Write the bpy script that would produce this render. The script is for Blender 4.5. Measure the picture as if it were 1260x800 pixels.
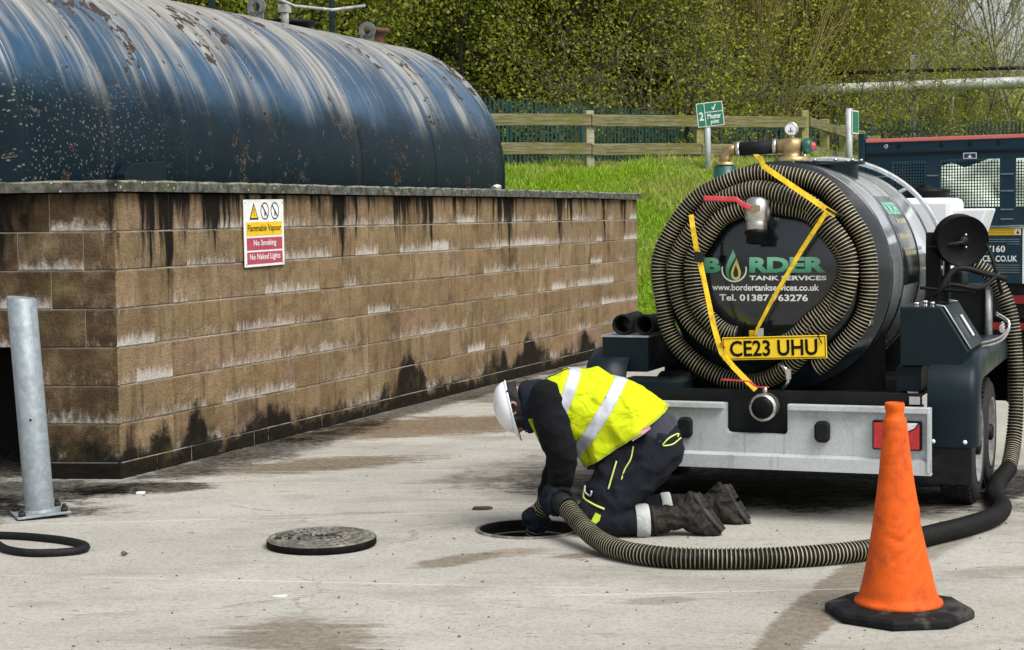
import bpy, bmesh, math, random
import numpy as np
from mathutils import Vector, Matrix, noise as mnoise
from mathutils.geometry import tessellate_polygon

R_ = math.radians
sc = bpy.context.scene
COL = sc.collection
for o_ in list(bpy.data.objects):
    bpy.data.objects.remove(o_)

# ------------------------------------------------------------------ camera
CAM_H = 1.51
PITCH = math.atan(135.5 / 2200.0)
ROLL = math.atan(0.012)
cd = bpy.data.cameras.new('camera')
cd.sensor_width = 36.0
cd.lens = 36.0 * 2200.0 / 1260.0
cd.clip_start = 0.05
cd.clip_end = 2000.0
cam = bpy.data.objects.new('camera', cd)
COL.objects.link(cam)
_fw = Vector((0, math.cos(PITCH), -math.sin(PITCH)))
_u0 = Vector((0, math.sin(PITCH), math.cos(PITCH)))
_r0 = Vector((1, 0, 0))
_r = _r0 * math.cos(ROLL) - _u0 * math.sin(ROLL)
_u = _r0 * math.sin(ROLL) + _u0 * math.cos(ROLL)
_m = Matrix((( _r.x, _u.x, -_fw.x, 0), (_r.y, _u.y, -_fw.y, 0), (_r.z, _u.z, -_fw.z, CAM_H), (0, 0, 0, 1)))
cam.matrix_world = _m
sc.camera = cam

# ------------------------------------------------------------------ sky, sun, exposure
SUN_EL = R_(52.0)
SUN_DIR = Vector((0.58, -0.68, 0)).normalized()      # horizontal direction towards the sun
w = bpy.data.worlds.new('World')
sc.world = w
w.use_nodes = True
wn = w.node_tree.nodes
wl = w.node_tree.links
for n_ in list(wn):
    wn.remove(n_)
sky = wn.new('ShaderNodeTexSky')
sky.sky_type = 'NISHITA'
sky.sun_disc = False
sky.sun_elevation = SUN_EL
sky.sun_rotation = math.atan2(SUN_DIR.x, SUN_DIR.y)
sky.air_density = 1.0
sky.dust_density = 3.0
hs = wn.new('ShaderNodeHueSaturation')
hs.inputs['Saturation'].default_value = 0.35
bg = wn.new('ShaderNodeBackground')
bg.inputs['Strength'].default_value = 0.13
wo = wn.new('ShaderNodeOutputWorld')
wl.new(sky.outputs[0], hs.inputs['Color'])
wl.new(hs.outputs[0], bg.inputs['Color'])
wl.new(bg.outputs[0], wo.inputs['Surface'])

sd = bpy.data.lights.new('sun', 'SUN')
sd.energy = 2.8
sd.angle = R_(38.0)
sd.color = (1.0, 0.965, 0.91)
sun = bpy.data.objects.new('sun', sd)
COL.objects.link(sun)
_sv = Vector((SUN_DIR.x * math.cos(SUN_EL), SUN_DIR.y * math.cos(SUN_EL), math.sin(SUN_EL)))
sun.rotation_euler = _sv.to_track_quat('Z', 'Y').to_euler()
sun.location = (6, -6, 12)

sc.view_settings.view_transform = 'Standard'
sc.view_settings.look = 'None'
sc.view_settings.gamma = 1.0
sc.view_settings.use_curve_mapping = False
sc.view_settings.exposure = 0.34

# ------------------------------------------------------------------ node helper
class NB:
    def __init__(s, name):
        s.m = bpy.data.materials.new(name)
        s.m.use_nodes = True
        s.t = s.m.node_tree
        for n in list(s.t.nodes):
            s.t.nodes.remove(n)
        s.out = s.t.nodes.new('ShaderNodeOutputMaterial')
        s._pos = None
    def setin(s, sock, v):
        if isinstance(v, bpy.types.NodeSocket):
            s.t.links.new(v, sock)
        elif isinstance(v, (tuple, list)):
            v = tuple(v)
            if sock.type == 'RGBA' and len(v) == 3:
                v = v + (1.0,)
            sock.default_value = v
        else:
            if sock.type == 'RGBA':
                sock.default_value = (v, v, v, 1)
            elif sock.type == 'VECTOR':
                sock.default_value = (v, v, v)
            else:
                sock.default_value = v
    def n(s, typ, props=None, **inp):
        nd = s.t.nodes.new(typ)
        for k, v in (props or {}).items():
            setattr(nd, k, v)
        for k, v in inp.items():
            sock = nd.inputs[int(k[1:])] if (k[0] == 'i' and k[1:].isdigit()) else nd.inputs[k.replace('_', ' ')]
            s.setin(sock, v)
        return nd
    def pos(s):
        if s._pos is None:
            s._pos = s.n('ShaderNodeNewGeometry').outputs['Position']
        return s._pos
    def obj(s, ob=None):
        nd = s.n('ShaderNodeTexCoord')
        if ob is not None:
            nd.object = ob
        return nd.outputs['Object']
    def mapping(s, v, scale=(1, 1, 1), loc=(0, 0, 0), rot=(0, 0, 0)):
        return s.n('ShaderNodeMapping', i0=v, i1=loc, i2=rot, i3=scale).outputs[0]
    def noise(s, v, scale, detail=4.0, rough=0.55, dist=0.0):
        return s.n('ShaderNodeTexNoise', Vector=v, Scale=scale, Detail=detail, Roughness=rough, Distortion=dist).outputs[0]
    def voro(s, v, scale, feature='F1', rnd=1.0):
        return s.n('ShaderNodeTexVoronoi', {'feature': feature}, Vector=v, Scale=scale, Randomness=rnd).outputs[0]
    def math(s, op, a, b=0.0, clamp=False):
        return s.n('ShaderNodeMath', {'operation': op, 'use_clamp': clamp}, i0=a, i1=b).outputs[0]
    def mr(s, v, a, b, c=0.0, d=1.0, smooth=True):
        return s.n('ShaderNodeMapRange', {'interpolation_type': 'SMOOTHSTEP' if smooth else 'LINEAR', 'clamp': True}, i0=v, i1=a, i2=b, i3=c, i4=d).outputs[0]
    def mix(s, f, a, b, mode='MIX'):
        nd = s.n('ShaderNodeMix', {'data_type': 'RGBA', 'blend_type': mode})
        s.setin(nd.inputs[0], f); s.setin(nd.inputs[6], a); s.setin(nd.inputs[7], b)
        return nd.outputs[2]
    def ramp(s, f, stops):
        nd = s.n('ShaderNodeValToRGB', Fac=f)
        el = nd.color_ramp.elements
        while len(el) > 1:
            el.remove(el[-1])
        el[0].position = stops[0][0]
        el[0].color = tuple(stops[0][1]) + (1,)
        for p, c in stops[1:]:
            e = el.new(p); e.color = tuple(c) + (1,)
        return nd.outputs[0]
    def sep(s, v):
        nd = s.n('ShaderNodeSeparateXYZ', i0=v)
        return nd.outputs[0], nd.outputs[1], nd.outputs[2]
    def comb(s, x, y, z):
        return s.n('ShaderNodeCombineXYZ', i0=x, i1=y, i2=z).outputs[0]
    def bump(s, h, strength=0.3, dist=0.02, normal=None):
        nd = s.n('ShaderNodeBump', Height=h, Strength=strength, Distance=dist)
        if normal is not None:
            s.setin(nd.inputs['Normal'], normal)
        return nd.outputs[0]
    def oprop(s, name):
        nd = s.n('ShaderNodeAttribute', {'attribute_type': 'OBJECT', 'attribute_name': name})
        return nd.outputs['Fac']
    def rand(s):
        return s.n('ShaderNodeObjectInfo').outputs['Random']
    def bsdf(s, color, rough=0.6, metal=0.0, normal=None, coat=0.0, spec=0.5, sheen=0.0, emit=None, sss=None, coat_rough=0.08):
        nd = s.n('ShaderNodeBsdfPrincipled', Base_Color=color, Roughness=rough, Metallic=metal)
        s.setin(nd.inputs['Specular IOR Level'], spec)
        if coat:
            s.setin(nd.inputs['Coat Weight'], coat); s.setin(nd.inputs['Coat Roughness'], coat_rough)
        if sheen:
            s.setin(nd.inputs['Sheen Weight'], sheen)
        if normal is not None:
            s.setin(nd.inputs['Normal'], normal)
        if emit:
            s.setin(nd.inputs['Emission Color'], emit[0]); s.setin(nd.inputs['Emission Strength'], emit[1])
        s.t.links.new(nd.outputs[0], s.out.inputs['Surface'])
        return s.m

def simple(name, col, rough=0.5, metal=0.0, var=0.25, scale=18.0, bump=0.15, coat=0.0, dirt=None, dirt_amt=0.5, spec=0.5, coat_rough=0.08):
    """plain surface with tonal variation, fine relief and optional grime"""
    b = NB(name)
    v = b.obj()
    n1 = b.noise(v, scale, 5, 0.6)
    c = b.mix(b.mr(n1, 0.3, 0.7), tuple(x * (1 - var) for x in col), tuple(min(1, x * (1 + var)) for x in col))
    r = b.mr(n1, 0.3, 0.7, max(0.02, rough - 0.08), min(1, rough + 0.08))
    if dirt:
        n2 = b.noise(v, scale * 0.35, 6, 0.7, 0.4)
        f = b.math('MULTIPLY', b.mr(n2, 0.48, 0.68), dirt_amt)
        c = b.mix(f, c, dirt)
        r = b.math('ADD', r, b.math('MULTIPLY', f, 0.25), clamp=True)
    nm = b.bump(b.noise(v, scale * 6, 3), bump, 0.004) if bump else None
    return b.bsdf(c, r, metal, nm, coat, spec, coat_rough=coat_rough)

# ------------------------------------------------------------------ mesh helper
def frames(pts):
    pts = [Vector(p) for p in pts]
    out = []
    prev = None
    for i, p in enumerate(pts):
        a = pts[max(0, i - 1)]; b = pts[min(len(pts) - 1, i + 1)]
        t = (b - a)
        t = t.normalized() if t.length > 1e-9 else Vector((0, 0, 1))
        if prev is None:
            ref = Vector((0, 0, 1)) if abs(t.z) < 0.9 else Vector((1, 0, 0))
            n = (ref - t * ref.dot(t)).normalized()
        else:
            n = prev - t * prev.dot(t)
            n = n.normalized() if n.length > 1e-6 else Vector((1, 0, 0))
        prev = n
        out.append((p, t, n, t.cross(n)))
    return out

def catmull(pts, step):
    pts = [np.array(p, float) for p in pts]
    P = [2 * pts[0] - pts[1]] + pts + [2 * pts[-1] - pts[-2]]
    dense = []
    for i in range(1, len(P) - 2):
        for k in range(24):
            t = k / 24.0
            p0, p1, p2, p3 = P[i - 1:i + 3]
            dense.append(0.5 * ((2 * p1) + (-p0 + p2) * t + (2 * p0 - 5 * p1 + 4 * p2 - p3) * t * t + (-p0 + 3 * p1 - 3 * p2 + p3) * t ** 3))
    dense.append(P[-2])
    D = np.array(dense)
    seg = np.linalg.norm(np.diff(D, axis=0), axis=1)
    s = np.concatenate([[0], np.cumsum(seg)])
    n = max(2, int(s[-1] / step))
    q = np.linspace(0, s[-1], n + 1)
    return np.stack([np.interp(q, s, D[:, k]) for k in range(3)], axis=1), s[-1]

class MB:
    def __init__(s):
        s.v = []; s.f = []; s.mi = []; s.sm = []
    def add(s, verts, faces, mi=0, smooth=False, M=None):
        o = len(s.v)
        if M is not None:
            verts = [M @ Vector(v) for v in verts]
        s.v.extend([tuple(v) for v in verts])
        for f in faces:
            s.f.append(tuple(i + o for i in f)); s.mi.append(mi); s.sm.append(smooth)
        return s
    def box(s, c, d, mi=0, rot=None, M=None):
        x, y, z = d[0] / 2, d[1] / 2, d[2] / 2
        vs = [Vector((a, b, e)) for a in (-x, x) for b in (-y, y) for e in (-z, z)]
        if rot is not None:
            vs = [rot @ v for v in vs]
        vs = [v + Vector(c) for v in vs]
        fs = [(0, 1, 3, 2), (4, 6, 7, 5), (0, 4, 5, 1), (2, 3, 7, 6), (0, 2, 6, 4), (1, 5, 7, 3)]
        return s.add(vs, fs, mi, False, M)
    def prism(s, poly, axis, a, b, mi=0, M=None):
        """poly in 2D; axis 0: (y,z) extruded along x; 1: (x,z) along y; 2: (x,y) along z"""
        def put(p, q):
            return (q, p[0], p[1]) if axis == 0 else ((p[0], q, p[1]) if axis == 1 else (p[0], p[1], q))
        n = len(poly)
        vs = [put(p, a) for p in poly] + [put(p, b) for p in poly]
        fs = [tuple(range(n - 1, -1, -1)), tuple(range(n, 2 * n))] + [(i, (i + 1) % n, n + (i + 1) % n, n + i) for i in range(n)]
        return s.add(vs, fs, mi, False, M)
    def tube(s, pts, r, n=10, mi=0, cap=True, closed=False, smooth=True):
        fr = frames(pts)
        if not hasattr(r, '__len__'):
            r = [r] * len(fr)
        vs = []
        for (p, t, a, b), rr in zip(fr, r):
            for k in range(n):
                an = 2 * math.pi * k / n
                vs.append(p + a * (rr * math.cos(an)) + b * (rr * math.sin(an)))
        fs = []
        m = len(fr)
        for i in range(m - 1 if not closed else m):
            j = (i + 1) % m
            for k in range(n):
                k2 = (k + 1) % n
                fs.append((i * n + k, i * n + k2, j * n + k2, j * n + k))
        s.add(vs, fs, mi, smooth)
        if cap and not closed:
            o = len(s.v) - len(vs)
            s.f.append(tuple(o + k for k in range(n - 1, -1, -1))); s.mi.append(mi); s.sm.append(False)
            s.f.append(tuple(o + (m - 1) * n + k for k in range(n))); s.mi.append(mi); s.sm.append(False)
        return s
    def cyl(s, a, b, r, n=20, mi=0, r2=None, cap=True):
        return s.tube([a, b], [r, r if r2 is None else r2], n, mi, cap)
    def lathe(s, prof, c=(0, 0, 0), axis=(0, 0, 1), n=32, mi=0, smooth=True, capa=False, capb=False):
        ax = Vector(axis).normalized()
        ref = Vector((0, 0, 1)) if abs(ax.z) < 0.9 else Vector((1, 0, 0))
        u = (ref - ax * ref.dot(ax)).normalized(); w_ = ax.cross(u)
        c = Vector(c)
        vs = []
        for r, h in prof:
            for k in range(n):
                an = 2 * math.pi * k / n
                vs.append(c + ax * h + u * (r * math.cos(an)) + w_ * (r * math.sin(an)))
        fs = [(i * n + k, i * n + (k + 1) % n, (i + 1) * n + (k + 1) % n, (i + 1) * n + k) for i in range(len(prof) - 1) for k in range(n)]
        s.add(vs, fs, mi, smooth)
        o = len(s.v) - len(vs)
        if capa:
            s.f.append(tuple(o + k for k in range(n - 1, -1, -1))); s.mi.append(mi); s.sm.append(False)
        if capb:
            s.f.append(tuple(o + (len(prof) - 1) * n + k for k in range(n))); s.mi.append(mi); s.sm.append(False)
        return s
    def ribbon(s, pts, width, thick, side, mi=0):
        """flat strap along pts; side = width direction"""
        fr = frames(pts)
        vs = []
        for i, (p, t, a, b) in enumerate(fr):
            sd_ = Vector(side[i] if hasattr(side[0], '__len__') else side)
            sd_ = (sd_ - t * sd_.dot(t)).normalized()
            nn = t.cross(sd_)
            for (q, e) in ((-1, -1), (1, -1), (1, 1), (-1, 1)):
                vs.append(p + sd_ * (q * width / 2) + nn * (e * thick / 2))
        fs = []
        for i in range(len(fr) - 1):
            for k in range(4):
                fs.append((i * 4 + k, i * 4 + (k + 1) % 4, (i + 1) * 4 + (k + 1) % 4, (i + 1) * 4 + k))
        L = (len(fr) - 1) * 4
        fs += [(3, 2, 1, 0), (L, L + 1, L + 2, L + 3)]
        return s.add(vs, fs, mi, False)
    def hose(s, pts, R, pitch=0.0145, n=14, ridge=0.10, mi_ridge=0, mi_groove=1):
        path, L = catmull(pts, pitch / 4.0)
        m = (len(path) - 1) // 4 * 4
        path = path[:m + 1]
        fr = frames(path)
        prof = (R * (1 - ridge), R * (1 - ridge), R, R)
        o = len(s.v)
        for i, (p, t, a, b) in enumerate(fr):
            rr = prof[i % 4]
            for k in range(n):
                an = 2 * math.pi * k / n
                s.v.append(tuple(p + a * (rr * math.cos(an)) + b * (rr * math.sin(an))))
        for i in range(len(fr) - 1):
            mi = mi_ridge if i % 4 == 2 else mi_groove
            for k in range(n):
                k2 = (k + 1) % n
                s.f.append((o + i * n + k, o + i * n + k2, o + (i + 1) * n + k2, o + (i + 1) * n + k)); s.mi.append(mi); s.sm.append(True)
        e = o + (len(fr) - 1) * n
        s.f.append(tuple(o + k for k in range(n - 1, -1, -1))); s.mi.append(mi_groove); s.sm.append(False)
        s.f.append(tuple(e + k for k in range(n))); s.mi.append(mi_groove); s.sm.append(False)
        return s
    def mesh(s, name):
        me = bpy.data.meshes.new(name)
        me.from_pydata(s.v, [], s.f)
        me.polygons.foreach_set('material_index', s.mi)
        me.polygons.foreach_set('use_smooth', s.sm)
        me.update()
        return me
    def build(s, name, mats, parent=None, bevel=0.0, off=None):
        if off is not None:
            s.v = [(a - off[0], b - off[1], c - off[2]) for a, b, c in s.v]
        return mkobj(name, s.mesh(name), mats, parent, bevel)

def mkobj(name, me, mats, parent=None, bevel=0.0):
    if not isinstance(mats, (list, tuple)):
        mats = [mats]
    if len(me.materials) == 0:
        for m in mats:
            me.materials.append(m)
    o = bpy.data.objects.new(name, me)
    COL.objects.link(o)
    if parent is not None:
        o.parent = parent
    if bevel:
        md = o.modifiers.new('bevel', 'BEVEL')
        md.width = bevel; md.segments = 2; md.limit_method = 'ANGLE'; md.angle_limit = R_(40)
        md.harden_normals = False
    return o

def empty(name, loc=(0, 0, 0), rot=(0, 0, 0)):
    o = bpy.data.objects.new(name, None)
    o.location = loc; o.rotation_euler = rot
    o.empty_display_size = 0.2
    COL.objects.link(o)
    return o

def tag(o, label=None, cat=None, group=None, kind=None):
    if label: o['label'] = label
    if cat: o['category'] = cat
    if group: o['group'] = group
    if kind: o['kind'] = kind
    return o

def text_mesh(txt, bold=0.0):
    """flat glyph outlines as (verts2d, faces), normalised so that cap box = bounding box"""
    cu = bpy.data.curves.new('txt', 'FONT')
    cu.body = txt; cu.size = 1.0; cu.offset = bold; cu.resolution_u = 3
    ob = bpy.data.objects.new('txt', cu)
    COL.objects.link(ob)
    dg = bpy.context.evaluated_depsgraph_get()
    me = bpy.data.meshes.new_from_object(ob.evaluated_get(dg))
    vs = [(v.co.x, v.co.y) for v in me.vertices]
    fs = [tuple(p.vertices) for p in me.polygons]
    bpy.data.objects.remove(ob); bpy.data.curves.remove(cu); bpy.data.meshes.remove(me)
    return vs, fs

def lettering(name, txt, x0, x1, z0, z1, fn, mat, parent, bold=0.0):
    """glyphs stretched into the box x0..x1, z0..z1, placed by fn(x, z) -> 3D"""
    vs, fs = text_mesh(txt, bold)
    xs = [v[0] for v in vs]; ys = [v[1] for v in vs]
    ax, bx, ay, by = min(xs), max(xs), min(ys), max(ys)
    pts = [fn(x0 + (v[0] - ax) / (bx - ax) * (x1 - x0), z0 + (v[1] - ay) / (by - ay) * (z1 - z0)) for v in vs]
    mb = MB(); mb.add(pts, fs)
    return mb.build(name, mat, parent)

def poly2d(polys, fn):
    """polys: list of outlines with optional holes: [[outer, hole..], ..]"""
    mb = MB()
    for loops in polys:
        flat = [p for lp in loops for p in lp]
        tris = tessellate_polygon([[Vector((p[0], p[1], 0)) for p in lp] for lp in loops])
        mb.add([fn(*p) for p in flat], [tuple(t) for t in tris])
    return mb

# ================================================================== MATERIALS
def m_concrete():
    b = NB('concrete_yard')
    p = b.pos()
    x, y, z = b.sep(p)
    big = b.noise(p, 0.55, 5, 0.6)
    mid = b.noise(p, 3.2, 6, 0.65)
    fine = b.noise(p, 95.0, 3, 0.6)
    c = b.mix(b.mr(big, 0.3, 0.7), (0.315, 0.302, 0.265), (0.425, 0.412, 0.368))
    c = b.mix(b.math('MULTIPLY', b.mr(mid, 0.42, 0.72), 0.55), c, (0.26, 0.243, 0.205))
    c = b.mix(b.mr(fine, 0.35, 0.70, 0.0, 0.55), c, (0.50, 0.487, 0.445), 'MIX')
    f3 = b.noise(p, 38.0, 4, 0.7)
    c = b.mix(b.mr(f3, 0.55, 0.30, 0.0, 0.5), c, (0.20, 0.185, 0.155))
    sp = b.voro(p, 70.0)
    c = b.mix(b.math('MULTIPLY', b.mr(sp, 0.0, 0.16, 1, 0), b.mr(mid, 0.4, 0.6)), c, (0.2, 0.19, 0.16))
    # edge wobble shared by all stains and shade patches
    wob = b.noise(p, 2.6, 7, 0.72)
    wob2 = b.noise(b.mapping(p, (0.9, 3.5, 1)), 2.2, 6, 0.75)
    rag = b.math('MULTIPLY', b.math('SUBTRACT', b.noise(b.mapping(p, (14, 30, 1)), 1.0, 5, 0.75), 0.5), 0.9)
    def blot(cx, cy, rx, ry, rot, soft=0.5, wv=wob, amt=1.6):
        ca, sa = math.cos(rot), math.sin(rot)
        q = b.mapping(p, (1, 1, 1), (-(ca * cx + sa * cy), -(-sa * cx + ca * cy), 0), (0, 0, -rot))
        q = b.mapping(q, (1 / rx, 1 / ry, 0))
        d = b.n('ShaderNodeVectorMath', {'operation': 'LENGTH'}, i0=q).outputs['Value']
        d = b.math('ADD', d, b.math('MULTIPLY', b.math('SUBTRACT', wv, 0.5), amt * 1.25))
        d = b.math('ADD', d, rag)
        return b.mr(d, 1.0 - soft * 0.8, 1.0 + soft * 0.25, 1.0, 0.0)
    grit = b.mr(b.noise(p, 24.0, 6, 0.75), 0.30, 0.62, 0.62, 1.0)
    def paint(c, f, col, amt):
        # soaked-in stains and painted shade: tint the concrete, its grain still shows
        if col[0] > 0.5:
            return b.mix(b.math('MULTIPLY', f, amt), c, col)
        t = tuple(min(1.0, x / 0.40) for x in col)
        return b.mix(b.math('MULTIPLY', b.math('MULTIPLY', f, grit), amt), c, b.mix(1.0, c, t, 'MULTIPLY'))
    brown = (0.12, 0.088, 0.056); rust = (0.135, 0.085, 0.04); grey = (0.17, 0.16, 0.14); black = (0.016, 0.015, 0.014)
    wall_a = R_(90 - 20.744)
    # damp and rust by the block wall, two painted shade patches among them
    c = paint(c, blot(-0.70, 12.75, 1.25, 0.62, 0.45, 0.4, wob2), rust, 0.92)
    c = paint(c, blot(0.45, 14.9, 1.1, 0.7, 0.5, 0.5, wob2), brown, 0.8)
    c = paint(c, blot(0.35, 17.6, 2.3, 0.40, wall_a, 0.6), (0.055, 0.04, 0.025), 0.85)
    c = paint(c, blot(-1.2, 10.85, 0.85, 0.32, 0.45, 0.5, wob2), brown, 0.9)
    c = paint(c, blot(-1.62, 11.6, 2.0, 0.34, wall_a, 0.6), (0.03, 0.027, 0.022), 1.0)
    c = paint(c, blot(-3.25, 11.2, 0.95, 1.0, 0.0, 0.3, wob, 0.4), black, 1.0)  # shade inside the wall opening, painted black on its floor
    c = paint(c, blot(1.35, 9.55, 1.5, 0.62, -0.36, 0.5, wob, 1.0), (0.05, 0.046, 0.04), 1.0)  # shade beneath the trailer's rear, painted on the slab
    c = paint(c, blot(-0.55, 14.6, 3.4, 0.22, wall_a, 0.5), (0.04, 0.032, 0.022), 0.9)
    # wet black patch at the corner and under the bollard
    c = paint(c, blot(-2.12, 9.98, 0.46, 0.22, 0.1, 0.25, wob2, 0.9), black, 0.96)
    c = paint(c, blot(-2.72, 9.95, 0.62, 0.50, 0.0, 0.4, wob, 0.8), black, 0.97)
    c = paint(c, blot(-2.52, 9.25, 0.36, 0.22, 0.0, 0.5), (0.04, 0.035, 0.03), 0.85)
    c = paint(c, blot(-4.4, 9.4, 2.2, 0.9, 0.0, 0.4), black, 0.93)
    # scuffs
    c = paint(c, blot(-0.78, 6.35, 0.34, 0.34, 0.6, 0.55, wob2, 2.2), brown, 0.75)
    c = paint(c, blot(-0.25, 7.78, 0.26, 0.11, 0.75, 0.5, wob2, 2.2), brown, 0.7)
    c = paint(c, blot(0.02, 7.95, 0.20, 0.10, 0.2, 0.5, wob2, 2.0), (0.22, 0.18, 0.13), 0.7)
    c = paint(c, blot(0.35, 7.86, 0.2, 0.08, 0.3, 0.5, wob2, 2.0), brown, 0.75)
    c = paint(c, blot(-0.05, 10.2, 0.55, 0.14, 0.2, 0.5, wob2, 2.2), brown, 0.6)
    c = paint(c, blot(0.6, 9.6, 0.9, 0.3, 0.1, 0.6, wob2, 2.2), grey, 0.55)
    c = paint(c, blot(0.55, 6.9, 0.18, 0.07, 0.3, 0.5, wob2, 2.0), grey, 0.6)
    c = paint(c, blot(1.95, 7.35, 0.3, 0.12, 0.3, 0.5, wob2, 2.2), grey, 0.55)
    c = paint(c, blot(-1.0, 9.0, 0.4, 0.07, 0.2, 0.5, wob2, 2.2), grey, 0.45)
    # tyre track that runs out of the picture past the cone
    c = paint(c, blot(1.16, 6.75, 1.25, 0.115, R_(68), 0.25, wob, 0.5), (0.165, 0.14, 0.11), 0.85)
    c = paint(c, blot(1.95, 8.1, 0.9, 0.12, R_(62), 0.5, wob, 1.0), (0.16, 0.145, 0.12), 0.7)
    # trailer's shade painted onto the slab, with oil and wet ground
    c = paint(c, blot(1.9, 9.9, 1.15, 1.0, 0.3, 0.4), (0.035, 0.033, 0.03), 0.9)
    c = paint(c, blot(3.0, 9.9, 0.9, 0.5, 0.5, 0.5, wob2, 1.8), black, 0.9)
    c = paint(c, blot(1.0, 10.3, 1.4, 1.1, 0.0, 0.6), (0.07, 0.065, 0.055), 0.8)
    # pale scraped lines across the slab
    for (lx, ly_, ln, an) in ((-0.9, 7.35, 1.7, -0.16), (-1.2, 8.95, 1.3, 0.10), (-0.2, 10.55, 1.9, -0.02), (-0.1, 9.75, 1.3, -0.07), (0.8, 7.05, 1.0, 0.05)):
        c = paint(c, blot(lx, ly_, ln, 0.010, an, 0.8, wob2, 2.2), (0.62, 0.61, 0.57), 0.5)
    grunge = b.noise(b.mapping(p, (0.7, 1.6, 1), (3, 1, 0)), 1.0, 7, 0.7)
    c = b.mix(b.mr(grunge, 0.50, 0.70, 0, 0.55), c, (0.20, 0.185, 0.155))
    ck = b.n('ShaderNodeTexVoronoi', {'feature': 'DISTANCE_TO_EDGE'}, Vector=b.mapping(b.n('ShaderNodeVectorMath', {'operation': 'ADD'}, i0=p, i1=b.comb(b.math('MULTIPLY', wob, 0.5), b.math('MULTIPLY', wob2, 0.5), 0.0)).outputs[0], (0.55, 0.55, 0)), Scale=1.0).outputs['Distance']
    c = b.mix(b.math('MULTIPLY', b.mr(ck, 0.0045, 0.0015), b.mr(big, 0.48, 0.60, 0, 0.7)), c, (0.16, 0.148, 0.125))
    # little cracks and flecks
    fl = b.noise(b.mapping(p, (8, 22, 1)), 1.0, 5, 0.75)
    c = b.mix(b.mr(fl, 0.635, 0.68, 0, 0.8), c, (0.12, 0.105, 0.085))
    fl2 = b.noise(b.mapping(p, (5, 13, 1), (7, 3, 0)), 1.0, 6, 0.7)
    c = b.mix(b.mr(fl2, 0.58, 0.70, 0, 0.6), c, (0.22, 0.185, 0.14))
    wet = b.math('MAXIMUM', blot(-2.12, 10.03, 0.40, 0.20, 0.1, 0.25, wob2, 0.9), blot(3.0, 9.9, 0.9, 0.5, 0.5, 0.5, wob2, 1.8))
    r = b.mr(wet, 0.2, 1.0, 0.85, 0.22)
    h = b.math('ADD', b.math('MULTIPLY', mid, 0.6), b.math('MULTIPLY', fine, 0.16))
    h = b.math('SUBTRACT', h, b.math('MULTIPLY', b.mr(fl, 0.63, 0.68), 0.5))
    return b.bsdf(c, r, 0, b.bump(h, 0.6, 0.02), spec=b.mr(wet, 0.2, 1.0, 0.05, 0.35))

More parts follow.
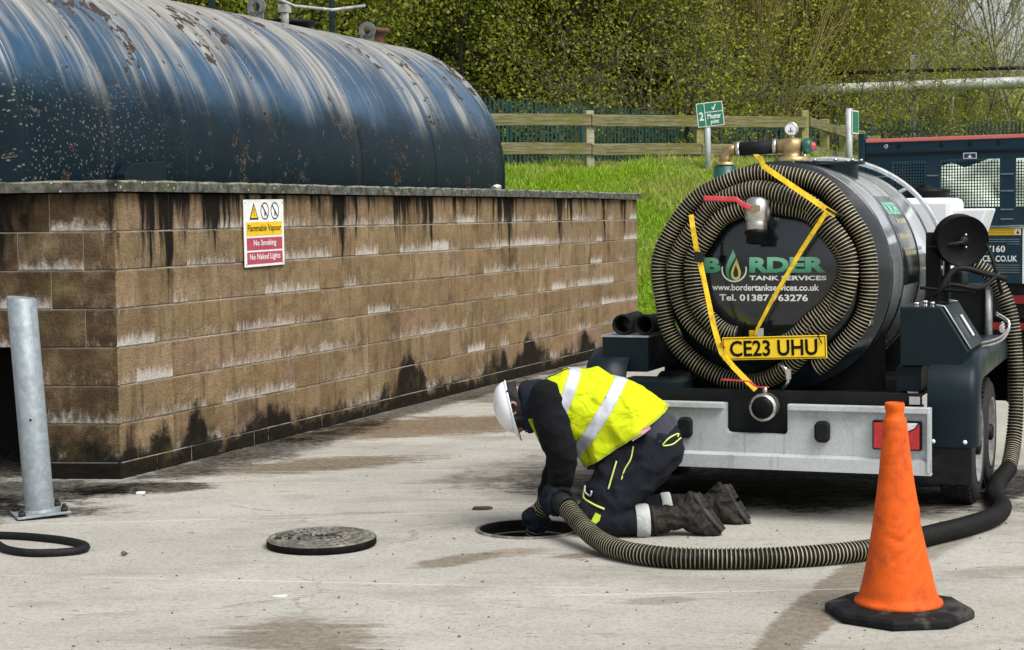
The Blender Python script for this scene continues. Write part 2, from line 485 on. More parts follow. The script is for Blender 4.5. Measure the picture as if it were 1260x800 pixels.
def m_block(wall):
    b = NB('split_face_block')
    v = b.obj()                # inside the block
    q = b.obj(wall)            # along the wall
    x, y, z = b.sep(q)
    lx, ly, lz = b.sep(v)
    rnd = b.rand()
    n1 = b.noise(q, 7.0, 5, 0.65)
    n2 = b.noise(q, 75.0, 5, 0.75)
    c = b.ramp(rnd, [(0.0, (0.23, 0.155, 0.085)), (0.3, (0.31, 0.215, 0.115)), (0.6, (0.26, 0.19, 0.105)), (0.85, (0.36, 0.255, 0.15)), (1.0, (0.28, 0.185, 0.125))])
    c = b.mix(b.mr(n1, 0.35, 0.7, 0, 0.5), c, (0.15, 0.095, 0.045))
    c = b.mix(b.mr(n2, 0.50, 0.72, 0, 0.6), c, (0.48, 0.38, 0.26))
    c = b.mix(b.mr(n2, 0.47, 0.30, 0, 0.85), c, (0.045, 0.03, 0.016))
    blt = b.noise(q, 2.2, 5, 0.7)
    c = b.mix(b.mr(blt, 0.50, 0.68, 0, 0.6), c, (0.07, 0.046, 0.022))
    c = b.mix(b.math('MULTIPLY', b.oprop('damp_shade'), b.mr(n1, 0.25, 0.6, 0.45, 0.9)), c, (0.040, 0.024, 0.014))  # damp brown plus the left return's shade, mixed into the block colour
    # vertical weathering streaks
    st = b.noise(b.comb(b.math('MULTIPLY', b.math('ADD', x, b.math('MULTIPLY', y, 1.0)), 14.0), 0.0, b.math('MULTIPLY', z, 1.3)), 1.0, 5, 0.65)
    c = b.mix(b.mr(st, 0.50, 0.72, 0, 0.65), c, (0.06, 0.042, 0.026))
    # lime bloom along the foot of a block, some along its head
    ef = b.oprop('bloom')
    e1 = b.noise(b.comb(b.math('MULTIPLY', b.math('ADD', x, y), 26.0), 0.0, b.math('MULTIPLY', z, 9.0)), 1.0, 5, 0.7)
    foot = b.mr(lz, 0.0, 0.11, 1.0, 0.0, False)
    head = b.mr(lz, 0.215, 0.12, 0.6, 0.0, False)
    m = b.math('ADD', b.math('MULTIPLY', foot, b.math('MULTIPLY', ef, 0.75)), b.math('MULTIPLY', head, b.math('MULTIPLY', ef, 0.15)))
    m = b.math('ADD', m, b.math('MULTIPLY', b.math('SUBTRACT', e1, 0.5), 1.7))
    m = b.math('MULTIPLY', b.mr(m, 0.14, 0.85), b.mr(ef, 0.0, 0.2))
    m = b.math('MULTIPLY', m, b.mr(n2, 0.28, 0.55, 0.35, 1.0))
    c = b.mix(b.math('MULTIPLY', m, 0.9), c, (0.66, 0.63, 0.58))
    # soot and algae: runs from the coping, climbing damp at the ground
    sx = b.math('ADD', x, b.math('MULTIPLY', y, 0.8))
    run = b.noise(b.comb(b.math('MULTIPLY', sx, 2.9), 0.0, b.math('MULTIPLY', z, 0.22)), 1.0, 3, 0.6)
    run2 = b.noise(b.comb(b.math('MULTIPLY', sx, 13.0), 3.0, b.math('MULTIPLY', z, 0.9)), 1.0, 4, 0.65)
    top = b.math('ADD', b.math('MULTIPLY', b.mr(z, 0.9, 1.68, 0, 1, False), 0.36), b.math('MULTIPLY', run, 0.85))
    top = b.math('ADD', top, b.math('MULTIPLY', b.math('SUBTRACT', run2, 0.5), 0.75))
    top = b.math('ADD', top, b.math('MULTIPLY', b.oprop('soot'), 0.05))
    f_top = b.mr(top, 0.68, 0.83)
    c = b.mix(b.math('MULTIPLY', f_top, 0.97), c, (0.006, 0.0055, 0.005))
    arch = b.noise(b.comb(b.math('MULTIPLY', sx, 1.35), 5.0, 0.0), 1.0, 2.5, 0.6)
    gate = b.mr(b.noise(b.comb(b.math('MULTIPLY', sx, 0.55), 8.0, 0.0), 1.0, 2, 0.5), 0.42, 0.58, 0.10, 1.0)
    lim = b.math('ADD', 0.115, b.math('MULTIPLY', gate, b.mr(arch, 0.42, 0.60, 0.0, 0.30)))
    d = b.math('SUBTRACT', b.math('ADD', lim, b.math('MULTIPLY', b.math('SUBTRACT', b.noise(q, 9.0, 6, 0.75), 0.5), 0.42)), z)
    f_low = b.mr(d, -0.06, 0.08)
    c = b.mix(b.math('MULTIPLY', f_low, 0.95), c, (0.006, 0.0055, 0.005))
    gr = b.mr(b.noise(q, 3.1, 5, 0.6), 0.55, 0.75, 0, 0.45)
    c = b.mix(gr, c, (0.13, 0.11, 0.035))
    h = b.math('ADD', b.math('MULTIPLY', n2, 0.7), b.math('MULTIPLY', n1, 0.6))
    return b.bsdf(c, 0.93, 0, b.bump(h, 1.0, 0.025), spec=0.12)

def m_tank():
    b = NB('weathered_blue_tank_paint')
    v = b.obj()             # x along the axis, y/z across
    x, y, z = b.sep(v)
    an = b.math('ARCTAN2', z, b.math('MULTIPLY', y, -1.0))       # 0 at the wall side, pi/2 on top
    up = b.mr(an, -0.2, 1.57, 0, 1, False)
    cyl = b.comb(x, b.math('MULTIPLY', an, 1.3), 0.0)
    n0 = b.noise(cyl, 1.4, 5, 0.6)
    c = b.mix(b.mr(n0, 0.3, 0.7), (0.010, 0.038, 0.075), (0.030, 0.080, 0.145))
    # chalked, pale runs that fall from the crown
    s1 = b.noise(b.comb(b.math('MULTIPLY', x, 1.9), b.math('MULTIPLY', an, 0.75), 0.0), 1.0, 5, 0.6, 0.2)
    s2 = b.noise(b.comb(b.math('MULTIPLY', x, 9.0), b.math('MULTIPLY', an, 0.8), 2.0), 1.0, 5, 0.65, 0.1)
    s3 = b.noise(b.comb(b.math('MULTIPLY', x, 42.0), b.math('MULTIPLY', an, 1.2), 5.0), 1.0, 3, 0.6)
    s = b.math('ADD', b.math('MULTIPLY', s1, 0.62), b.math('ADD', b.math('MULTIPLY', s2, 0.34), b.math('MULTIPLY', s3, 0.22)))
    s = b.math('ADD', s, b.math('MULTIPLY', up, 0.26))
    f = b.mr(s, 0.645, 0.81)
    cream = b.mix(b.mr(s2, 0.35, 0.65), (0.22, 0.20, 0.16), (0.36, 0.35, 0.32))
    c = b.mix(b.math('MULTIPLY', f, 0.86), c, cream)
    g = b.math('MULTIPLY', b.mr(b.noise(b.comb(b.math('MULTIPLY', x, 8.0), b.math('MULTIPLY', an, 0.7), 9.0), 1.0, 4, 0.6), 0.52, 0.7), b.mr(up, 0.75, 1.0))
    c = b.mix(b.math('MULTIPLY', g, 0.6), c, (0.25, 0.22, 0.09))
    dk = b.noise(b.comb(b.math('MULTIPLY', x, 5.5), b.math('MULTIPLY', an, 0.8), 12.0), 1.0, 5, 0.65)
    c = b.mix(b.mr(dk, 0.6, 0.78, 0, 0.7), c, (0.03, 0.035, 0.04))
    # shade and dark reflection painted below the tank's waist, with algae specks
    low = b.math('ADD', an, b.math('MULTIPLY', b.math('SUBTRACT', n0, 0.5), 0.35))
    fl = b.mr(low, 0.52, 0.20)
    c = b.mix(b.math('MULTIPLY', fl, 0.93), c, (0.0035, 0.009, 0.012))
    spk = b.voro(b.comb(b.math('MULTIPLY', x, 34.0), b.math('MULTIPLY', an, 46.0), 0.0), 1.0)
    patch = b.mr(b.noise(cyl, 1.1, 4, 0.6), 0.47, 0.60)
    near = b.mr(x, 2.2, 0.8)
    spf = b.math('MULTIPLY', b.mr(spk, 0.30, 0.12), b.math('MULTIPLY', fl, b.math('MAXIMUM', b.math('MULTIPLY', patch, 0.5), near)))
    c = b.mix(b.math('MULTIPLY', spf, 0.8), c, (0.15, 0.17, 0.13))
    # flaked rust blisters, gathered in clumps
    cl = b.mr(b.noise(b.comb(x, b.math('MULTIPLY', an, 0.8), 3.0), 2.1, 4, 0.6, 0.3), 0.50, 0.64)
    sp = b.noise(b.comb(b.math('MULTIPLY', x, 1.0), b.math('MULTIPLY', an, 1.25), 4.0), 10.0, 5, 0.6, 0.35)
    thr = b.math('ADD', sp, b.math('MULTIPLY', cl, 0.17))
    thr = b.math('ADD', thr, b.math('MULTIPLY', up, 0.035))
    rf = b.mr(thr, 0.688, 0.70)
    rim = b.math('MULTIPLY', b.mr(thr, 0.668, 0.688), b.math('SUBTRACT', 1.0, rf))
    rust = b.mix(b.mr(b.noise(cyl, 60.0, 3), 0.4, 0.6), (0.006, 0.005, 0.004), (0.055, 0.032, 0.022))
    c = b.mix(b.math('MULTIPLY', rim, 0.35), c, (0.42, 0.38, 0.31))
    c = b.mix(rf, c, rust)
    r = b.math('ADD', b.mr(f, 0, 1, 0.26, 0.5), b.math('MULTIPLY', rf, 0.4), clamp=True)
    r = b.math('ADD', r, b.math('MULTIPLY', fl, 0.12), clamp=True)
    h = b.math('SUBTRACT', b.math('MULTIPLY', b.noise(cyl, 6.0, 3), 0.15), b.math('MULTIPLY', rf, 0.8))
    return b.bsdf(c, r, 0, b.bump(h, 0.7, 0.014), spec=b.mr(fl, 0, 1, 0.5, 0.12))

def m_galv(name='galvanised_steel', base=(0.46, 0.48, 0.49), dirt=(0.22, 0.21, 0.18), sps=34.0, spa=0.8):
    b = NB(name)
    v = b.obj()
    sp = b.n('ShaderNodeTexVoronoi', Vector=v, Scale=sps)
    n = b.noise(v, 5.0, 5, 0.65)
    c = b.mix(b.mr(sp.outputs['Color'], 0, 1, 0.0, spa), base, tuple(x * 0.62 for x in base))
    c = b.mix(b.mr(n, 0.5, 0.75, 0, 0.6), c, dirt)
    st = b.noise(b.mapping(v, (30, 30, 1.5)), 1.0, 4, 0.6)
    c = b.mix(b.mr(st, 0.58, 0.75, 0, 0.5), c, dirt)
    return b.bsdf(c, b.mr(n, 0.3, 0.7, 0.42, 0.62), 0.35, b.bump(b.noise(v, 40, 3), 0.1, 0.004))

def m_paint(name, col, rough=0.28, dirt=(0.09, 0.085, 0.075), amt=0.35, coat=0.5, scale=3.0, spec=0.5):
    b = NB(name)
    v = b.obj()
    n = b.noise(v, scale, 6, 0.65, 0.3)
    f = b.math('MULTIPLY', b.mr(n, 0.48, 0.75), amt)
    n2 = b.noise(b.mapping(v, (12, 12, 1.2)), 1.0, 4, 0.6)
    f2 = b.math('MULTIPLY', b.mr(n2, 0.55, 0.75), amt * 0.6)
    c = b.mix(b.math('MAXIMUM', f, f2), col, dirt)
    r = b.mr(n, 0.35, 0.75, rough * 0.75, rough + 0.22)
    return b.bsdf(c, r, 0, b.bump(b.noise(v, 14, 2), 0.03, 0.01), coat, spec, coat_rough=0.1)

def m_fabric(name, col, scale=260.0, var=0.35, wr=0.35, rough=0.9, sheen=0.15, dirt=None):
    b = NB(name)
    v = b.obj()
    n = b.noise(v, 7.0, 5, 0.6)
    c = b.mix(b.mr(n, 0.3, 0.7), tuple(x * (1 - var) for x in col), tuple(min(1, x * (1 + var)) for x in col))
    if dirt:
        c = b.mix(b.mr(b.noise(v, 11.0, 6, 0.7, 0.5), 0.52, 0.72, 0, 0.6), c, dirt)
    fold = b.noise(b.mapping(v, (1.0, 1.0, 1.0)), 9.0, 2, 0.5, 1.2)
    weave = b.noise(v, scale, 2)
    h = b.math('ADD', b.math('MULTIPLY', fold, 1.0), b.math('MULTIPLY', weave, 0.05))
    return b.bsdf(c, rough, 0, b.bump(h, wr, 0.03), sheen=sheen, spec=0.25)

def m_wood(name, a, c2, moss):
    b = NB(name)
    v = b.obj()
    g = b.noise(b.mapping(v, (1.5, 22, 22)), 1.6, 5, 0.65, 0.4)
    n = b.noise(v, 2.2, 5, 0.65)
    c = b.mix(b.mr(g, 0.35, 0.65), a, c2)
    c = b.mix(b.mr(n, 0.45, 0.68, 0, 0.8), c, moss)
    return b.bsdf(c, 0.9, 0, b.bump(g, 0.5, 0.01), spec=0.2)

def m_leaf(name, a, c2, c3, trans=0.35):
    b = NB(name)
    p = b.pos()
    isl = b.n('ShaderNodeNewGeometry').outputs['Random Per Island']
    n = b.noise(p, 0.55, 4, 0.6)
    c = b.mix(isl, a, c2)
    c = b.mix(b.mr(n, 0.42, 0.66, 0, 0.75), c, c3)
    pb = b.n('ShaderNodeBsdfPrincipled', Base_Color=c, Roughness=0.6)
    b.setin(pb.inputs['Specular IOR Level'], 0.3)
    tr = b.n('ShaderNodeBsdfTranslucent', Color=b.mix(0.5, c, (0.2, 0.24, 0.03)))
    mx = b.n('ShaderNodeMixShader', i0=trans, i1=pb.outputs[0], i2=tr.outputs[0])
    b.t.links.new(mx.outputs[0], b.out.inputs['Surface'])
    return b.m

def m_bark(name, a, c2):
    b = NB(name)
    p = b.pos()
    g = b.noise(b.mapping(p, (9, 9, 2)), 1.5, 5, 0.65)
    c = b.mix(b.mr(g, 0.35, 0.65), a, c2)
    return b.bsdf(c, 0.92, 0, b.bump(g, 0.6, 0.02), spec=0.2)

M_CONC = m_concrete()
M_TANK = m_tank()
M_GALV = m_galv()
M_GALV_W = m_galv('weathered_galvanised_tube', (0.30, 0.345, 0.375), (0.13, 0.135, 0.12), 42.0, 0.6)
M_BUMPER = m_galv('galvanised_bumper', (0.56, 0.60, 0.61), (0.27, 0.28, 0.27), 90.0, 0.35)
M_MORTAR = simple('lime_mortar', (0.36, 0.325, 0.265), 0.95, 0, 0.4, 5, 0.5, dirt=(0.05, 0.042, 0.032), dirt_amt=0.9)
M_NAVY = m_paint('dark_slate_trailer_paint', (0.005, 0.010, 0.014), 0.14, (0.025, 0.028, 0.028), 0.30, 0.5)
M_NAVY_SAT = m_paint('satin_slate_steel', (0.007, 0.014, 0.019), 0.36, (0.020, 0.023, 0.024), 0.4, 0.0, 3.0, 0.16)
M_BARREL = m_paint('polished_metallic_slate', (0.74, 0.78, 0.80), 0.15, (0.10, 0.11, 0.11), 0.3, 0.6)
for _n in M_BARREL.node_tree.nodes:
    if _n.type == 'BSDF_PRINCIPLED': _n.inputs['Metallic'].default_value = 0.72
M_DARK = simple('dark_chassis_steel', (0.004, 0.005, 0.006), 0.6, 0.0, 0.4, 12, 0.2, dirt=(0.016, 0.014, 0.012), spec=0.25)
M_TRUCK = m_paint('petrol_blue_truck_paint', (0.004, 0.027, 0.046), 0.45, (0.03, 0.04, 0.045), 0.45, 0.0, 2.0, 0.3)
M_REDTOP = m_paint('faded_red_rail_paint', (0.62, 0.16, 0.15), 0.5, (0.50, 0.27, 0.24), 0.4, 0.0)
M_RUBBER = simple('black_rubber', (0.007, 0.008, 0.009), 0.6, 0, 0.3, 25, 0.3, dirt=(0.024, 0.022, 0.02), dirt_amt=0.5, spec=0.2)
M_TYRE = simple('tyre_rubber', (0.008, 0.008, 0.008), 0.78, 0, 0.3, 30, 0.4, dirt=(0.035, 0.03, 0.027), dirt_amt=0.6)
M_HOSE_B = simple('hose_black', (0.004, 0.004, 0.0035), 0.6, 0, 0.4, 14, 0.1, dirt=(0.02, 0.017, 0.01), dirt_amt=0.5, spec=0.2)
M_HOSE_C = simple('hose_cream_helix', (0.38, 0.335, 0.205), 0.5, 0, 0.25, 11, 0.1, dirt=(0.16, 0.13, 0.065), dirt_amt=0.8)
M_HOSE_C2 = simple('hose_grimy_helix', (0.31, 0.285, 0.18), 0.5, 0, 0.3, 7, 0.1, dirt=(0.06, 0.055, 0.035), dirt_amt=0.9)
M_STEEL = simple('stainless_steel', (0.55, 0.54, 0.50), 0.26, 0.9, 0.15, 22, 0.08, dirt=(0.25, 0.22, 0.17))
M_BRASS = simple('dull_brass', (0.36, 0.27, 0.13), 0.42, 0.65, 0.25, 26, 0.2, dirt=(0.20, 0.16, 0.10))
M_REDH = simple('red_vinyl_handle', (0.55, 0.045, 0.06), 0.38, 0, 0.15, 30, 0.1)
M_GREENC = simple('green_plastic_cap', (0.01, 0.075, 0.06), 0.4, 0, 0.2, 30, 0.1)
M_STRAP = simple('yellow_webbing', (0.78, 0.52, 0.01), 0.75, 0, 0.2, 40, 0.4, dirt=(0.30, 0.19, 0.02), dirt_amt=0.6)
M_PLATE = simple('yellow_reflective_plate', (0.86, 0.58, 0.008), 0.4, 0, 0.06, 12, 0.02, dirt=(0.55, 0.36, 0.02), dirt_amt=0.25)
M_BLACKP = simple('black_print', (0.004, 0.004, 0.005), 0.5, 0, 0.2, 30, 0.0, spec=0.14)
M_WHITEP = simple('white_print', (0.74, 0.75, 0.74), 0.5, 0, 0.06, 20, 0.0)
M_WHITEPL = simple('white_polyethylene', (0.74, 0.77, 0.80), 0.38, 0, 0.05, 4, 0.05, dirt=(0.55, 0.56, 0.55), dirt_amt=0.4)
M_LENS_R = simple('red_lamp_lens', (0.42, 0.008, 0.014), 0.12, 0, 0.25, 60, 0.05, coat=0.6)
M_LENS_W = simple('clear_lamp_lens', (0.62, 0.62, 0.62), 0.12, 0, 0.2, 60, 0.05, coat=0.6)
M_CONE = simple('orange_cone_pvc', (0.66, 0.098, 0.008), 0.6, 0, 0.14, 24, 0.15, dirt=(0.36, 0.06, 0.018), dirt_amt=0.75, spec=0.2)
M_CBASE = simple('dusty_cone_base', (0.010, 0.010, 0.011), 0.75, 0, 0.4, 20, 0.3, dirt=(0.10, 0.095, 0.085), dirt_amt=0.55, spec=0.15)
M_CAST = simple('cast_iron', (0.12, 0.112, 0.098), 0.7, 0.1, 0.4, 40, 0.5, dirt=(0.30, 0.28, 0.23), dirt_amt=0.85)
M_GLASS = simple('dark_glass', (0.02, 0.025, 0.03), 0.05, 0, 0.1, 5, 0.0, coat=0.5)

# ================================================================== GROUND, MANHOLE
HX, HY, HR = 0.066, 8.507, 0.238
mb = MB()
NS = 64
rings = [HR, 0.30, 0.45, 0.8, 1.6, 3.5, 8, 20, 60, 200, 700]
vs = []
for r in rings:
    for k in range(NS):
        a = 2 * math.pi * k / NS
        vs.append((HX + r * math.cos(a), HY + r * math.sin(a), 0))
fs = [(i * NS + k, (i + 1) * NS + k, (i + 1) * NS + (k + 1) % NS, i * NS + (k + 1) % NS) for i in range(len(rings) - 1) for k in range(NS)]
mb.add(vs, fs)
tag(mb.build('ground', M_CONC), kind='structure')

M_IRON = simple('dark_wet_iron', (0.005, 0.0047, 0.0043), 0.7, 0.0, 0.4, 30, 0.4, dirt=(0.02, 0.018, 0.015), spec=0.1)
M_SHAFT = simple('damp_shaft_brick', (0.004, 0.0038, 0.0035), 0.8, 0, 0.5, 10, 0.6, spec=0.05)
mh = empty('manhole', (HX, HY, 0))
tag(mh, 'open round manhole with cast iron rim under the worker\'s hands', 'manhole')
mb = MB()
mb.lathe([(HR + 0.012, 0.006), (HR - 0.004, 0.008), (HR - 0.012, -0.02), (HR - 0.014, -0.045), (HR - 0.045, -0.047), (HR - 0.047, -0.09), (HR - 0.02, -0.10)], n=56)
mb.build('frame', M_IRON, mh)
mb = MB(); mb.lathe([(HR + 0.016, 0.001), (HR + 0.014, 0.0085), (HR - 0.003, 0.0095), (HR - 0.008, -0.006)], n=56); mb.build('rim', M_CAST, mh)
mb = MB(); mb.lathe([(HR - 0.020, -0.043), (HR - 0.034, -0.041), (HR - 0.038, -0.050)], n=56); mb.build('seat_ring', M_CAST, mh)
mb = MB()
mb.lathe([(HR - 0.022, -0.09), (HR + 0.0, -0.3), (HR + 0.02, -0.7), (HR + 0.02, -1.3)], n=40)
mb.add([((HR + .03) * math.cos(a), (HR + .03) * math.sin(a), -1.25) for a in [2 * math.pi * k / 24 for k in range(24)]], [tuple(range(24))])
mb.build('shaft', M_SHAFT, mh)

# loose cover lying on the concrete
cv = empty('manhole_cover', (-0.889, 8.165, 0.002))
cv.rotation_euler = (R_(0.9), R_(-0.8), 0.4)
tag(cv, 'round cast iron manhole cover lying loose on the concrete', 'manhole cover')
mb = MB()
mb.lathe([(0.2515, 0.0355), (0.0005, 0.0355)], n=64)
mb.build('plate', M_CAST, cv)
mb = MB(); mb.lathe([(0.20, 0.0), (0.248, 0.001), (0.2525, 0.006), (0.2525, 0.034), (0.2505, 0.0362)], n=64)
mb.build('edge', M_IRON, cv)
mb = MB()
for r0 in (0.232, 0.180, 0.128, 0.076):
    mb.lathe([(r0 - 0.008, 0.0355), (r0 - 0.006, 0.0405), (r0 + 0.006, 0.0405), (r0 + 0.008, 0.0355)], n=56)
mb.build('rib_ring', M_CAST, cv)
mb = MB()
for ri, r0 in enumerate((0.206, 0.154, 0.102, 0.05)):
    n_ = max(5, int(2 * math.pi * r0 / 0.034))
    for k in range(n_):
        a = 2 * math.pi * (k + 0.5 * (ri % 2)) / n_
        mb.box((r0 * math.cos(a), r0 * math.sin(a), 0.0375), (0.026, 0.008, 0.006), rot=Matrix.Rotation(a, 3, 'Z'))
tag(mb.build('tread_studs', M_CAST, cv), kind='stuff')
rg = random.Random(5)
mb = MB()
def pebble(mb, c, r, rg):
    vs = []
    for d in ((1, 0, 0), (-1, 0, 0), (0, 1, 0), (0, -1, 0), (0, 0, 1), (0, 0, -1), (.6, .6, .4), (-.6, .5, .4), (.5, -.6, .4), (-.5, -.6, .4)):
        q = Vector(d).normalized() * r * rg.uniform(0.7, 1.25)
        vs.append((c[0] + q.x, c[1] + q.y, c[2] + q.z * 0.7))
    bm = bmesh.new()
    for v in vs:
        bm.verts.new(v)
    bmesh.ops.convex_hull(bm, input=bm.verts)
    bm.verts.index_update()
    used = [v for v in bm.verts if v.link_faces]
    ix = {v: i for i, v in enumerate(used)}
    mb.add([tuple(v.co) for v in used], [tuple(ix[v] for v in f.verts) for f in bm.faces])
    bm.free()
M_CRUMB = simple('dark_crumbs', (0.03, 0.026, 0.02), 0.9, 0, 0.5, 30, 0.3)
M_GRIT = simple('grit_stone', (0.12, 0.11, 0.09), 0.9, 0, 0.5, 20, 0.3)
mb2 = MB()
for k in range(34):
    a = rg.uniform(0, 6.28); r = rg.uniform(0, 0.12)
    cx = rg.choice((-0.02, 0.04, -0.15)) + r * math.cos(a) * 0.8
    pebble(mb2, (-0.889 + cx, 8.165 + r * math.sin(a) + 0.03, 0.043), rg.uniform(0.004, 0.011), rg)
tag(mb2.build('dirt_crumbs', M_CRUMB), 'dark crumbs of dirt lying on the loose manhole cover', 'dirt', kind='stuff')
mb2 = MB()
for k in range(420):
    y_ = 5.9 + 7.5 * rg.random() ** 1.5
    x_ = rg.uniform(-0.30, 0.30) * y_
    if (x_ - HX) ** 2 + (y_ - HY) ** 2 < 0.08 or (x_ + .889) ** 2 + (y_ - 8.165) ** 2 < 0.09:
        continue
    pebble(mb2, (x_, y_, 0.002), 0.002 + 0.006 * rg.random() ** 2.5, rg)
tag(mb2.build('loose_grit', M_GRIT), 'scattered grit and crumbs over the concrete yard', 'grit', kind='stuff')

# ------------------------------------------------------------------ grass bank and hill
def sstep(t):
    t = np.clip(t, 0, 1); return t * t * (3 - 2 * t)
def bank_z(x, y):
    x = np.asarray(x, float); y = np.asarray(y, float)
    z = 2.30 * sstep((y - 20.5) / 8.6) - 0.04
    z = z + 0.07 * np.sin(x * 0.9 + 0.6 * y) * sstep((y - 21) / 3) + 0.04 * np.sin(x * 2.3 - y * 1.7) * sstep((y - 21) / 3)
    return z
def grid_mesh(name, x0, x1, nx, y0, y1, ny, fz, mat):
    X = np.linspace(x0, x1, nx + 1); Y = np.linspace(y0, y1, ny + 1)
    GX, GY = np.meshgrid(X, Y)
    GZ = fz(GX, GY)
    V = np.stack([GX, GY, GZ], -1).reshape(-1, 3)
    F = [(j * (nx + 1) + i, j * (nx + 1) + i + 1, (j + 1) * (nx + 1) + i + 1, (j + 1) * (nx + 1) + i) for j in range(ny) for i in range(nx)]
    me = bpy.data.meshes.new(name)
    me.from_pydata(V.tolist(), [], F)
    me.polygons.foreach_set('use_smooth', [True] * len(F))
    return mkobj(name, me, mat)
def m_soil():
    b = NB('grassy_soil')
    p = b.pos()
    n = b.noise(p, 1.3, 5, 0.65)
    n2 = b.noise(p, 9.0, 4, 0.65)
    c = b.mix(b.mr(n2, 0.35, 0.65), (0.05, 0.11, 0.010), (0.10, 0.19, 0.018))
    c = b.mix(b.mr(n, 0.52, 0.68, 0, 0.75), c, (0.30, 0.25, 0.12))
    return b.bsdf(c, 0.95, 0, b.bump(n2, 0.8, 0.05), spec=0.1)
M_SOIL = m_soil()
tag(grid_mesh('grass_bank', -24, 44, 136, 20.4, 60, 100, bank_z, M_SOIL), kind='structure')
M_WOODFLOOR = simple('woodland_floor', (0.05, 0.054, 0.018), 0.95, 0, 0.5, 0.6, 0.6)
def hill_z(x, y):
    side = 1 - sstep((x / y - 0.15) / 0.10)
    return 2.1 + sstep((y - 57) / 40) * (3.2 + 15.0 * side) + 0.5 * np.sin(x * .23) * sstep((y - 60) / 10)
tag(grid_mesh('hill', -120, 160, 70, 56, 170, 40, hill_z, M_WOODFLOOR), kind='structure')

def quads_mesh(name, V, mat_list, tri=False):
    k = 3 if tri else 4
    n = len(V) // k
    me = bpy.data.meshes.new(name)
    me.vertices.add(len(V)); me.vertices.foreach_set('co', np.asarray(V, np.float32).ravel())
    me.loops.add(len(V)); me.loops.foreach_set('vertex_index', np.arange(len(V), dtype=np.int32))
    me.polygons.add(n)
    me.polygons.foreach_set('loop_start', np.arange(0, len(V), k, dtype=np.int32))
    me.polygons.foreach_set('loop_total', np.full(n, k, np.int32))
    me.update(calc_edges=True)
    for m in mat_list:
        me.materials.append(m)
    return me

# grass blades
M_GRASS = m_leaf('grass_blade', (0.17, 0.33, 0.012), (0.38, 0.56, 0.03), (0.46, 0.43, 0.14), 0.4)
nr = np.random.default_rng(11)
def blades(n, x0, x1, y0, y1, h0, h1):
    x = nr.uniform(x0, x1, n); y = nr.uniform(y0, y1, n)
    tuft = 0.55 + 0.75 * (0.5 + 0.5 * np.sin(x * 3.1 + 1.3 * np.sin(y * 2.2))) * (0.5 + 0.5 * np.sin(y * 2.7 + 1.7 * np.sin(x * 1.9)))
    bare = (np.sin(x * 1.3 + y * .8) + np.sin(y * 1.9 - x * .7)) > 1.25
    h = nr.uniform(h0, h1, n) * 0.8 * (0.55 + 0.8 * nr.random(n) ** 3) * tuft * np.where(bare, 0.45, 1.0)
    z = bank_z(x, y)
    a = nr.uniform(0, 6.28, n); w_ = nr.uniform(0.008, 0.018, n)
    lx = nr.normal(0, 0.45, n) * h; ly = nr.normal(0, 0.45, n) * h
    V = np.zeros((n, 3, 3))
    V[:, 0] = np.stack([x - np.cos(a) * w_, y - np.sin(a) * w_, z - 0.01], -1)
    V[:, 1] = np.stack([x + np.cos(a) * w_, y + np.sin(a) * w_, z - 0.01], -1)
    V[:, 2] = np.stack([x + lx, y + ly, z + h], -1)
    return V.reshape(-1, 3)
V = np.concatenate([blades(90000, -2.5, 5.0, 23.5, 31.5, 0.06, 0.22), blades(30000, 0.6, 4.2, 20.5, 23.6, 0.05, 0.16), blades(24000, 5.0, 14, 24, 36, 0.08, 0.25)])
tag(mkobj('grass', quads_mesh('grass', V, [M_GRASS], True), [M_GRASS]), 'bright green rough grass covering the bank behind the wall', 'grass', kind='stuff')

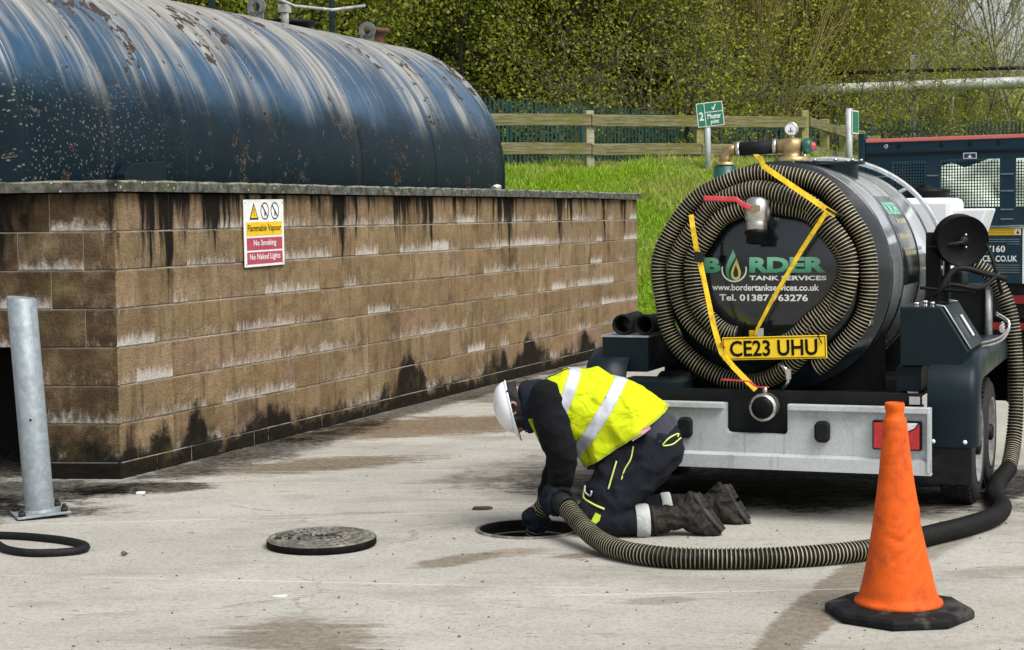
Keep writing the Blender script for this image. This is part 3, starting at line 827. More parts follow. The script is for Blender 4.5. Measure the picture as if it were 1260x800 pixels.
# ================================================================== BLOCK WALL
AZ = R_(20.744)
AX = Vector((math.sin(AZ), math.cos(AZ), 0))
SX = Vector((math.cos(AZ), -math.sin(AZ), 0))
WC = Vector((-2.282, 10.337, 0))
wall = empty('block_wall', WC, (0, 0, math.pi / 2 - AZ))
tag(wall, 'stained brown concrete block bund wall with dark coping around the blue tank', 'wall')
M_BLOCK = m_block(wall)
rg = random.Random(21)
BD = 0.10
def block_mesh(name, L, Hh, seed):
    r = random.Random(seed)
    nx, nz = (5, 3) if L > 0.25 else (3, 3)
    c = 0.006
    mbk = MB()
    idx = {}
    vs = []
    for j in range(nz + 1):
        for i in range(nx + 1):
            edge = i in (0, nx) or j in (0, nz)
            x = L * i / nx; z = Hh * j / nz
            x = min(max(x, c), L - c); z = min(max(z, c), Hh - c)
            y = r.uniform(-0.004, 0.004) if not edge else r.uniform(0.000, 0.003)
            if not edge:
                x += r.uniform(-.012, .012); z += r.uniform(-.01, .01)
            idx[i, j] = len(vs); vs.append((x, y, z))
    fs = [(idx[i, j], idx[i + 1, j], idx[i + 1, j + 1], idx[i, j + 1]) for j in range(nz) for i in range(nx)]
    loop = [(i, 0) for i in range(nx)] + [(nx, j) for j in range(nz)] + [(i, nz) for i in range(nx, 0, -1)] + [(0, j) for j in range(nz, 0, -1)]
    ring = []
    for (i, j) in loop:
        x = 0 if i == 0 else (L if i == nx else L * i / nx)
        z = 0 if j == 0 else (Hh if j == nz else Hh * j / nz)
        ring.append(len(vs)); vs.append((x + 0.0, 0.007, z))
    n = len(loop)
    for k in range(n):
        a = idx[loop[k]]; b_ = idx[loop[(k + 1) % n]]
        fs.append((b_, a, ring[k], ring[(k + 1) % n]))
    o = len(vs)
    vs += [(0, BD, 0), (L, BD, 0), (L, BD, Hh), (0, BD, Hh), (0, .007, 0), (L, .007, 0), (L, .007, Hh), (0, .007, Hh)]
    fs += [(o + 4, o, o + 1, o + 5), (o + 5, o + 1, o + 2, o + 6), (o + 6, o + 2, o + 3, o + 7), (o + 7, o + 3, o, o + 4)]
    mbk.add(vs, fs)
    me = mbk.mesh(name)
    me.materials.append(M_BLOCK)
    return me
G = 0.007
CZ = [(0.0, 0.092), (0.100, 0.2165), (0.3235, 0.2165), (0.547, 0.2165), (0.771, 0.2165), (0.9955, 0.2165), (1.220, 0.2165), (1.445, 0.220)]
bank_meshes = {}
def get_block(L, Hh):
    k = (round(L, 3), round(Hh, 3))
    if k not in bank_meshes:
        bank_meshes[k] = [block_mesh('block', L, Hh, 31 * len(bank_meshes) + i) for i in range(3)]
    return rg.choice(bank_meshes[k])
def put_block(L, Hh, loc, ang, bloom, soot, damp_shade=0.0):
    o = bpy.data.objects.new('block', get_block(L, Hh))
    COL.objects.link(o)
    o.parent = wall
    o.location = loc
    o.rotation_euler = (0, 0, ang)
    o['bloom'] = bloom; o['soot'] = soot; o['damp_shade'] = damp_shade
    return o
WL = 10.45
for ci, (z0, hh) in enumerate(CZ):
    x = 0.0
    first = True
    while x < WL - 0.08:
        L = 0.393
        if first and ci % 2 == 1:
            L = 0.19
        elif not first and rg.random() < 0.42:
            L = 0.19
        if WL - x - L < 0.25:
            L = round(WL - x, 2) if WL - x < 0.62 else L
        first = False
        L = min(L, round(WL - x, 2))
        bloom = max(0.0, rg.gauss(0.48, 0.38))
        if ci in (6, 7) and 4.0 < x < 8.5: bloom += 0.35
        if ci in (4, 5) and x < 2.2: bloom += 0.25
        if ci == 0: bloom = 0
        soot = rg.gauss(0.05, 0.45) if ci >= 6 else rg.gauss(-0.1, 0.2)
        if x > 9.0: soot -= 0.5
        put_block(L, hh, (x, rg.uniform(-0.002, 0.002), z0), 0, bloom, soot)
        x += L + G
# left return of the wall
LDIR = Vector((-0.237, 0.9715, 0)).normalized()
LANG = math.atan2(LDIR.y, LDIR.x) + math.pi      # block x axis runs towards the corner
for ci, (z0, hh) in enumerate(CZ):
    u = 0.004
    first = True
    end = 4.4 if z0 > 0.75 else 0.50
    while u < end - 0.05:
        L = 0.39
        if first and ci % 2 == 0:
            L = 0.19
        first = False
        if z0 < 0.75 and end - u < 0.62:
            L = round(end - u, 2)
        p = LDIR * (u + L)
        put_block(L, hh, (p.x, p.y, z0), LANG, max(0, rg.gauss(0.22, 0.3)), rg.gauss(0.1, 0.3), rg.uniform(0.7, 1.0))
        u += L + G
# second pier beyond the low opening
for ci, (z0, hh) in enumerate(CZ):
    if z0 < 0.75:
        for k in range(3):
            p = LDIR * (2.3 + (k + 1) * 0.40)
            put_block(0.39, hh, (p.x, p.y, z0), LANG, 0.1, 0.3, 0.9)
# mortar core
mb = MB()
mb.box((WL / 2 + 0.01, 0.009 + 0.14, 0.83), (WL - 0.02, 0.28, 1.66))
ML = Matrix(((LDIR.x, LDIR.y, 0, 0), (LDIR.y, -LDIR.x, 0, 0), (0, 0, 1, 0), (0, 0, 0, 1)))   # x along LDIR, y inwards
mb.box((2.2, 0.012 + 0.14, 0.7725 + 0.445), (4.37, 0.28, 0.887), M=ML)
mb.box((0.26, 0.012 + 0.14, 0.388), (0.47, 0.28, 0.772), M=ML)
mb.box((2.92, 0.012 + 0.14, 0.388), (1.2, 0.28, 0.772), M=ML)
mb.build('mortar_core', M_MORTAR, wall)
M_RECESS = simple('dark_recess', (0.012, 0.011, 0.010), 0.95, 0, 0.4, 8, 0.3)  # near-black lining of the low opening
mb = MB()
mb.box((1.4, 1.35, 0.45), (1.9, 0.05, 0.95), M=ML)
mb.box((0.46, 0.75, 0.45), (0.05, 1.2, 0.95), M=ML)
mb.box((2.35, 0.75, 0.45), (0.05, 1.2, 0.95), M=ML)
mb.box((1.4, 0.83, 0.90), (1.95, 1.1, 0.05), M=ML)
mb.build('recess_lining', M_RECESS, wall)
# coping
def m_coping():
    b = NB('mossy_coping')
    p = b.pos(); v = b.obj()
    n = b.noise(p, 16, 6, 0.7)
    n2 = b.noise(p, 5, 5, 0.65)
    c = b.mix(b.mr(n, 0.35, 0.65), (0.035, 0.036, 0.032), (0.13, 0.13, 0.115))
    c = b.mix(b.mr(n2, 0.5, 0.7, 0, 0.7), c, (0.06, 0.07, 0.025))
    li = b.voro(p, 24)
    c = b.mix(b.math('MULTIPLY', b.mr(li, 0.22, 0.1), b.mr(n2, 0.42, 0.6)), c, (0.42, 0.43, 0.36))
    x, y, z = b.sep(p)
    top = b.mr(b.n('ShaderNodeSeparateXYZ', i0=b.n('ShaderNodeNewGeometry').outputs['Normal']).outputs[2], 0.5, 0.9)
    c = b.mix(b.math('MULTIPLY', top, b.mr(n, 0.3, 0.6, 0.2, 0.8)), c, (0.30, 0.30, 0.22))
    return b.bsdf(c, 0.95, 0, b.bump(n, 0.8, 0.02), spec=0.2)
M_COPE = m_coping()
def cope_mesh(L, seed):
    r = random.Random(seed)
    mbk = MB()
    n = 10
    prof = [(-0.045, 0.004), (-0.043, 0.058), (-0.032, 0.068), (0.15, 0.070), (0.34, 0.066), (0.345, 0.004)]
    vs = []
    for i in range(n + 1):
        x = L * i / n
        for k, (y, z) in enumerate(prof):
            vs.append((x, y + (r.uniform(-.004, .004) if k < 3 else 0), z + (r.uniform(-.004, .005) if 0 < k < 5 else 0)))
    m = len(prof)
    fs = [(i * m + k, (i + 1) * m + k, (i + 1) * m + (k + 1) % m, i * m + (k + 1) % m) for i in range(n) for k in range(m)]
    fs += [tuple(range(m - 1, -1, -1)), tuple(n * m + k for k in range(m))]
    mbk.add(vs, fs)
    me = mbk.mesh('coping_slab'); me.materials.append(M_COPE)
    return me
cms = [cope_mesh(0.885, s) for s in range(3)]
def put_cope(loc, ang, sx=1.0):
    o = bpy.data.objects.new('coping_slab', rg.choice(cms)); COL.objects.link(o); o.parent = wall
    o.location = loc; o.rotation_euler = (rg.uniform(-.006, .006), 0, ang); o.scale = (sx, 1, 1)
for k in range(12):
    x = -0.03 + k * 0.896
    sx = 1.0 if k < 11 else (WL + 0.03 - x) / 0.885
    put_cope((x, 0, 1.668 + rg.uniform(-.002, .003)), 0, sx)
for k in range(5):
    p = LDIR * (0.02 + (k + 1) * 0.896)
    put_cope((p.x, p.y, 1.667 + rg.uniform(-.002, .003)), LANG)

# moss and litter on the coping: one white stone
mb = MB(); pebble(mb, (0, 0, 0.02), 0.055, rg)
o = mb.build('white_stone', simple('white_stone', (0.66, 0.65, 0.62), 0.8, 0, 0.15, 15, 0.4))
o.location = WC + AX * 6.42 + SX * -0.12 + Vector((0, 0, 1.74))
tag(o, 'small white stone on top of the wall coping beside the tank end', 'stone')

# ------------------------------------------------------------------ warning sign on the wall
sg = empty('warning_sign', WC + AX * 1.475 + Vector((0, 0, 1.185)) + SX * 0.012, (0, 0, math.pi / 2 - AZ))
sg.rotation_euler = (0, R_(-0.6), math.pi / 2 - AZ)
tag(sg, 'white, yellow and red flammable vapour no smoking sign on the block wall', 'sign')
SWd, SHt = 0.55, 0.445
mb = MB(); mb.box((SWd / 2, -0.003, SHt / 2), (SWd, 0.006, SHt)); mb.build('board', M_WHITEP, sg, 0.002)
M_SY = simple('sign_yellow', (0.72, 0.47, 0.01), 0.5, 0, 0.08, 20, 0)
M_SR = simple('sign_faded_red', (0.38, 0.055, 0.09), 0.5, 0, 0.12, 9, 0)
def sf(d):
    return lambda x, z: (x, -0.006 - d, z)
def rect(x0, x1, z0, z1):
    return [(x0, z0), (x1, z0), (x1, z1), (x0, z1)]
pn = poly2d([[rect(0.03, 0.52, 0.205, 0.295)]], sf(0.0012)).build('yellow_panel', M_SY, sg)
lettering('letters', 'Flammable Vapour', 0.045, 0.505, 0.222, 0.278, sf(0.0024), M_BLACKP, pn, 0.012)
pr_ = poly2d([[rect(0.03, 0.52, 0.110, 0.192)]], sf(0.0012)).build('red_panel', M_SR, sg)
lettering('letters', 'No Smoking', 0.12, 0.43, 0.128, 0.178, sf(0.0024), M_WHITEP, pr_, 0.012)
pr_ = poly2d([[rect(0.03, 0.52, 0.018, 0.098)]], sf(0.0012)).build('red_panel', M_SR, sg)
lettering('letters', 'No Naked Lights', 0.065, 0.485, 0.036, 0.086, sf(0.0024), M_WHITEP, pr_, 0.012)
tri = lambda c, s: [(c[0] - s, c[1] - s * .8), (c[0] + s, c[1] - s * .8), (c[0], c[1] + s)]
t1 = poly2d([[tri((0.135, 0.362), 0.062)]], sf(0.0012)).build('warning_triangle', M_BLACKP, sg)
poly2d([[tri((0.135, 0.360), 0.046)]], sf(0.0020)).build('triangle_fill', M_SY, t1)
poly2d([[rect(0.131, 0.139, 0.352, 0.385)], [rect(0.131, 0.139, 0.336, 0.345)]], sf(0.0028)).build('exclamation', M_BLACKP, t1)
def ringp(cx, cz, ro, ri, n=28, sx=1.0):
    return [[(cx + ro * sx * math.cos(2 * math.pi * k / n), cz + ro * math.sin(2 * math.pi * k / n)) for k in range(n)],
            [(cx + ri * sx * math.cos(-2 * math.pi * k / n), cz + ri * math.sin(-2 * math.pi * k / n)) for k in range(n)]]
for cx in (0.285, 0.425):
    rp = poly2d([ringp(cx, 0.368, 0.058, 0.050)], sf(0.0012)).build('prohibition_ring', M_BLACKP, sg)
    poly2d([[[(cx - 0.042, 0.405), (cx - 0.034, 0.411), (cx + 0.042, 0.331), (cx + 0.034, 0.325)]], [rect(cx - 0.006, cx + 0.006, 0.335, 0.372)]], sf(0.0018)).build('prohibition_bar', M_BLACKP, rp)
for (bx_, bz_) in ((0.02, 0.425), (0.53, 0.425), (0.02, 0.02), (0.53, 0.02)):
    mb = MB(); mb.lathe([(0.007, 0), (0.006, 0.003), (0.0005, 0.004)], (bx_, -0.006, bz_), (0, -1, 0), 10); mb.build('screw', M_STEEL, sg)

# ================================================================== BLUE STORAGE TANK
TR, TL = 1.35, 7.9
tank = empty('storage_tank', WC + AX * 0.02 + SX * -1.961 + Vector((0, 0, 1.899)), (0, 0, math.pi / 2 - AZ))
tag(tank, 'big weathered blue cylindrical fuel tank with rust spots behind the block wall', 'tank')
mb = MB()
prof = [(0.02, -0.34), (0.4, -0.32), (0.8, -0.25), (1.1, -0.16), (1.27, -0.06), (1.33, -0.02), (TR, 0.0)]
prof += [(TR, TL * k / 24) for k in range(1, 25)]
prof += [(1.335, TL + 0.015), (1.28, TL + 0.055), (1.1, TL + 0.15), (0.8, TL + 0.24), (0.4, TL + 0.31), (0.02, TL + 0.33)]
mb.lathe(prof, (0, 0, 0), (1, 0, 0), 128)
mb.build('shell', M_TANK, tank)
for xs_ in (0.03, 1.50, 3.05, 4.6, 6.15, 7.86):
    mb = MB()
    mb.lathe([(TR - 0.002, -0.011), (TR + 0.004, -0.007), (TR + 0.005, 0.005), (TR - 0.002, 0.011)], (xs_, 0, 0), (1, 0, 0), 128)
    mb.build('weld_seam', M_TANK, tank)
M_RUSTM = simple('rusty_brown_metal', (0.11, 0.06, 0.035), 0.85, 0.1, 0.5, 18, 0.5, dirt=(0.03, 0.025, 0.02))
M_DULL = simple('dull_grey_metal', (0.17, 0.18, 0.18), 0.6, 0.3, 0.3, 18, 0.3, dirt=(0.06, 0.05, 0.04))
M_POSTG = simple('dark_green_post_paint', (0.012, 0.035, 0.032), 0.6, 0, 0.3, 12, 0.2)
for xs_ in (1.8, 6.0):
    mb = MB()
    mb.prism([(-1.25, -1.90), (1.25, -1.90), (1.25, -0.55), (1.1, -0.80), (0.6, -1.20), (0, -1.355), (-0.6, -1.20), (-1.1, -0.80), (-1.25, -0.55)], 0, xs_, xs_ + 0.35)
    mb.build('saddle', M_DARK, tank)
M_POSTGY = simple('chalky_grey_pipe', (0.38, 0.39, 0.38), 0.7, 0, 0.3, 14, 0.2, dirt=(0.12, 0.11, 0.09))
# crown fittings: lifting eyes, manway, vents, dip pipe
def eye(x, y):
    mb = MB()
    z = math.sqrt(TR * TR - y * y)
    n = 24
    vo = [(0.085 * math.cos(2 * math.pi * k / n), 0.085 * math.sin(2 * math.pi * k / n)) for k in range(n)]
    vi = [(0.038 * math.cos(2 * math.pi * k / n), 0.038 * math.sin(2 * math.pi * k / n)) for k in range(n)]
    vs = [(x - .012, y + a, z + 0.09 + b_) for a, b_ in vo] + [(x - .012, y + a, z + 0.09 + b_) for a, b_ in vi] + [(x + .012, y + a, z + 0.09 + b_) for a, b_ in vo] + [(x + .012, y + a, z + 0.09 + b_) for a, b_ in vi]
    fs = []
    for k in range(n):
        j = (k + 1) % n
        fs += [(k, j, n + j, n + k), (2 * n + j, 2 * n + k, 3 * n + k, 3 * n + j), (j, k, 2 * n + k, 2 * n + j), (n + k, n + j, 3 * n + j, 3 * n + k)]
    mb.add(vs, fs)
    mb.box((x, y, z + 0.01), (0.024, 0.13, 0.08))
    mb.build('lifting_eye', M_DULL, tank)
eye(4.75, -0.30); eye(6.95, -0.30)
mb = MB()
mb.lathe([(0.22, 1.25), (0.22, 1.36), (0.27, 1.36), (0.27, 1.39), (0.0005, 1.40)], (5.75, -0.05, 0), (0, 0, 1), 32)
mb.build('manway', M_DARK, tank)
mb = MB()
mb.lathe([(0.09, 1.28), (0.09, 1.42), (0.14, 1.42), (0.14, 1.46), (0.0005, 1.462)], (7.3, -0.22, 0), (0, 0, 1), 24)
mb.build('nozzle', M_RUSTM, tank)
mb = MB()
mb.tube([(5.45, -0.2, 1.30), (5.45, -0.2, 1.47)], 0.035, 14)
mb.box((5.45, -0.2, 1.47), (0.10, 0.08, 0.07))
mb.tube([(5.15, -0.2, 1.56), (5.55, -0.25, 1.50), (6.2, -0.3, 1.53), (6.9, -0.3, 1.64)], 0.014, 8)
mb.build('dip_valve', M_POSTGY, tank)
for (x, y, h) in ((4.95, -0.22, 2.4), (6.35, -0.22, 2.6), (4.35, -0.1, 2.4)):
    mb = MB(); mb.tube([(x, y, 1.28), (x, y, h)], 0.03, 10); mb.build('vent_post', M_POSTG, tank)
mb = MB()
mb.tube([(4.35, -0.1, 2.35), (4.95, -0.22, 2.35), (6.35, -0.22, 2.35)], 0.02, 8)
mb.build('guard_rail', M_POSTG, tank)
# bent sheet flap on the flank just above the coping
mb = MB()
an_ = -0.08
mb.prism([(0.90, -0.30), (0.90, -0.10), (0.99, -0.03), (1.36, -0.01), (1.40, 0.02), (1.38, -0.30)], 1, -1.44, -1.37)
mb.build('bracket_plate', M_NAVY_SAT, tank, 0.004)

# ================================================================== FENCES
M_FW = m_wood('mossy_fence_timber', (0.10, 0.092, 0.042), (0.23, 0.21, 0.115), (0.115, 0.12, 0.02))
M_FP = m_wood('weathered_post_timber', (0.27, 0.255, 0.18), (0.40, 0.385, 0.29), (0.24, 0.23, 0.10))
M_FW2 = m_wood('mossy_post_timber', (0.17, 0.165, 0.06), (0.30, 0.29, 0.13), (0.20, 0.20, 0.04))
M_PALE = simple('dark_green_palisade', (0.008, 0.038, 0.032), 0.55, 0, 0.35, 3, 0.2)
def fence_post(parent, p, h, wd=0.14, mat=None):
    mb = MB(); mb.box((p[0], p[1], p[2] + h / 2), (wd, wd, h), rot=Matrix.Rotation(parent['ang'], 3, 'Z'))
    mb.build('post', mat or M_FP, parent, 0.012)
def fence_rail(parent, a, b, th, tk=0.05):
    a = Vector(a); b = Vector(b)
    d = b - a
    me_rot = d.to_track_quat('X', 'Z')
    mb = MB(); mb.box((0, 0, 0), (d.length, tk, th))
    o = mb.build('rail', M_FW, parent, 0.008)
    o.location = (a + b) / 2
    o.rotation_euler = me_rot.to_euler()
def bz(x, y): return float(bank_z(x, y))
fdir = Vector((0.938, 0.347, 0)).normalized()
F0 = Vector((1.30, 29.5, 0))
fe = empty('timber_fence'); fe['ang'] = math.atan2(fdir.y, fdir.x)
tag(fe, 'two-rail mossy timber fence on the grass bank left of the muster sign', 'fence')
pts = [F0 + fdir * (2.0 * k) for k in (-2, -1, 0, 1, 2)]
tops = [3.19, 3.19, 3.20, 3.21, 3.24]
for p, t in zip(pts, tops):
    fence_post(fe, (p.x, p.y, 2.0), t - 2.0, 0.14, M_FP if abs(p.x - 1.3) < 0.1 else M_FW2)
for i in range(4):
    off = Vector((fdir.y, -fdir.x, 0)) * 0.10
    a = pts[i] + fdir * 0.005 + off; b_ = pts[i + 1] - fdir * 0.005 + off
    za = (3.04, 2.57)
    for zr in za:
        fence_rail(fe, (a.x, a.y, zr + rg.uniform(-.01, .01)), (b_.x, b_.y, zr + rg.uniform(-.01, .01)), 0.19)
fe2 = empty('timber_fence'); fe2['ang'] = math.atan2(AX.y, AX.x)
tag(fe2, 'timber fence running away downhill behind the trailer, right of the corner post', 'fence')
q0 = pts[-1]
pts2 = [q0 + AX * (1.92 * k) for k in range(0, 8)]
for k, p in enumerate(pts2):
    if k: fence_post(fe2, (p.x, p.y, 1.9), 1.31 - 0.03 * k, 0.15, M_FW2)
for i in range(7):
    off = Vector((AX.y, -AX.x, 0)) * 0.10
    a = pts2[i] + off + AX * (0.08 if i == 0 else 0.004); b_ = pts2[i + 1] + off - AX * 0.004
    for zr in (3.04, 2.57):
        fence_rail(fe2, (a.x, a.y, zr - 0.03 * i), (b_.x, b_.y, zr - 0.03 * (i + 1)), 0.165)

def palisade(p0, p1, z0, h, label):
    p0 = Vector(p0); p1 = Vector(p1); d = p1 - p0; L = d.length; d.normalize()
    nrm = Vector((d.y, -d.x, 0))
    root = empty('palisade_fence', (p0.x, p0.y, 0))
    tag(root, label, 'fence')
    n = int(L / 0.15)
    V = []
    mbk = MB()
    for k in range(n):
        p = p0 + d * (k * 0.15)
        w2 = 0.034
        vs = []
        for (sx_, zz) in ((-w2, z0), (w2, z0), (w2, z0 + h - 0.08), (0, z0 + h), (-w2, z0 + h - 0.08)):
            q = p + d * sx_
            vs.append((q.x, q.y, zz))
        bk = [(v[0] - nrm.x * .012, v[1] - nrm.y * .012, v[2]) for v in vs]
        mbk.add(vs + bk, [(0, 1, 2, 3, 4), (9, 8, 7, 6, 5)] + [(i, 5 + i, 5 + (i + 1) % 5, (i + 1) % 5) for i in range(5)])
    o = mbk.build('pales', M_PALE, root, off=(p0.x, p0.y, 0)); o['kind'] = 'stuff'
    for zr in (z0 + 0.28, z0 + h - 0.32):
        mbk = MB(); c = (p0 + p1) / 2 - nrm * 0.045
        mbk.box((c.x, c.y, zr), (L, 0.05, 0.06), rot=Matrix.Rotation(math.atan2(d.y, d.x), 3, 'Z'))
        mbk.build('rail', M_PALE, root, off=(p0.x, p0.y, 0))
    m = int(L / 2.75)
    for k in range(m + 1):
        p = p0 + d * (k * 2.75) - nrm * 0.12
        mbk = MB(); mbk.box((p.x, p.y, z0 + h / 2 - 0.1), (0.1, 0.06, h), rot=Matrix.Rotation(math.atan2(d.y, d.x), 3, 'Z'))
        mbk.build('post', M_PALE, root, off=(p0.x, p0.y, 0))
palisade((-1.5, 34.5, 0), (4.2, 42.7, 0), 2.05, 1.83, 'dark green steel palisade fence behind the timber fence, left of the muster sign')
palisade((4.3, 42.75, 0), (16.5, 49.5, 0), 2.05, 1.80, 'dark green palisade fence below the silver pipe, right of the muster sign')

# ------------------------------------------------------------------ muster point signs
M_SGREEN = simple('sign_green', (0.008, 0.16, 0.085), 0.45, 0, 0.12, 8, 0)
M_POSTGREY = simple('grey_post', (0.46, 0.49, 0.50), 0.5, 0.2, 0.12, 10, 0.1, dirt=(0.3, 0.3, 0.27))
ms = empty('muster_point_sign', (3.085, 28.0, 2.0))
tag(ms, 'green number 2 muster point sign on a pale grey post by the fence', 'sign')
mb = MB(); mb.cyl((0, 0, 0), (0, 0, 1.22), 0.048, 16); mb.build('post', M_POSTGREY, ms)
tilt = Matrix.Rotation(R_(-6.0), 3, 'Y')
def bf(d):
    def f(x, z):
        v = tilt @ Vector((x, 0, z))
        return (v.x + 0.035, -0.058 - d, v.z + 1.035)
    return f
mb = MB(); mb.box((0.035, -0.054, 1.035), (0.41, 0.008, 0.37), rot=tilt); b_o = mb.build('board', M_WHITEP, ms)
gp = poly2d([[rect(-0.195, -0.085, -0.175, 0.175)], [rect(-0.075, 0.195, -0.175, 0.030)], [rect(-0.075, 0.195, 0.042, 0.175)]], bf(0.002)).build('green_panel', M_SGREEN, ms)
lettering('letters', '2', -0.175, -0.105, -0.085, 0.045, bf(0.004), M_WHITEP, gp, 0.015)
lettering('letters', 'Muster', -0.045, 0.165, -0.070, 0.010, bf(0.004), M_WHITEP, gp, 0.02)
lettering('letters', 'point', -0.005, 0.125, -0.165, -0.085, bf(0.004), M_WHITEP, gp, 0.02)
poly2d([[[(0.03, 0.10), (0.045, 0.11), (0.058, 0.085), (0.09, 0.155), (0.102, 0.150), (0.062, 0.06), (0.052, 0.06)]]], bf(0.004)).build('tick', M_WHITEP, gp)
ms2 = empty('green_sign', (6.16, 32.6, 2.0), (0, 0, R_(62)))
tag(ms2, 'small green sign seen nearly edge-on on a pale post behind the trailer', 'sign')
mb = MB(); mb.cyl((0, 0, 0), (0, 0, 1.36), 0.06, 16); mb.build('post', M_POSTGREY, ms2)
mb = MB(); mb.box((0.16, -0.065, 1.12), (0.40, 0.012, 0.42)); bo2 = mb.build('board', M_WHITEP, ms2)
poly2d([[rect(-0.02, 0.34, 0.93, 1.31)]], lambda x, z: (x, -0.073, z)).build('green_panel', M_SGREEN, ms2)

# ------------------------------------------------------------------ overhead pipeline
M_PIPE = simple('silver_pipe_cladding', (0.74, 0.75, 0.74), 0.42, 0.3, 0.15, 1.5, 0.1, dirt=(0.16, 0.17, 0.12), dirt_amt=0.7)
M_COLMN = simple('grey_concrete_column', (0.30, 0.30, 0.28), 0.85, 0, 0.3, 4, 0.4, dirt=(0.12, 0.11, 0.09))
pl = empty('overhead_pipeline', (4.4, 51.0, 0))
tag(pl, 'silver lagged overhead pipe on columns crossing in front of the trees', 'pipeline')
pa = Vector((1.0, 52.2, 4.83)); pb = Vector((22.0, 44.6, 4.86))
def pl_at(t): return pa + (pb - pa) * t
mb = MB()
nseg = 18
for k in range(nseg):
    a = pl_at(k / nseg); b_ = pl_at((k + 1) / nseg)
    mb.tube([a, b_], 0.155, 16, cap=False)
    mb.tube([b_ - (pb - pa).normalized() * 0.03, b_ + (pb - pa).normalized() * 0.03], 0.163, 16)
mb.build('lagged_pipe', M_PIPE, pl, off=pl.location)
mb = MB(); mb.tube([pa + Vector((0, 0, .52)), pb + Vector((0, 0, .30))], 0.05, 8); mb.build('thin_pipe', M_DARK, pl, off=pl.location)
for t in (0.13, 0.475, 0.82):
    p = pl_at(t)
    mb = MB(); mb.box((p.x - .02, p.y + 0.28, 3.85), (0.17, 0.17, 3.7)); mb.build('column', M_COLMN, pl, 0.01, off=pl.location)
    mb = MB(); mb.box((p.x - .02, p.y + 0.02, 4.60), (0.14, 0.75, 0.12)); mb.box((p.x - .02, p.y + 0.02, 5.22), (0.16, 0.7, 0.08)); mb.build('bracket', M_DARK, pl, off=pl.location)

# ================================================================== TREES
M_BARK = m_bark('dark_bark', (0.022, 0.019, 0.012), (0.065, 0.058, 0.036))
M_BARK_P = m_bark('pale_twig_bark', (0.20, 0.19, 0.13), (0.38, 0.37, 0.28))
M_BARK_M = m_bark('mid_twig_bark', (0.07, 0.062, 0.04), (0.15, 0.14, 0.10))
M_BARK_W = m_bark('olive_willow_bark', (0.20, 0.155, 0.055), (0.36, 0.30, 0.12))
M_LEAF_D = m_leaf('ivy_leaf', (0.085, 0.12, 0.010), (0.40, 0.46, 0.048), (0.40, 0.40, 0.05), 0.5)
M_LEAF_W = m_leaf('willow_leaf', (0.30, 0.33, 0.028), (0.54, 0.57, 0.09), (0.46, 0.44, 0.07), 0.5)
M_LEAF_P = m_leaf('spring_leaf', (0.30, 0.36, 0.05), (0.52, 0.57, 0.13), (0.40, 0.42, 0.09), 0.5)

def tubes_np(branches, sides=4):
    """branches: list of (pts Nx3, radii N) -> MB"""
    mbk = MB()
    for pts_, rad in branches:
        mbk.tube([tuple(p) for p in pts_], rad, sides, 0, False)
    return mbk
def grow(r, p, d, length, rad, lev, maxlev, prm, out, tips):
    nseg = 5 if lev < 2 else 3
    pts_ = [np.array(p)]; rr = [rad]
    p = np.array(p, float); d = np.array(d, float)
    for i in range(nseg):
        d = d + r.normal(0, prm['wob'], 3) + np.array([0, 0, prm['trop'][min(lev, len(prm['trop']) - 1)]])
        d /= np.linalg.norm(d)
        p = p + d * length / nseg
        pts_.append(p.copy()); rr.append(rad * (1 - 0.8 * (i + 1) / nseg) + 0.003)
    out.append((pts_, rr))
    if lev >= maxlev - 1:
        for i in range(1, len(pts_)):
            tips.append((pts_[i], pts_[i] - pts_[i - 1]))
    if lev < maxlev:
        nc = prm['kids'][lev]
        for k in range(nc):
            t = r.uniform(prm['t0'][lev], 1.0)
            i = min(int(t * nseg), nseg - 1); f = t * nseg - i
            q = pts_[i] * (1 - f) + pts_[i + 1] * f
            ax = r.normal(0, 1, 3); ax -= d * ax.dot(d); ax /= np.linalg.norm(ax)
            an = R_(r.uniform(*prm['ang']))
            nd = d * math.cos(an) + ax * math.sin(an)
            grow(r, q, nd, length * r.uniform(*prm['len']), rr[i] * 0.55, lev + 1, maxlev, prm, out, tips)
def leaves_np(r, tips, n, spread, size, slim=0.5, hang=0.0):
    T = np.array([t[0] for t in tips])
    ix = r.integers(0, len(T), n)
    c = T[ix] + r.normal(0, spread, (n, 3))
    a = r.normal(0, 1, (n, 3)); a[:, 2] -= hang; a /= np.linalg.norm(a, axis=1, keepdims=True)
    b_ = r.normal(0, 1, (n, 3)); b_ -= a * (a * b_).sum(1, keepdims=True); b_ /= np.linalg.norm(b_, axis=1, keepdims=True)
    s = size * r.uniform(0.6, 1.4, (n, 1))
    V = np.zeros((n, 4, 3))
    V[:, 0] = c - a * s; V[:, 1] = c + b_ * s * slim; V[:, 2] = c + a * s; V[:, 3] = c - b_ * s * slim
    return V.reshape(-1, 3)
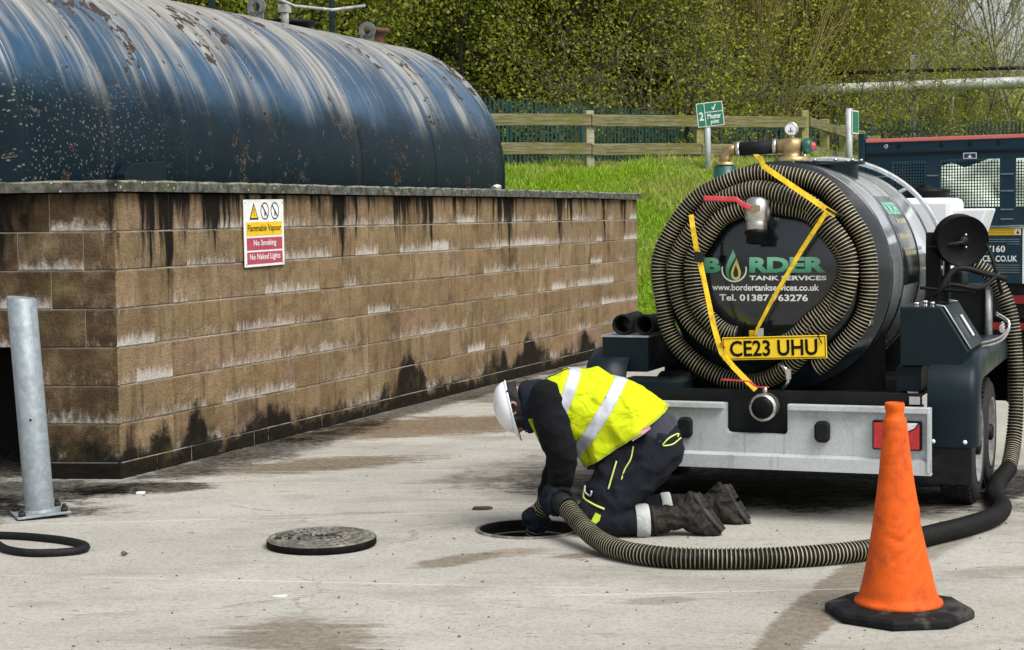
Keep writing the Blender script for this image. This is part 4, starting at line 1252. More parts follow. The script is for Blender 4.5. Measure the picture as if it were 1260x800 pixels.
def tree_meshes(kind, seed):
    r = np.random.default_rng(seed)
    out, tips = [], []
    if kind == 'ivy':
        prm = dict(wob=0.16, trop=[0.12, 0.05, 0.0, 0.0], kids=[13, 6, 4], t0=[0.12, 0.2, 0.2], ang=(30, 80), len=(0.38, 0.62))
        for k in range(3):
            a = r.uniform(0, 6.28)
            grow(r, (0.35 * math.cos(a), 0.35 * math.sin(a), 0), (0.22 * math.cos(a), 0.22 * math.sin(a), 1), r.uniform(6.5, 8.5), 0.13, 0, 3, prm, out, tips)
        V = leaves_np(r, tips, 46000, 0.26, 0.046, 0.62)
        mats = (M_BARK, M_LEAF_D)
    elif kind == 'willow':
        prm = dict(wob=0.05, trop=[0.03, 0.10, 0.08], kids=[7, 4], t0=[0.15, 0.2], ang=(10, 30), len=(0.45, 0.75))
        for k in range(44):
            a = r.uniform(0, 6.28); s_ = r.uniform(0.05, 0.75)
            grow(r, (0.5 * math.cos(a) * r.random(), 0.5 * math.sin(a) * r.random(), 0), (s_ * math.cos(a), s_ * math.sin(a), 1), r.uniform(4.5, 7.0), 0.035, 0, 2, prm, out, tips)
        V = leaves_np(r, tips, 30000, 0.13, 0.044, 0.36, 0.0)
        mats = (M_BARK_W, M_LEAF_W)
    elif kind == 'scrub':
        prm = dict(wob=0.22, trop=[0.02, 0.0, 0.02], kids=[6, 4, 2], t0=[0.1, 0.2, 0.2], ang=(25, 75), len=(0.45, 0.75))
        for k in range(8):
            a = r.uniform(0, 6.28); s_ = r.uniform(0.3, 1.1)
            grow(r, (0.4 * math.cos(a), 0.4 * math.sin(a), 0), (s_ * math.cos(a), s_ * math.sin(a), 1), r.uniform(2.8, 4.6), 0.05, 0, 3, prm, out, tips)
        V = leaves_np(r, tips, 9000, 0.2, 0.042, 0.55)
        mats = (M_BARK_M, M_LEAF_D)
    else:   # open spring tree
        prm = dict(wob=0.10, trop=[0.06, 0.06, 0.05, 0.03], kids=[8, 6, 4], t0=[0.22, 0.15, 0.15], ang=(18, 48), len=(0.45, 0.72))
        for k in range(4):
            a = r.uniform(0, 6.28)
            grow(r, (0.3 * math.cos(a), 0.3 * math.sin(a), 0), (0.25 * math.cos(a), 0.25 * math.sin(a), 1), r.uniform(5.5, 7.5), 0.085, 0, 3, prm, out, tips)
        V = leaves_np(r, tips, 4500, 0.17, 0.040, 0.5)
        mats = (M_BARK_P, M_LEAF_P)
    tb = tubes_np(out, 4 if kind != 'ivy' else 5).mesh('trunk'); tb.materials.append(mats[0])
    return tb, quads_mesh('crown', V, [mats[1]])
VAR = {}
for kind, ns in (('ivy', 3), ('willow', 2), ('open', 3), ('scrub', 2)):
    VAR[kind] = [tree_meshes(kind, 100 + 7 * i + len(kind) * 13) for i in range(ns)]
def tree(kind, var, x, y, s, rot, name, label, cat, group, z=None):
    root = empty(name, (x, y, 2.15 if z is None else z), (0, 0, rot))
    root.scale = (s, s, s)
    tag(root, label, cat, group)
    for nm, me in zip(('trunk', 'crown'), VAR[kind][var]):
        o = bpy.data.objects.new(nm, me); COL.objects.link(o); o.parent = root
GI = 'dark ivy-grown trees behind the tank'
GW = 'olive willows behind the fence'
GO = 'open spring trees on the right'
tree('ivy', 0, -7.6, 46, 1.15, 0.3, 'ivy_tree', 'dark ivy-grown tree farthest left, behind the pipes on the tank', 'tree', GI)
tree('ivy', 1, -4.0, 48, 1.15, 2.0, 'ivy_tree', 'dark ivy-grown tree straight behind the tank\'s lifting eye', 'tree', GI)
tree('ivy', 2, -0.6, 47, 1.10, 4.0, 'ivy_tree', 'dark ivy-grown tree just above the right end of the tank', 'tree', GI)
tree('ivy', 0, 2.4, 50, 1.2, 5.1, 'ivy_tree', 'dark ivy-grown tree above the pale fence post on the bank', 'tree', GI)
tree('ivy', 1, 5.0, 53, 1.1, 1.2, 'ivy_tree', 'dark ivy-grown tree up left of the muster point sign', 'tree', GI)
tree('scrub', 0, 3.0, 44.2, 1.0, 0.5, 'scrub_bush', 'tangled scrub bush with bare pale twigs above the timber fence rails', 'bush', None)
tree('scrub', 1, 4.9, 45.6, 1.15, 2.9, 'scrub_bush', 'twiggy scrub bush left of the muster point sign, behind palisade', 'bush', None)
tree('willow', 0, 6.4, 48.6, 1.15, 0.0, 'willow_shrub', 'olive many-stemmed willow fanning up right above the muster point sign', 'tree', GW)
tree('willow', 1, 8.8, 52.0, 1.1, 1.0, 'willow_shrub', 'olive many-stemmed willow above the pressure gauge and timber fence corner', 'tree', GW)
tree('willow', 0, 10.2, 55.0, 0.78, 2.2, 'willow_shrub', 'willow thicket just left of the pipe column, behind the silver pipe', 'tree', GW)
tree('open', 0, 12.6, 53.5, 0.95, 0.6, 'spring_tree', 'thin-twigged spring tree right behind the pipe column', 'tree', GO)
tree('open', 1, 13.9, 44.2, 0.62, 2.5, 'spring_tree', 'slender spring tree in front of the silver pipe above the red truck rail', 'tree', GO)
tree('open', 2, 15.6, 53.5, 1.1, 3.9, 'spring_tree', 'spring tree at the right edge of the picture against the sky', 'tree', GO)
tree('willow', 1, 14.3, 58.0, 0.62, 4.4, 'willow_shrub', 'low willow behind the silver pipe near the right edge', 'tree', GW)
tree('scrub', 0, 9.0, 46.3, 0.75, 4.2, 'scrub_bush', 'low scrub bush under the silver pipe, behind the small edge-on sign', 'bush', None)
tree('scrub', 1, 12.9, 49.5, 0.85, 5.2, 'scrub_bush', 'low scrub bush under the silver pipe at the foot of the column', 'bush', None)
tree('ivy', 2, 7.6, 60.0, 1.2, 0.9, 'ivy_tree', 'dark leafy tree in the depth of the wood behind the willows', 'tree', GI)
# wood that closes the background: one mass
r_ = np.random.default_rng(77)
n = 70000
u_ = r_.uniform(-0.32, 0.16, n); yy = r_.uniform(58, 78, n)
hh = 3.0 + r_.random(n) ** 0.8 * (13 - 4 * sstep((u_ - 0.05) / 0.11))
clump = np.sin(u_ * 90 + hh) + np.sin(hh * 1.7 + yy) + np.sin(u_ * 43 - yy * .9)
ok = clump > -0.9
tips = list(zip(np.stack([u_ * yy, yy, hh], -1)[ok], [None] * int(ok.sum())))
Vd = leaves_np(r_, tips, 110000, 0.35, 0.085, 0.6)
tag(mkobj('background_wood', quads_mesh('background_wood', Vd, [M_LEAF_D]), [M_LEAF_D]), 'dense dark woodland closing the view behind the nearer trees', 'woodland', kind='stuff')
n = 16000
u_ = r_.uniform(0.14, 0.34, n); yy = r_.uniform(58, 72, n); hh = 2.2 + 3.6 * r_.random(n)
tips = list(zip(np.stack([u_ * yy, yy, hh], -1), [None] * n))
Vd = leaves_np(r_, tips, 40000, 0.4, 0.075, 0.5)
tag(mkobj('background_scrub', quads_mesh('background_scrub', Vd, [M_LEAF_P]), [M_LEAF_P]), 'pale green undergrowth far behind the silver pipe on the right', 'undergrowth', kind='stuff')

# ================================================================== TRUCK BEHIND THE TRAILER
tk = empty('tipper_truck', (3.076, 15.6, 0), (0, 0, R_(-33)))
tag(tk, 'petrol blue truck body with mesh windows and faded red top rail behind the trailer', 'truck')
X0, X1 = 0.02, 2.10
wins = [(0.259, 0.557, 1.60, 1.921), (0.685, 1.197, 1.532, 1.924), (1.325, 1.84, 1.53, 1.915)]
mb = MB()
def rbox(x0, x1, z0, z1, y0=0.0, y1=0.035, M=None):
    mb.box(((x0 + x1) / 2, (y0 + y1) / 2, (z0 + z1) / 2), (x1 - x0, y1 - y0, z1 - z0))
rbox(X0, X1, 1.93, 2.094)
edges = [X0] + [v for w_ in wins for v in (w_[0], w_[1])] + [X1]
for i in range(0, len(edges), 2):
    rbox(edges[i], edges[i + 1], 1.375, 1.9295)
for w_ in wins:
    rbox(w_[0] + .001, w_[1] - .001, 1.375, w_[2])
mb.build('tailboard', M_TRUCK, tk)
mb = MB(); rbox(X0, X1, 2.097, 2.128, -0.012, 0.05); mb.build('red_rail', M_REDTOP, tk, 0.004)
mb = MB(); rbox(-0.045, 0.012, 0.75, 2.178, -0.02, 0.06); mb.build('corner_post', M_TRUCK, tk, 0.006)
mb = MB(); rbox(X1 + .006, X1 + .07, 0.75, 2.178, -0.02, 0.06); mb.build('corner_post', M_TRUCK, tk, 0.006)
mb = MB(); rbox(0.02, X1, 1.985, 2.005, -0.012, -0.001); mb.build('shadow_gap_bar', M_DARK, tk)
M_EDGE = simple('worn_steel_edge', (0.16, 0.21, 0.23), 0.45, 0.3, 0.25, 20, 0.1)
for zr in (1.795, 1.655, 1.50, 1.42):
    for (a, b_) in ((0.57, 0.675), (1.207, 1.315), (0.03, 0.25)):
        mb = MB(); rbox(a, b_, zr, zr + 0.012, -0.007, -0.001); mb.build('pressed_rib', M_EDGE, tk)
mb = MB(); rbox(0.02, X1, 1.356, 1.372, -0.03, 0.03); mb.build('sill_edge', M_EDGE, tk)
for (wx0, wx1, wz0, wz1) in wins:
    mb = MB()
    n = int((wx1 - wx0) / 0.0235)
    for k in range(1, n):
        x = wx0 + (wx1 - wx0) * k / n
        rbox(x - .0035, x + .0035, wz0, wz1, 0.012, 0.018)
    n = int((wz1 - wz0) / 0.0235)
    for k in range(1, n):
        z = wz0 + (wz1 - wz0) * k / n
        rbox(wx0, wx1, z - .0035, z + .0035, 0.019, 0.024)
    o = mb.build('mesh_grille', M_DARK, tk); o['kind'] = 'stuff'
for hx in (0.20, 0.32, 0.699, 0.945, 1.188, 1.43):
    mb = MB(); mb.lathe([(0.021, 0.002), (0.021, -0.002), (0.014, -0.003), (0.0005, -0.0005)], (hx, -0.001, 2.060 - 0.004 * 0), (0, 1, 0), 16)
    mb.build('rail_hole', M_STEEL if hx < 0.25 else M_DARK, tk)
bd = poly2d([[rect(0.89, 1.005, 1.935, 1.985)]], lambda x, z: (x, -0.0135, z)).build('badge', M_WHITEP, tk)
poly2d([[rect(0.897, 0.998, 1.941, 1.979)]], lambda x, z: (x, -0.0150, z)).build('badge_field', simple('badge_blue', (0.012, 0.03, 0.09), 0.4, 0, 0.1, 20, 0), bd)
poly2d([[[(0.928, 1.944), (0.967, 1.944), (0.955, 1.958), (0.948, 1.974), (0.940, 1.958)]]], lambda x, z: (x, -0.0165, z)).build('badge_mark', M_WHITEP, bd)
# side walls, floor, pale load
mb = MB()
mb.box((0.0, 1.65, 1.70), (0.05, 3.15, 0.86)); mb.box((X1 + .035, 1.65, 1.70), (0.05, 3.15, 0.86)); mb.box((1.05, 3.25, 1.75), (2.2, 0.05, 0.95))
mb.build('body_sides', M_TRUCK, tk)
mb = MB(); mb.box((1.05, 1.65, 1.30), (2.1, 3.2, 0.06)); mb.build('load_floor', M_DARK, tk)
bm = bmesh.new()
bmesh.ops.create_icosphere(bm, subdivisions=4, radius=1.0)
for v in bm.verts:
    nz = mnoise.fractal(v.co * 1.6, 1.0, 2.0, 4) * 0.25
    v.co = Vector((1.06 + v.co.x * (0.93 + nz * .2), 1.4 + v.co.y * (1.0 + nz), 1.33 + max(0, v.co.z) ** 0.45 * (0.58 + nz * 0.9) + nz * 0.06))
me = bpy.data.meshes.new('tarpaulin'); bm.to_mesh(me); bm.free()
for p in me.polygons: p.use_smooth = True
tp = mkobj('tarpaulin', me, simple('pale_green_tarpaulin', (0.50, 0.60, 0.50), 0.6, 0, 0.35, 5, 0.3, dirt=(0.12, 0.22, 0.10), dirt_amt=0.9))
tp.location = tk.location; tp.rotation_euler = tk.rotation_euler
tag(tp, 'pale green tarpaulin load glimpsed through the mesh of the blue truck', 'tarpaulin')
# lower board with lettering
mb = MB(); rbox(0.06, 1.392, 0.89, 1.352, -0.012, 0.02); lb = mb.build('lettered_board', M_TRUCK, tk)
mb = MB(); rbox(1.396, 1.43, 0.89, 1.352, -0.014, 0.02); mb.build('white_edge', M_WHITEP, tk)
f0 = lambda d: (lambda x, z: (x, -0.0125 - d, z))
yl = poly2d([[rect(1.085, 1.383, 1.292, 1.348)]], f0(0.002)).build('yellow_label', M_SY, tk)
poly2d([[rect(1.333, 1.380, 1.296, 1.344)]], f0(0.004)).build('label_square', M_WHITEP, yl)
poly2d([[[(1.342, 1.304), (1.372, 1.304), (1.357, 1.336)]]], f0(0.006)).build('label_triangle', M_BLACKP, yl)
for zz in (1.332, 1.315, 1.301):
    poly2d([[rect(1.095, 1.32, zz, zz + .004)]], f0(0.004)).build('label_line', simple('small_print_brown', (0.30, 0.17, 0.01), 0.5, 0, .1, 9, 0), yl)
for zz in (1.255, 1.236, 1.216, 1.040, 1.020, 1.000, 0.98):
    for (a, b_) in (((0.25, 1.375),) if zz < 1.1 or zz > 1.22 else ((0.25, 1.08), (1.27, 1.375))):
        poly2d([[rect(a, b_, zz, zz + 0.006)]], f0(0.002)).build('stripe', M_EDGE, lb)
lettering('letters', '7160', 1.095, 1.25, 1.150, 1.205, f0(0.003), M_WHITEP, lb, 0.02)
lettering('letters', 'CES.CO.UK', 1.06, 1.352, 1.072, 1.122, f0(0.003), M_WHITEP, lb, 0.02)
mb = MB(); rbox(0.0, X1, 0.60, 0.88, 0.03, 0.14); rbox(0.45, 0.57, 0.5, 1.27, 0.15, 4.6); rbox(1.5, 1.62, 0.5, 1.27, 0.15, 4.6)
mb.build('chassis', M_DARK, tk)
mb = MB(); rbox(0.25, 1.85, 0.24, 0.595, 0.16, 4.4); mb.build('underbody', M_DARK, tk)
M_REDREF = simple('dark_red_reflector', (0.20, 0.008, 0.012), 0.3, 0, 0.2, 30, 0.05)
mb = MB(); rbox(1.25, 1.62, 0.72, 0.79, 0.0, 0.028); mb.build('tail_light', M_REDREF, tk, 0.006)
mb = MB(); rbox(0.9, 1.4, 0.50, 0.56, 0.0, 0.028); mb.build('red_reflector_strip', M_REDREF, tk, 0.004)
mb = MB(); mb.lathe([(0.05, 0), (0.05, -0.02), (0.035, -0.03), (0.0005, -0.035)], (1.235, 0.03, 0.52), (0, 1, 0), 20); mb.build('reversing_lamp', M_LENS_W, tk)
M_RIM = simple('dull_wheel_steel', (0.20, 0.205, 0.205), 0.5, 0.3, 0.3, 14, 0.2, dirt=(0.06, 0.055, 0.05), dirt_amt=0.8)
def wheel(parent, x, y, R, wd, z=None, rimcol=None, side=1):
    """wheel as a part: tyre mesh with rim and hub as sub-parts; outer face towards side*x"""
    z = R if z is None else z
    mb = MB()
    pr = [(R * 0.62, -wd / 2), (R * 0.80, -wd / 2 - 0.004), (R * 0.93, -wd / 2 + 0.004), (R * 0.985, -wd * 0.40), (R, -wd * 0.25), (R, wd * 0.25), (R * 0.985, wd * 0.40), (R * 0.93, wd / 2 - 0.004), (R * 0.80, wd / 2 + 0.004), (R * 0.62, wd / 2)]
    mb.lathe(pr, (x, y, z), (1, 0, 0), 48)
    for k in range(56):
        a = 2 * math.pi * k / 56
        for q, of in ((-0.30, 0.0), (-0.1, 0.5), (0.1, 0.0), (0.30, 0.5)):
            aa = a + of * 2 * math.pi / 56
            M_ = Matrix.Rotation(aa, 3, 'X')
            c = M_ @ Vector((wd * q, 0, R + 0.001)) + Vector((x, y, z))
            mb.box(c, (wd * 0.17, 2 * math.pi * R / 56 * 0.72, 0.010), rot=M_)
    t = mb.build('wheel', M_TYRE, parent)
    mb = MB()
    s = side
    pr = [(R * 0.64, wd / 2 * s), (R * 0.66, (wd / 2 + .004) * s), (R * 0.60, (wd / 2 - .002) * s), (R * 0.56, (wd * 0.30) * s), (R * 0.42, (wd * 0.24) * s), (R * 0.30, (wd * 0.36) * s), (R * 0.12, (wd * 0.38) * s), (0.0005, wd * 0.38 * s)]
    mb.lathe(pr, (x, y, z), (1, 0, 0), 36)
    mb.build('rim', M_RIM, t)
    mb = MB(); mb.lathe([(R * 0.16, wd * 0.36 * s), (R * 0.15, wd * 0.52 * s), (R * 0.10, wd * 0.56 * s), (0.0005, wd * 0.56 * s)], (x, y, z), (1, 0, 0), 20)
    mb.build('hub', M_DARK, t)
    return t
for xx, s in ((0.12, -1), (1.98, 1)):
    wheel(tk, xx, 0.95, 0.37, 0.22, side=s)
    wheel(tk, xx, 4.3, 0.37, 0.22, side=s)
mb = MB()
mb.prism([(3.45, 0.55), (5.3, 0.55), (5.35, 1.15), (5.0, 2.15), (3.45, 2.2)], 0, 0.05, 2.05)
mb.build('cab', M_TRUCK, tk, 0.04)
mb = MB(); mb.prism([(3.75, 1.3), (5.1, 1.3), (4.88, 2.0), (3.75, 2.0)], 0, 0.03, 2.07); mb.build('side_window', M_GLASS, tk)

# ================================================================== TANK TRAILER
TO = Vector((1.219, 8.70, 0))
tr = empty('tank_trailer', TO, (0, 0, -AZ))
tag(tr, 'black vacuum tank trailer with galvanised rear bumper and yellow number plate', 'trailer')
TX, TZ, TRD, Y0, Y1 = 0.0, 1.185, 0.572, 0.33, 1.86
def dish(x, z, d=0.0):
    r = math.hypot(x - TX, z - TZ) / TRD
    return Y0 - 0.13 * (1 - min(1, r) ** 2.4) - d
mb = MB()
mb.lathe([(TRD, Y0)] + [(TRD, Y0 + (Y1 - Y0) * k / 8) for k in range(1, 9)], (TX, 0, TZ), (0, 1, 0), 96)
brl = mb.build('tank_barrel', M_BARREL, tr)
mb = MB()
rr = [0.001, 0.08, 0.16, 0.24, 0.32, 0.40, 0.45, 0.49, 0.53, 0.55, 0.562, 0.572]
mb.lathe([(r, Y0 - 0.13 * (1 - (r / TRD) ** 2.4)) for r in rr], (TX, 0, TZ), (0, 1, 0), 96)
mb.build('rear_dished_end', M_NAVY, tr)
mb = MB(); mb.lathe([(r, Y1 + 0.13 * (1 - (r / TRD) ** 2.4)) for r in reversed(rr)], (TX, 0, TZ), (0, 1, 0), 64); mb.build('front_dished_end', M_NAVY, tr)
for yy_ in (0.35, 0.72, 1.30, 1.84):
    mb = MB(); mb.lathe([(TRD - .001, -0.014), (TRD + .006, -0.012), (TRD + .006, 0.012), (TRD - .001, 0.014)], (TX, yy_, TZ), (0, 1, 0), 96); mb.build('tank_band', M_NAVY, tr)
# livery on the dished end
M_LIV = m_paint('livery_black_film', (0.004, 0.007, 0.011), 0.12, (0.02, 0.02, 0.02), 0.2, 0.6)
mb = MB()
nx, nz = 26, 12
vs = []
for j in range(nz + 1):
    for i in range(nx + 1):
        x = -0.40 + 0.735 * i / nx; z = 1.050 + 0.297 * j / nz
        # round the upper right corner
        if x > 0.300 and z > 1.312:
            dx, dz = x - 0.300, z - 1.312
            l = math.hypot(dx, dz); m_ = max(dx, dz)
            if l > 1e-6: x, z = 0.300 + dx * m_ / l, 1.312 + dz * m_ / l
        vs.append((x, dish(x, z, 0.002), z))
fs = [(j * (nx + 1) + i, j * (nx + 1) + i + 1, (j + 1) * (nx + 1) + i + 1, (j + 1) * (nx + 1) + i) for j in range(nz) for i in range(nx)]
mb.add(vs, fs, 0, True)
lv = mb.build('livery_panel', M_LIV, tr)
def m_green():
    b = NB('livery_green')
    x, y, z = b.sep(b.obj())
    c = b.mix(b.mr(z, 1.20, 1.29), (0.03, 0.25, 0.12), (0.20, 0.52, 0.36))
    return b.bsdf(c, 0.4)
M_GRN = m_green()
M_YEL = simple('livery_yellow', (0.62, 0.58, 0.16), 0.4, 0, 0.1, 20, 0)
D2 = lambda x, z: (x, dish(x, z, 0.0042), z)
D3 = lambda x, z: (x, dish(x, z, 0.0056), z)
lettering('letters', 'B', -0.352, -0.258, 1.206, 1.283, D2, M_GRN, lv, 0.05)
lettering('letters', 'RDER', -0.109, 0.272, 1.208, 1.285, D2, M_GRN, lv, 0.05)
lettering('letters', 'TANK SERVICES', -0.109, 0.274, 1.170, 1.193, D2, M_WHITEP, lv, 0.03)
lettering('letters', 'www.bordertankservices.co.uk', -0.306, 0.238, 1.118, 1.150, D2, M_WHITEP, lv, 0.022)
lettering('letters', 'Tel. 01387 763276', -0.268, 0.184, 1.066, 1.100, D2, M_WHITEP, lv, 0.025)
def drop(cx, cz, w_, h, n=26, lean=0.0):
    out = []
    for k in range(n):
        t = 2 * math.pi * k / n
        s_ = (1 - math.cos(t)) / 2            # 0 at the tip, 1 at the bottom
        out.append((cx + w_ * math.sin(t) * (s_ ** 0.8) + lean * (1 - s_) ** 2, cz + h * (0.5 - s_)))
    return out
cx, cz = -0.188, 1.222
ar = [(cx + 0.067 * math.cos(a), cz + 0.062 * math.sin(a)) for a in np.linspace(R_(165), R_(375), 26)]
ai = [(cx + 0.060 * math.cos(a), cz + 0.002 + 0.056 * math.sin(a)) for a in np.linspace(R_(375), R_(165), 26)]
poly2d([[ar + ai]], D2).build('logo_ring', M_WHITEP, lv)
poly2d([[drop(cx - 0.006, cz + 0.028, 0.056, 0.152, lean=0.0)]], D2).build('logo_drop', M_GRN, lv)
poly2d([[drop(cx + 0.004, cz + 0.010, 0.046, 0.120, lean=0.006)]], D3).build('logo_drop', M_LIV, lv)
poly2d([[drop(cx + 0.010, cz + 0.004, 0.038, 0.110, lean=0.004), list(reversed(drop(cx + 0.010, cz - 0.006, 0.020, 0.064)))]], lambda x, z: (x, dish(x, z, 0.0070), z)).build('logo_flame', M_YEL, lv)
# livery on the right flank
def flank(y, s, d):
    a = R_(44) - s / TRD            # s metres down from 52 degrees
    return (TX + (TRD + d) * math.cos(a), y, TZ + (TRD + d) * math.sin(a))
mb = MB(); n1_, n2_ = 8, 16
vs = [flank(0.76 + 0.50 * i / n1_, 0.50 * j / n2_, 0.0022) for j in range(n2_ + 1) for i in range(n1_ + 1)]
mb.add(vs, [(j * (n1_ + 1) + i, (j + 1) * (n1_ + 1) + i, (j + 1) * (n1_ + 1) + i + 1, j * (n1_ + 1) + i + 1) for j in range(n2_) for i in range(n1_)], 0, True)
fl_ = mb.build('livery_panel', M_LIV, tr)
FS = lambda d: (lambda x, z: flank(x, 0.40 - z, d))
M_YELT = simple('livery_gold', (0.55, 0.49, 0.22), 0.4, 0, 0.1, 20, 0)
lettering('letters', 'BORDER', 0.80, 1.22, 0.275, 0.36, FS(0.0045), M_GRN, fl_, 0.03)
lettering('letters', 'TANK SERVICES', 0.92, 1.22, 0.225, 0.252, FS(0.0045), M_YELT, fl_, 0.015)
lettering('letters', 'www.bordertankservices.co.uk', 0.80, 1.22, 0.140, 0.170, FS(0.0045), M_YELT, fl_, 0.012)
lettering('letters', 'Tel. 01387 763276', 0.84, 1.20, 0.050, 0.090, FS(0.0045), M_YELT, fl_, 0.015)

# bumper
mb = MB()
HB = 0.808
out = [(-HB, 0.257), (HB, 0.257), (HB, 0.572), (0.125, 0.572), (0.125, 0.445), (0.118, 0.430), (0.103, 0.424), (-0.162, 0.424), (-0.177, 0.430), (-0.184, 0.445), (-0.184, 0.572), (-HB, 0.572)]
tri_ = tessellate_polygon([[Vector((p[0], p[1], 0)) for p in out]])
nv = len(out)
mb.add([(p[0], 0, p[1]) for p in out] + [(p[0], 0.05, p[1]) for p in out], [tuple(t) for t in tri_] + [tuple(nv + i for i in reversed(t)) for t in tri_] + [((i + 1) % nv, i, nv + i, nv + (i + 1) % nv) for i in range(nv)])
bp = mb.build('bumper', M_BUMPER, tr)
mb = MB()
mb.box(((-HB - 0.190) / 2, -0.014, 0.563), (HB - 0.190, 0.046, 0.030)); mb.build('top_flange', M_BUMPER, bp, 0.004)
mb = MB(); mb.box(((HB + 0.131) / 2, -0.014, 0.563), (HB - 0.131, 0.046, 0.030)); mb.build('top_flange', M_BUMPER, bp, 0.004)
mb = MB(); mb.prism([(-0.002, 0.332), (-0.028, 0.318), (-0.030, 0.255), (0.0, 0.250), (0.06, 0.250), (0.06, 0.2565), (-0.002, 0.2565)], 0, -HB, HB + 0.002); mb.build('lower_lip', M_BUMPER, bp)
mb = MB(); mb.box((HB - 0.004, -0.020, 0.41), (0.012, 0.036, 0.28)); mb.build('end_plate', M_BUMPER, bp)
mb = MB(); mb.box((-0.03, 0.09, 0.49), (0.40, 0.02, 0.20)); mb.build('notch_backing', M_DARK, tr)
for cx_ in (0.655, -0.655):
    mb = MB(); mb.box((cx_, -0.018, 0.442), (0.232, 0.034, 0.140)); lt = mb.build('tail_light', M_BLACKP, tr, 0.008)
    s = 1 if cx_ > 0 else -1
    def lensbox(poly, mat, nm):
        mbk = MB(); mbk.prism([(cx_ + s * p[0], p[1]) for p in (poly if s > 0 else list(reversed(poly)))], 1, -0.047, -0.034); mbk.build(nm, mat, lt, 0.003)
    lensbox([(-0.108, 0.380), (-0.004, 0.380), (-0.004, 0.504), (-0.108, 0.504)], M_LENS_R, 'red_lens')
    lensbox([(0.000, 0.440), (0.000, 0.504), (0.100, 0.504), (0.085, 0.480)], M_LENS_W, 'clear_lens')
    lensbox([(0.000, 0.380), (0.107, 0.380), (0.107, 0.502), (0.088, 0.476), (0.000, 0.436)], M_LENS_R, 'red_lens')
for cx_ in (0.297, -0.385):
    mb = MB()
    pf = [(0.038, -0.040), (0.038, 0.040), (0.020, 0.052), (-0.022, 0.052), (-0.037, 0.030), (-0.037, -0.030), (-0.022, -0.052), (0.020, -0.052)]
    mb.prism([(cx_ + a, 0.448 + b_) for a, b_ in pf], 1, -0.040, -0.0005)
    mb.build('rubber_buffer', M_RUBBER, tr, 0.012)
# bottom outlet valve
ov = MB()
ov.lathe([(0.050, 0.22), (0.050, 0.06), (0.062, 0.06), (0.066, 0.03), (0.062, -0.02), (0.068, -0.022), (0.068, -0.045), (0.055, -0.052)], (0.012, 0, 0.560), (0, 1, 0), 32)
o = ov.build('outlet_valve', M_STEEL, tr)
mb = MB(); mb.lathe([(0.054, -0.046), (0.050, -0.056), (0.030, -0.062), (0.0005, -0.064)], (0.012, 0, 0.560), (0, 1, 0), 28); mb.build('end_cap', M_BLACKP, o)
mb = MB(); mb.cyl((0.012, 0.01, 0.62), (0.012, 0.01, 0.655), 0.012, 12); mb.build('stem', M_STEEL, o)
mb = MB(); mb.ribbon([(0.03, 0.01, 0.655), (-0.03, 0.01, 0.655), (-0.07, 0.01, 0.682), (-0.205, 0.01, 0.688)], 0.02, 0.006, (0, 1, 0)); mb.build('red_handle', M_REDH, o)
mb = MB(); mb.tube([(0.012, 0.20, 0.565), (0.012, 0.33, 0.57), (0.0, 0.42, 0.66)], 0.05, 16); mb.build('outlet_pipe', M_DARK, tr)
mb = MB(); mb.tube([(0.06, 0.10, 0.76), (0.10, 0.08, 0.74), (0.11, 0.09, 0.68), (0.08, 0.11, 0.64)], 0.009, 8); mb.box((0.115, 0.08, 0.715), (0.022, 0.02, 0.05)); mb.build('latch', M_STEEL, tr)
# number plate
pe = Matrix.Rotation(R_(-2.2), 3, 'Y')
def NPF(d):
    def f(x, z):
        v = pe @ Vector((x, 0, z))
        return (0.040 + v.x, 0.085 - d, 0.842 + v.z)
    return f
mb = MB(); mb.box((0.040, 0.088, 0.842), (0.520, 0.005, 0.114), rot=pe)
npl = mb.build('number_plate', M_PLATE, tr, 0.002)
lettering('letters', 'CE23 UHU', -0.222, 0.215, -0.040, 0.040, NPF(0.0018), M_BLACKP, npl, 0.022)
bo_ = rect(-0.255, 0.255, -0.052, 0.052); bi_ = list(reversed(rect(-0.2515, 0.2515, -0.0485, 0.0485)))
poly2d([[bo_, bi_]], NPF(0.0018)).build('plate_border', M_BLACKP, npl)
M_TIE = simple('red_tie', (0.25, 0.03, 0.02), 0.5, 0, 0.1, 30, 0)
mb = MB(); mb.tube([(-0.235, 0.10, 0.85), (-0.225, 0.075, 0.862), (-0.205, 0.079, 0.838)], 0.003, 6); mb.build('cable_tie', M_TIE, npl)
mb = MB(); mb.tube([(0.250, 0.11, 0.92), (0.262, 0.075, 0.900), (0.277, 0.079, 0.868)], 0.003, 6); mb.build('cable_tie', M_BLACKP, npl)
# upper ball valve
uv = MB()
uv.lathe([(0.045, 0.24), (0.045, 0.14), (0.062, 0.13), (0.062, 0.08), (0.03, 0.07), (0.0005, 0.07)], (-0.045, 0, 1.505), (0, 1, 0), 28)
uv.lathe([(0.035, 0.075), (0.056, 0.06), (0.060, 0.02), (0.058, -0.03), (0.050, -0.045), (0.052, -0.05), (0.052, -0.085), (0.044, -0.09)], (-0.045, 0.09, 1.505), (0.0, 0.12, 1), 28)
o = uv.build('ball_valve', M_STEEL, tr)
mb = MB(); mb.lathe([(0.046, -0.085), (0.058, -0.092), (0.058, -0.105), (0.048, -0.110), (0.048, -0.150), (0.040, -0.152), (0.038, -0.110), (0.0005, -0.108)], (-0.045, 0.09, 1.505), (0.0, 0.12, 1), 28); mb.build('hose_tail', M_BLACKP, o)
mb = MB(); mb.cyl((-0.045, 0.03, 1.525), (-0.045, 0.0, 1.525), 0.013, 12); mb.box((-0.04, 0.005, 1.528), (0.06, 0.008, 0.03)); mb.build('stem_nut', M_BRASS, o)
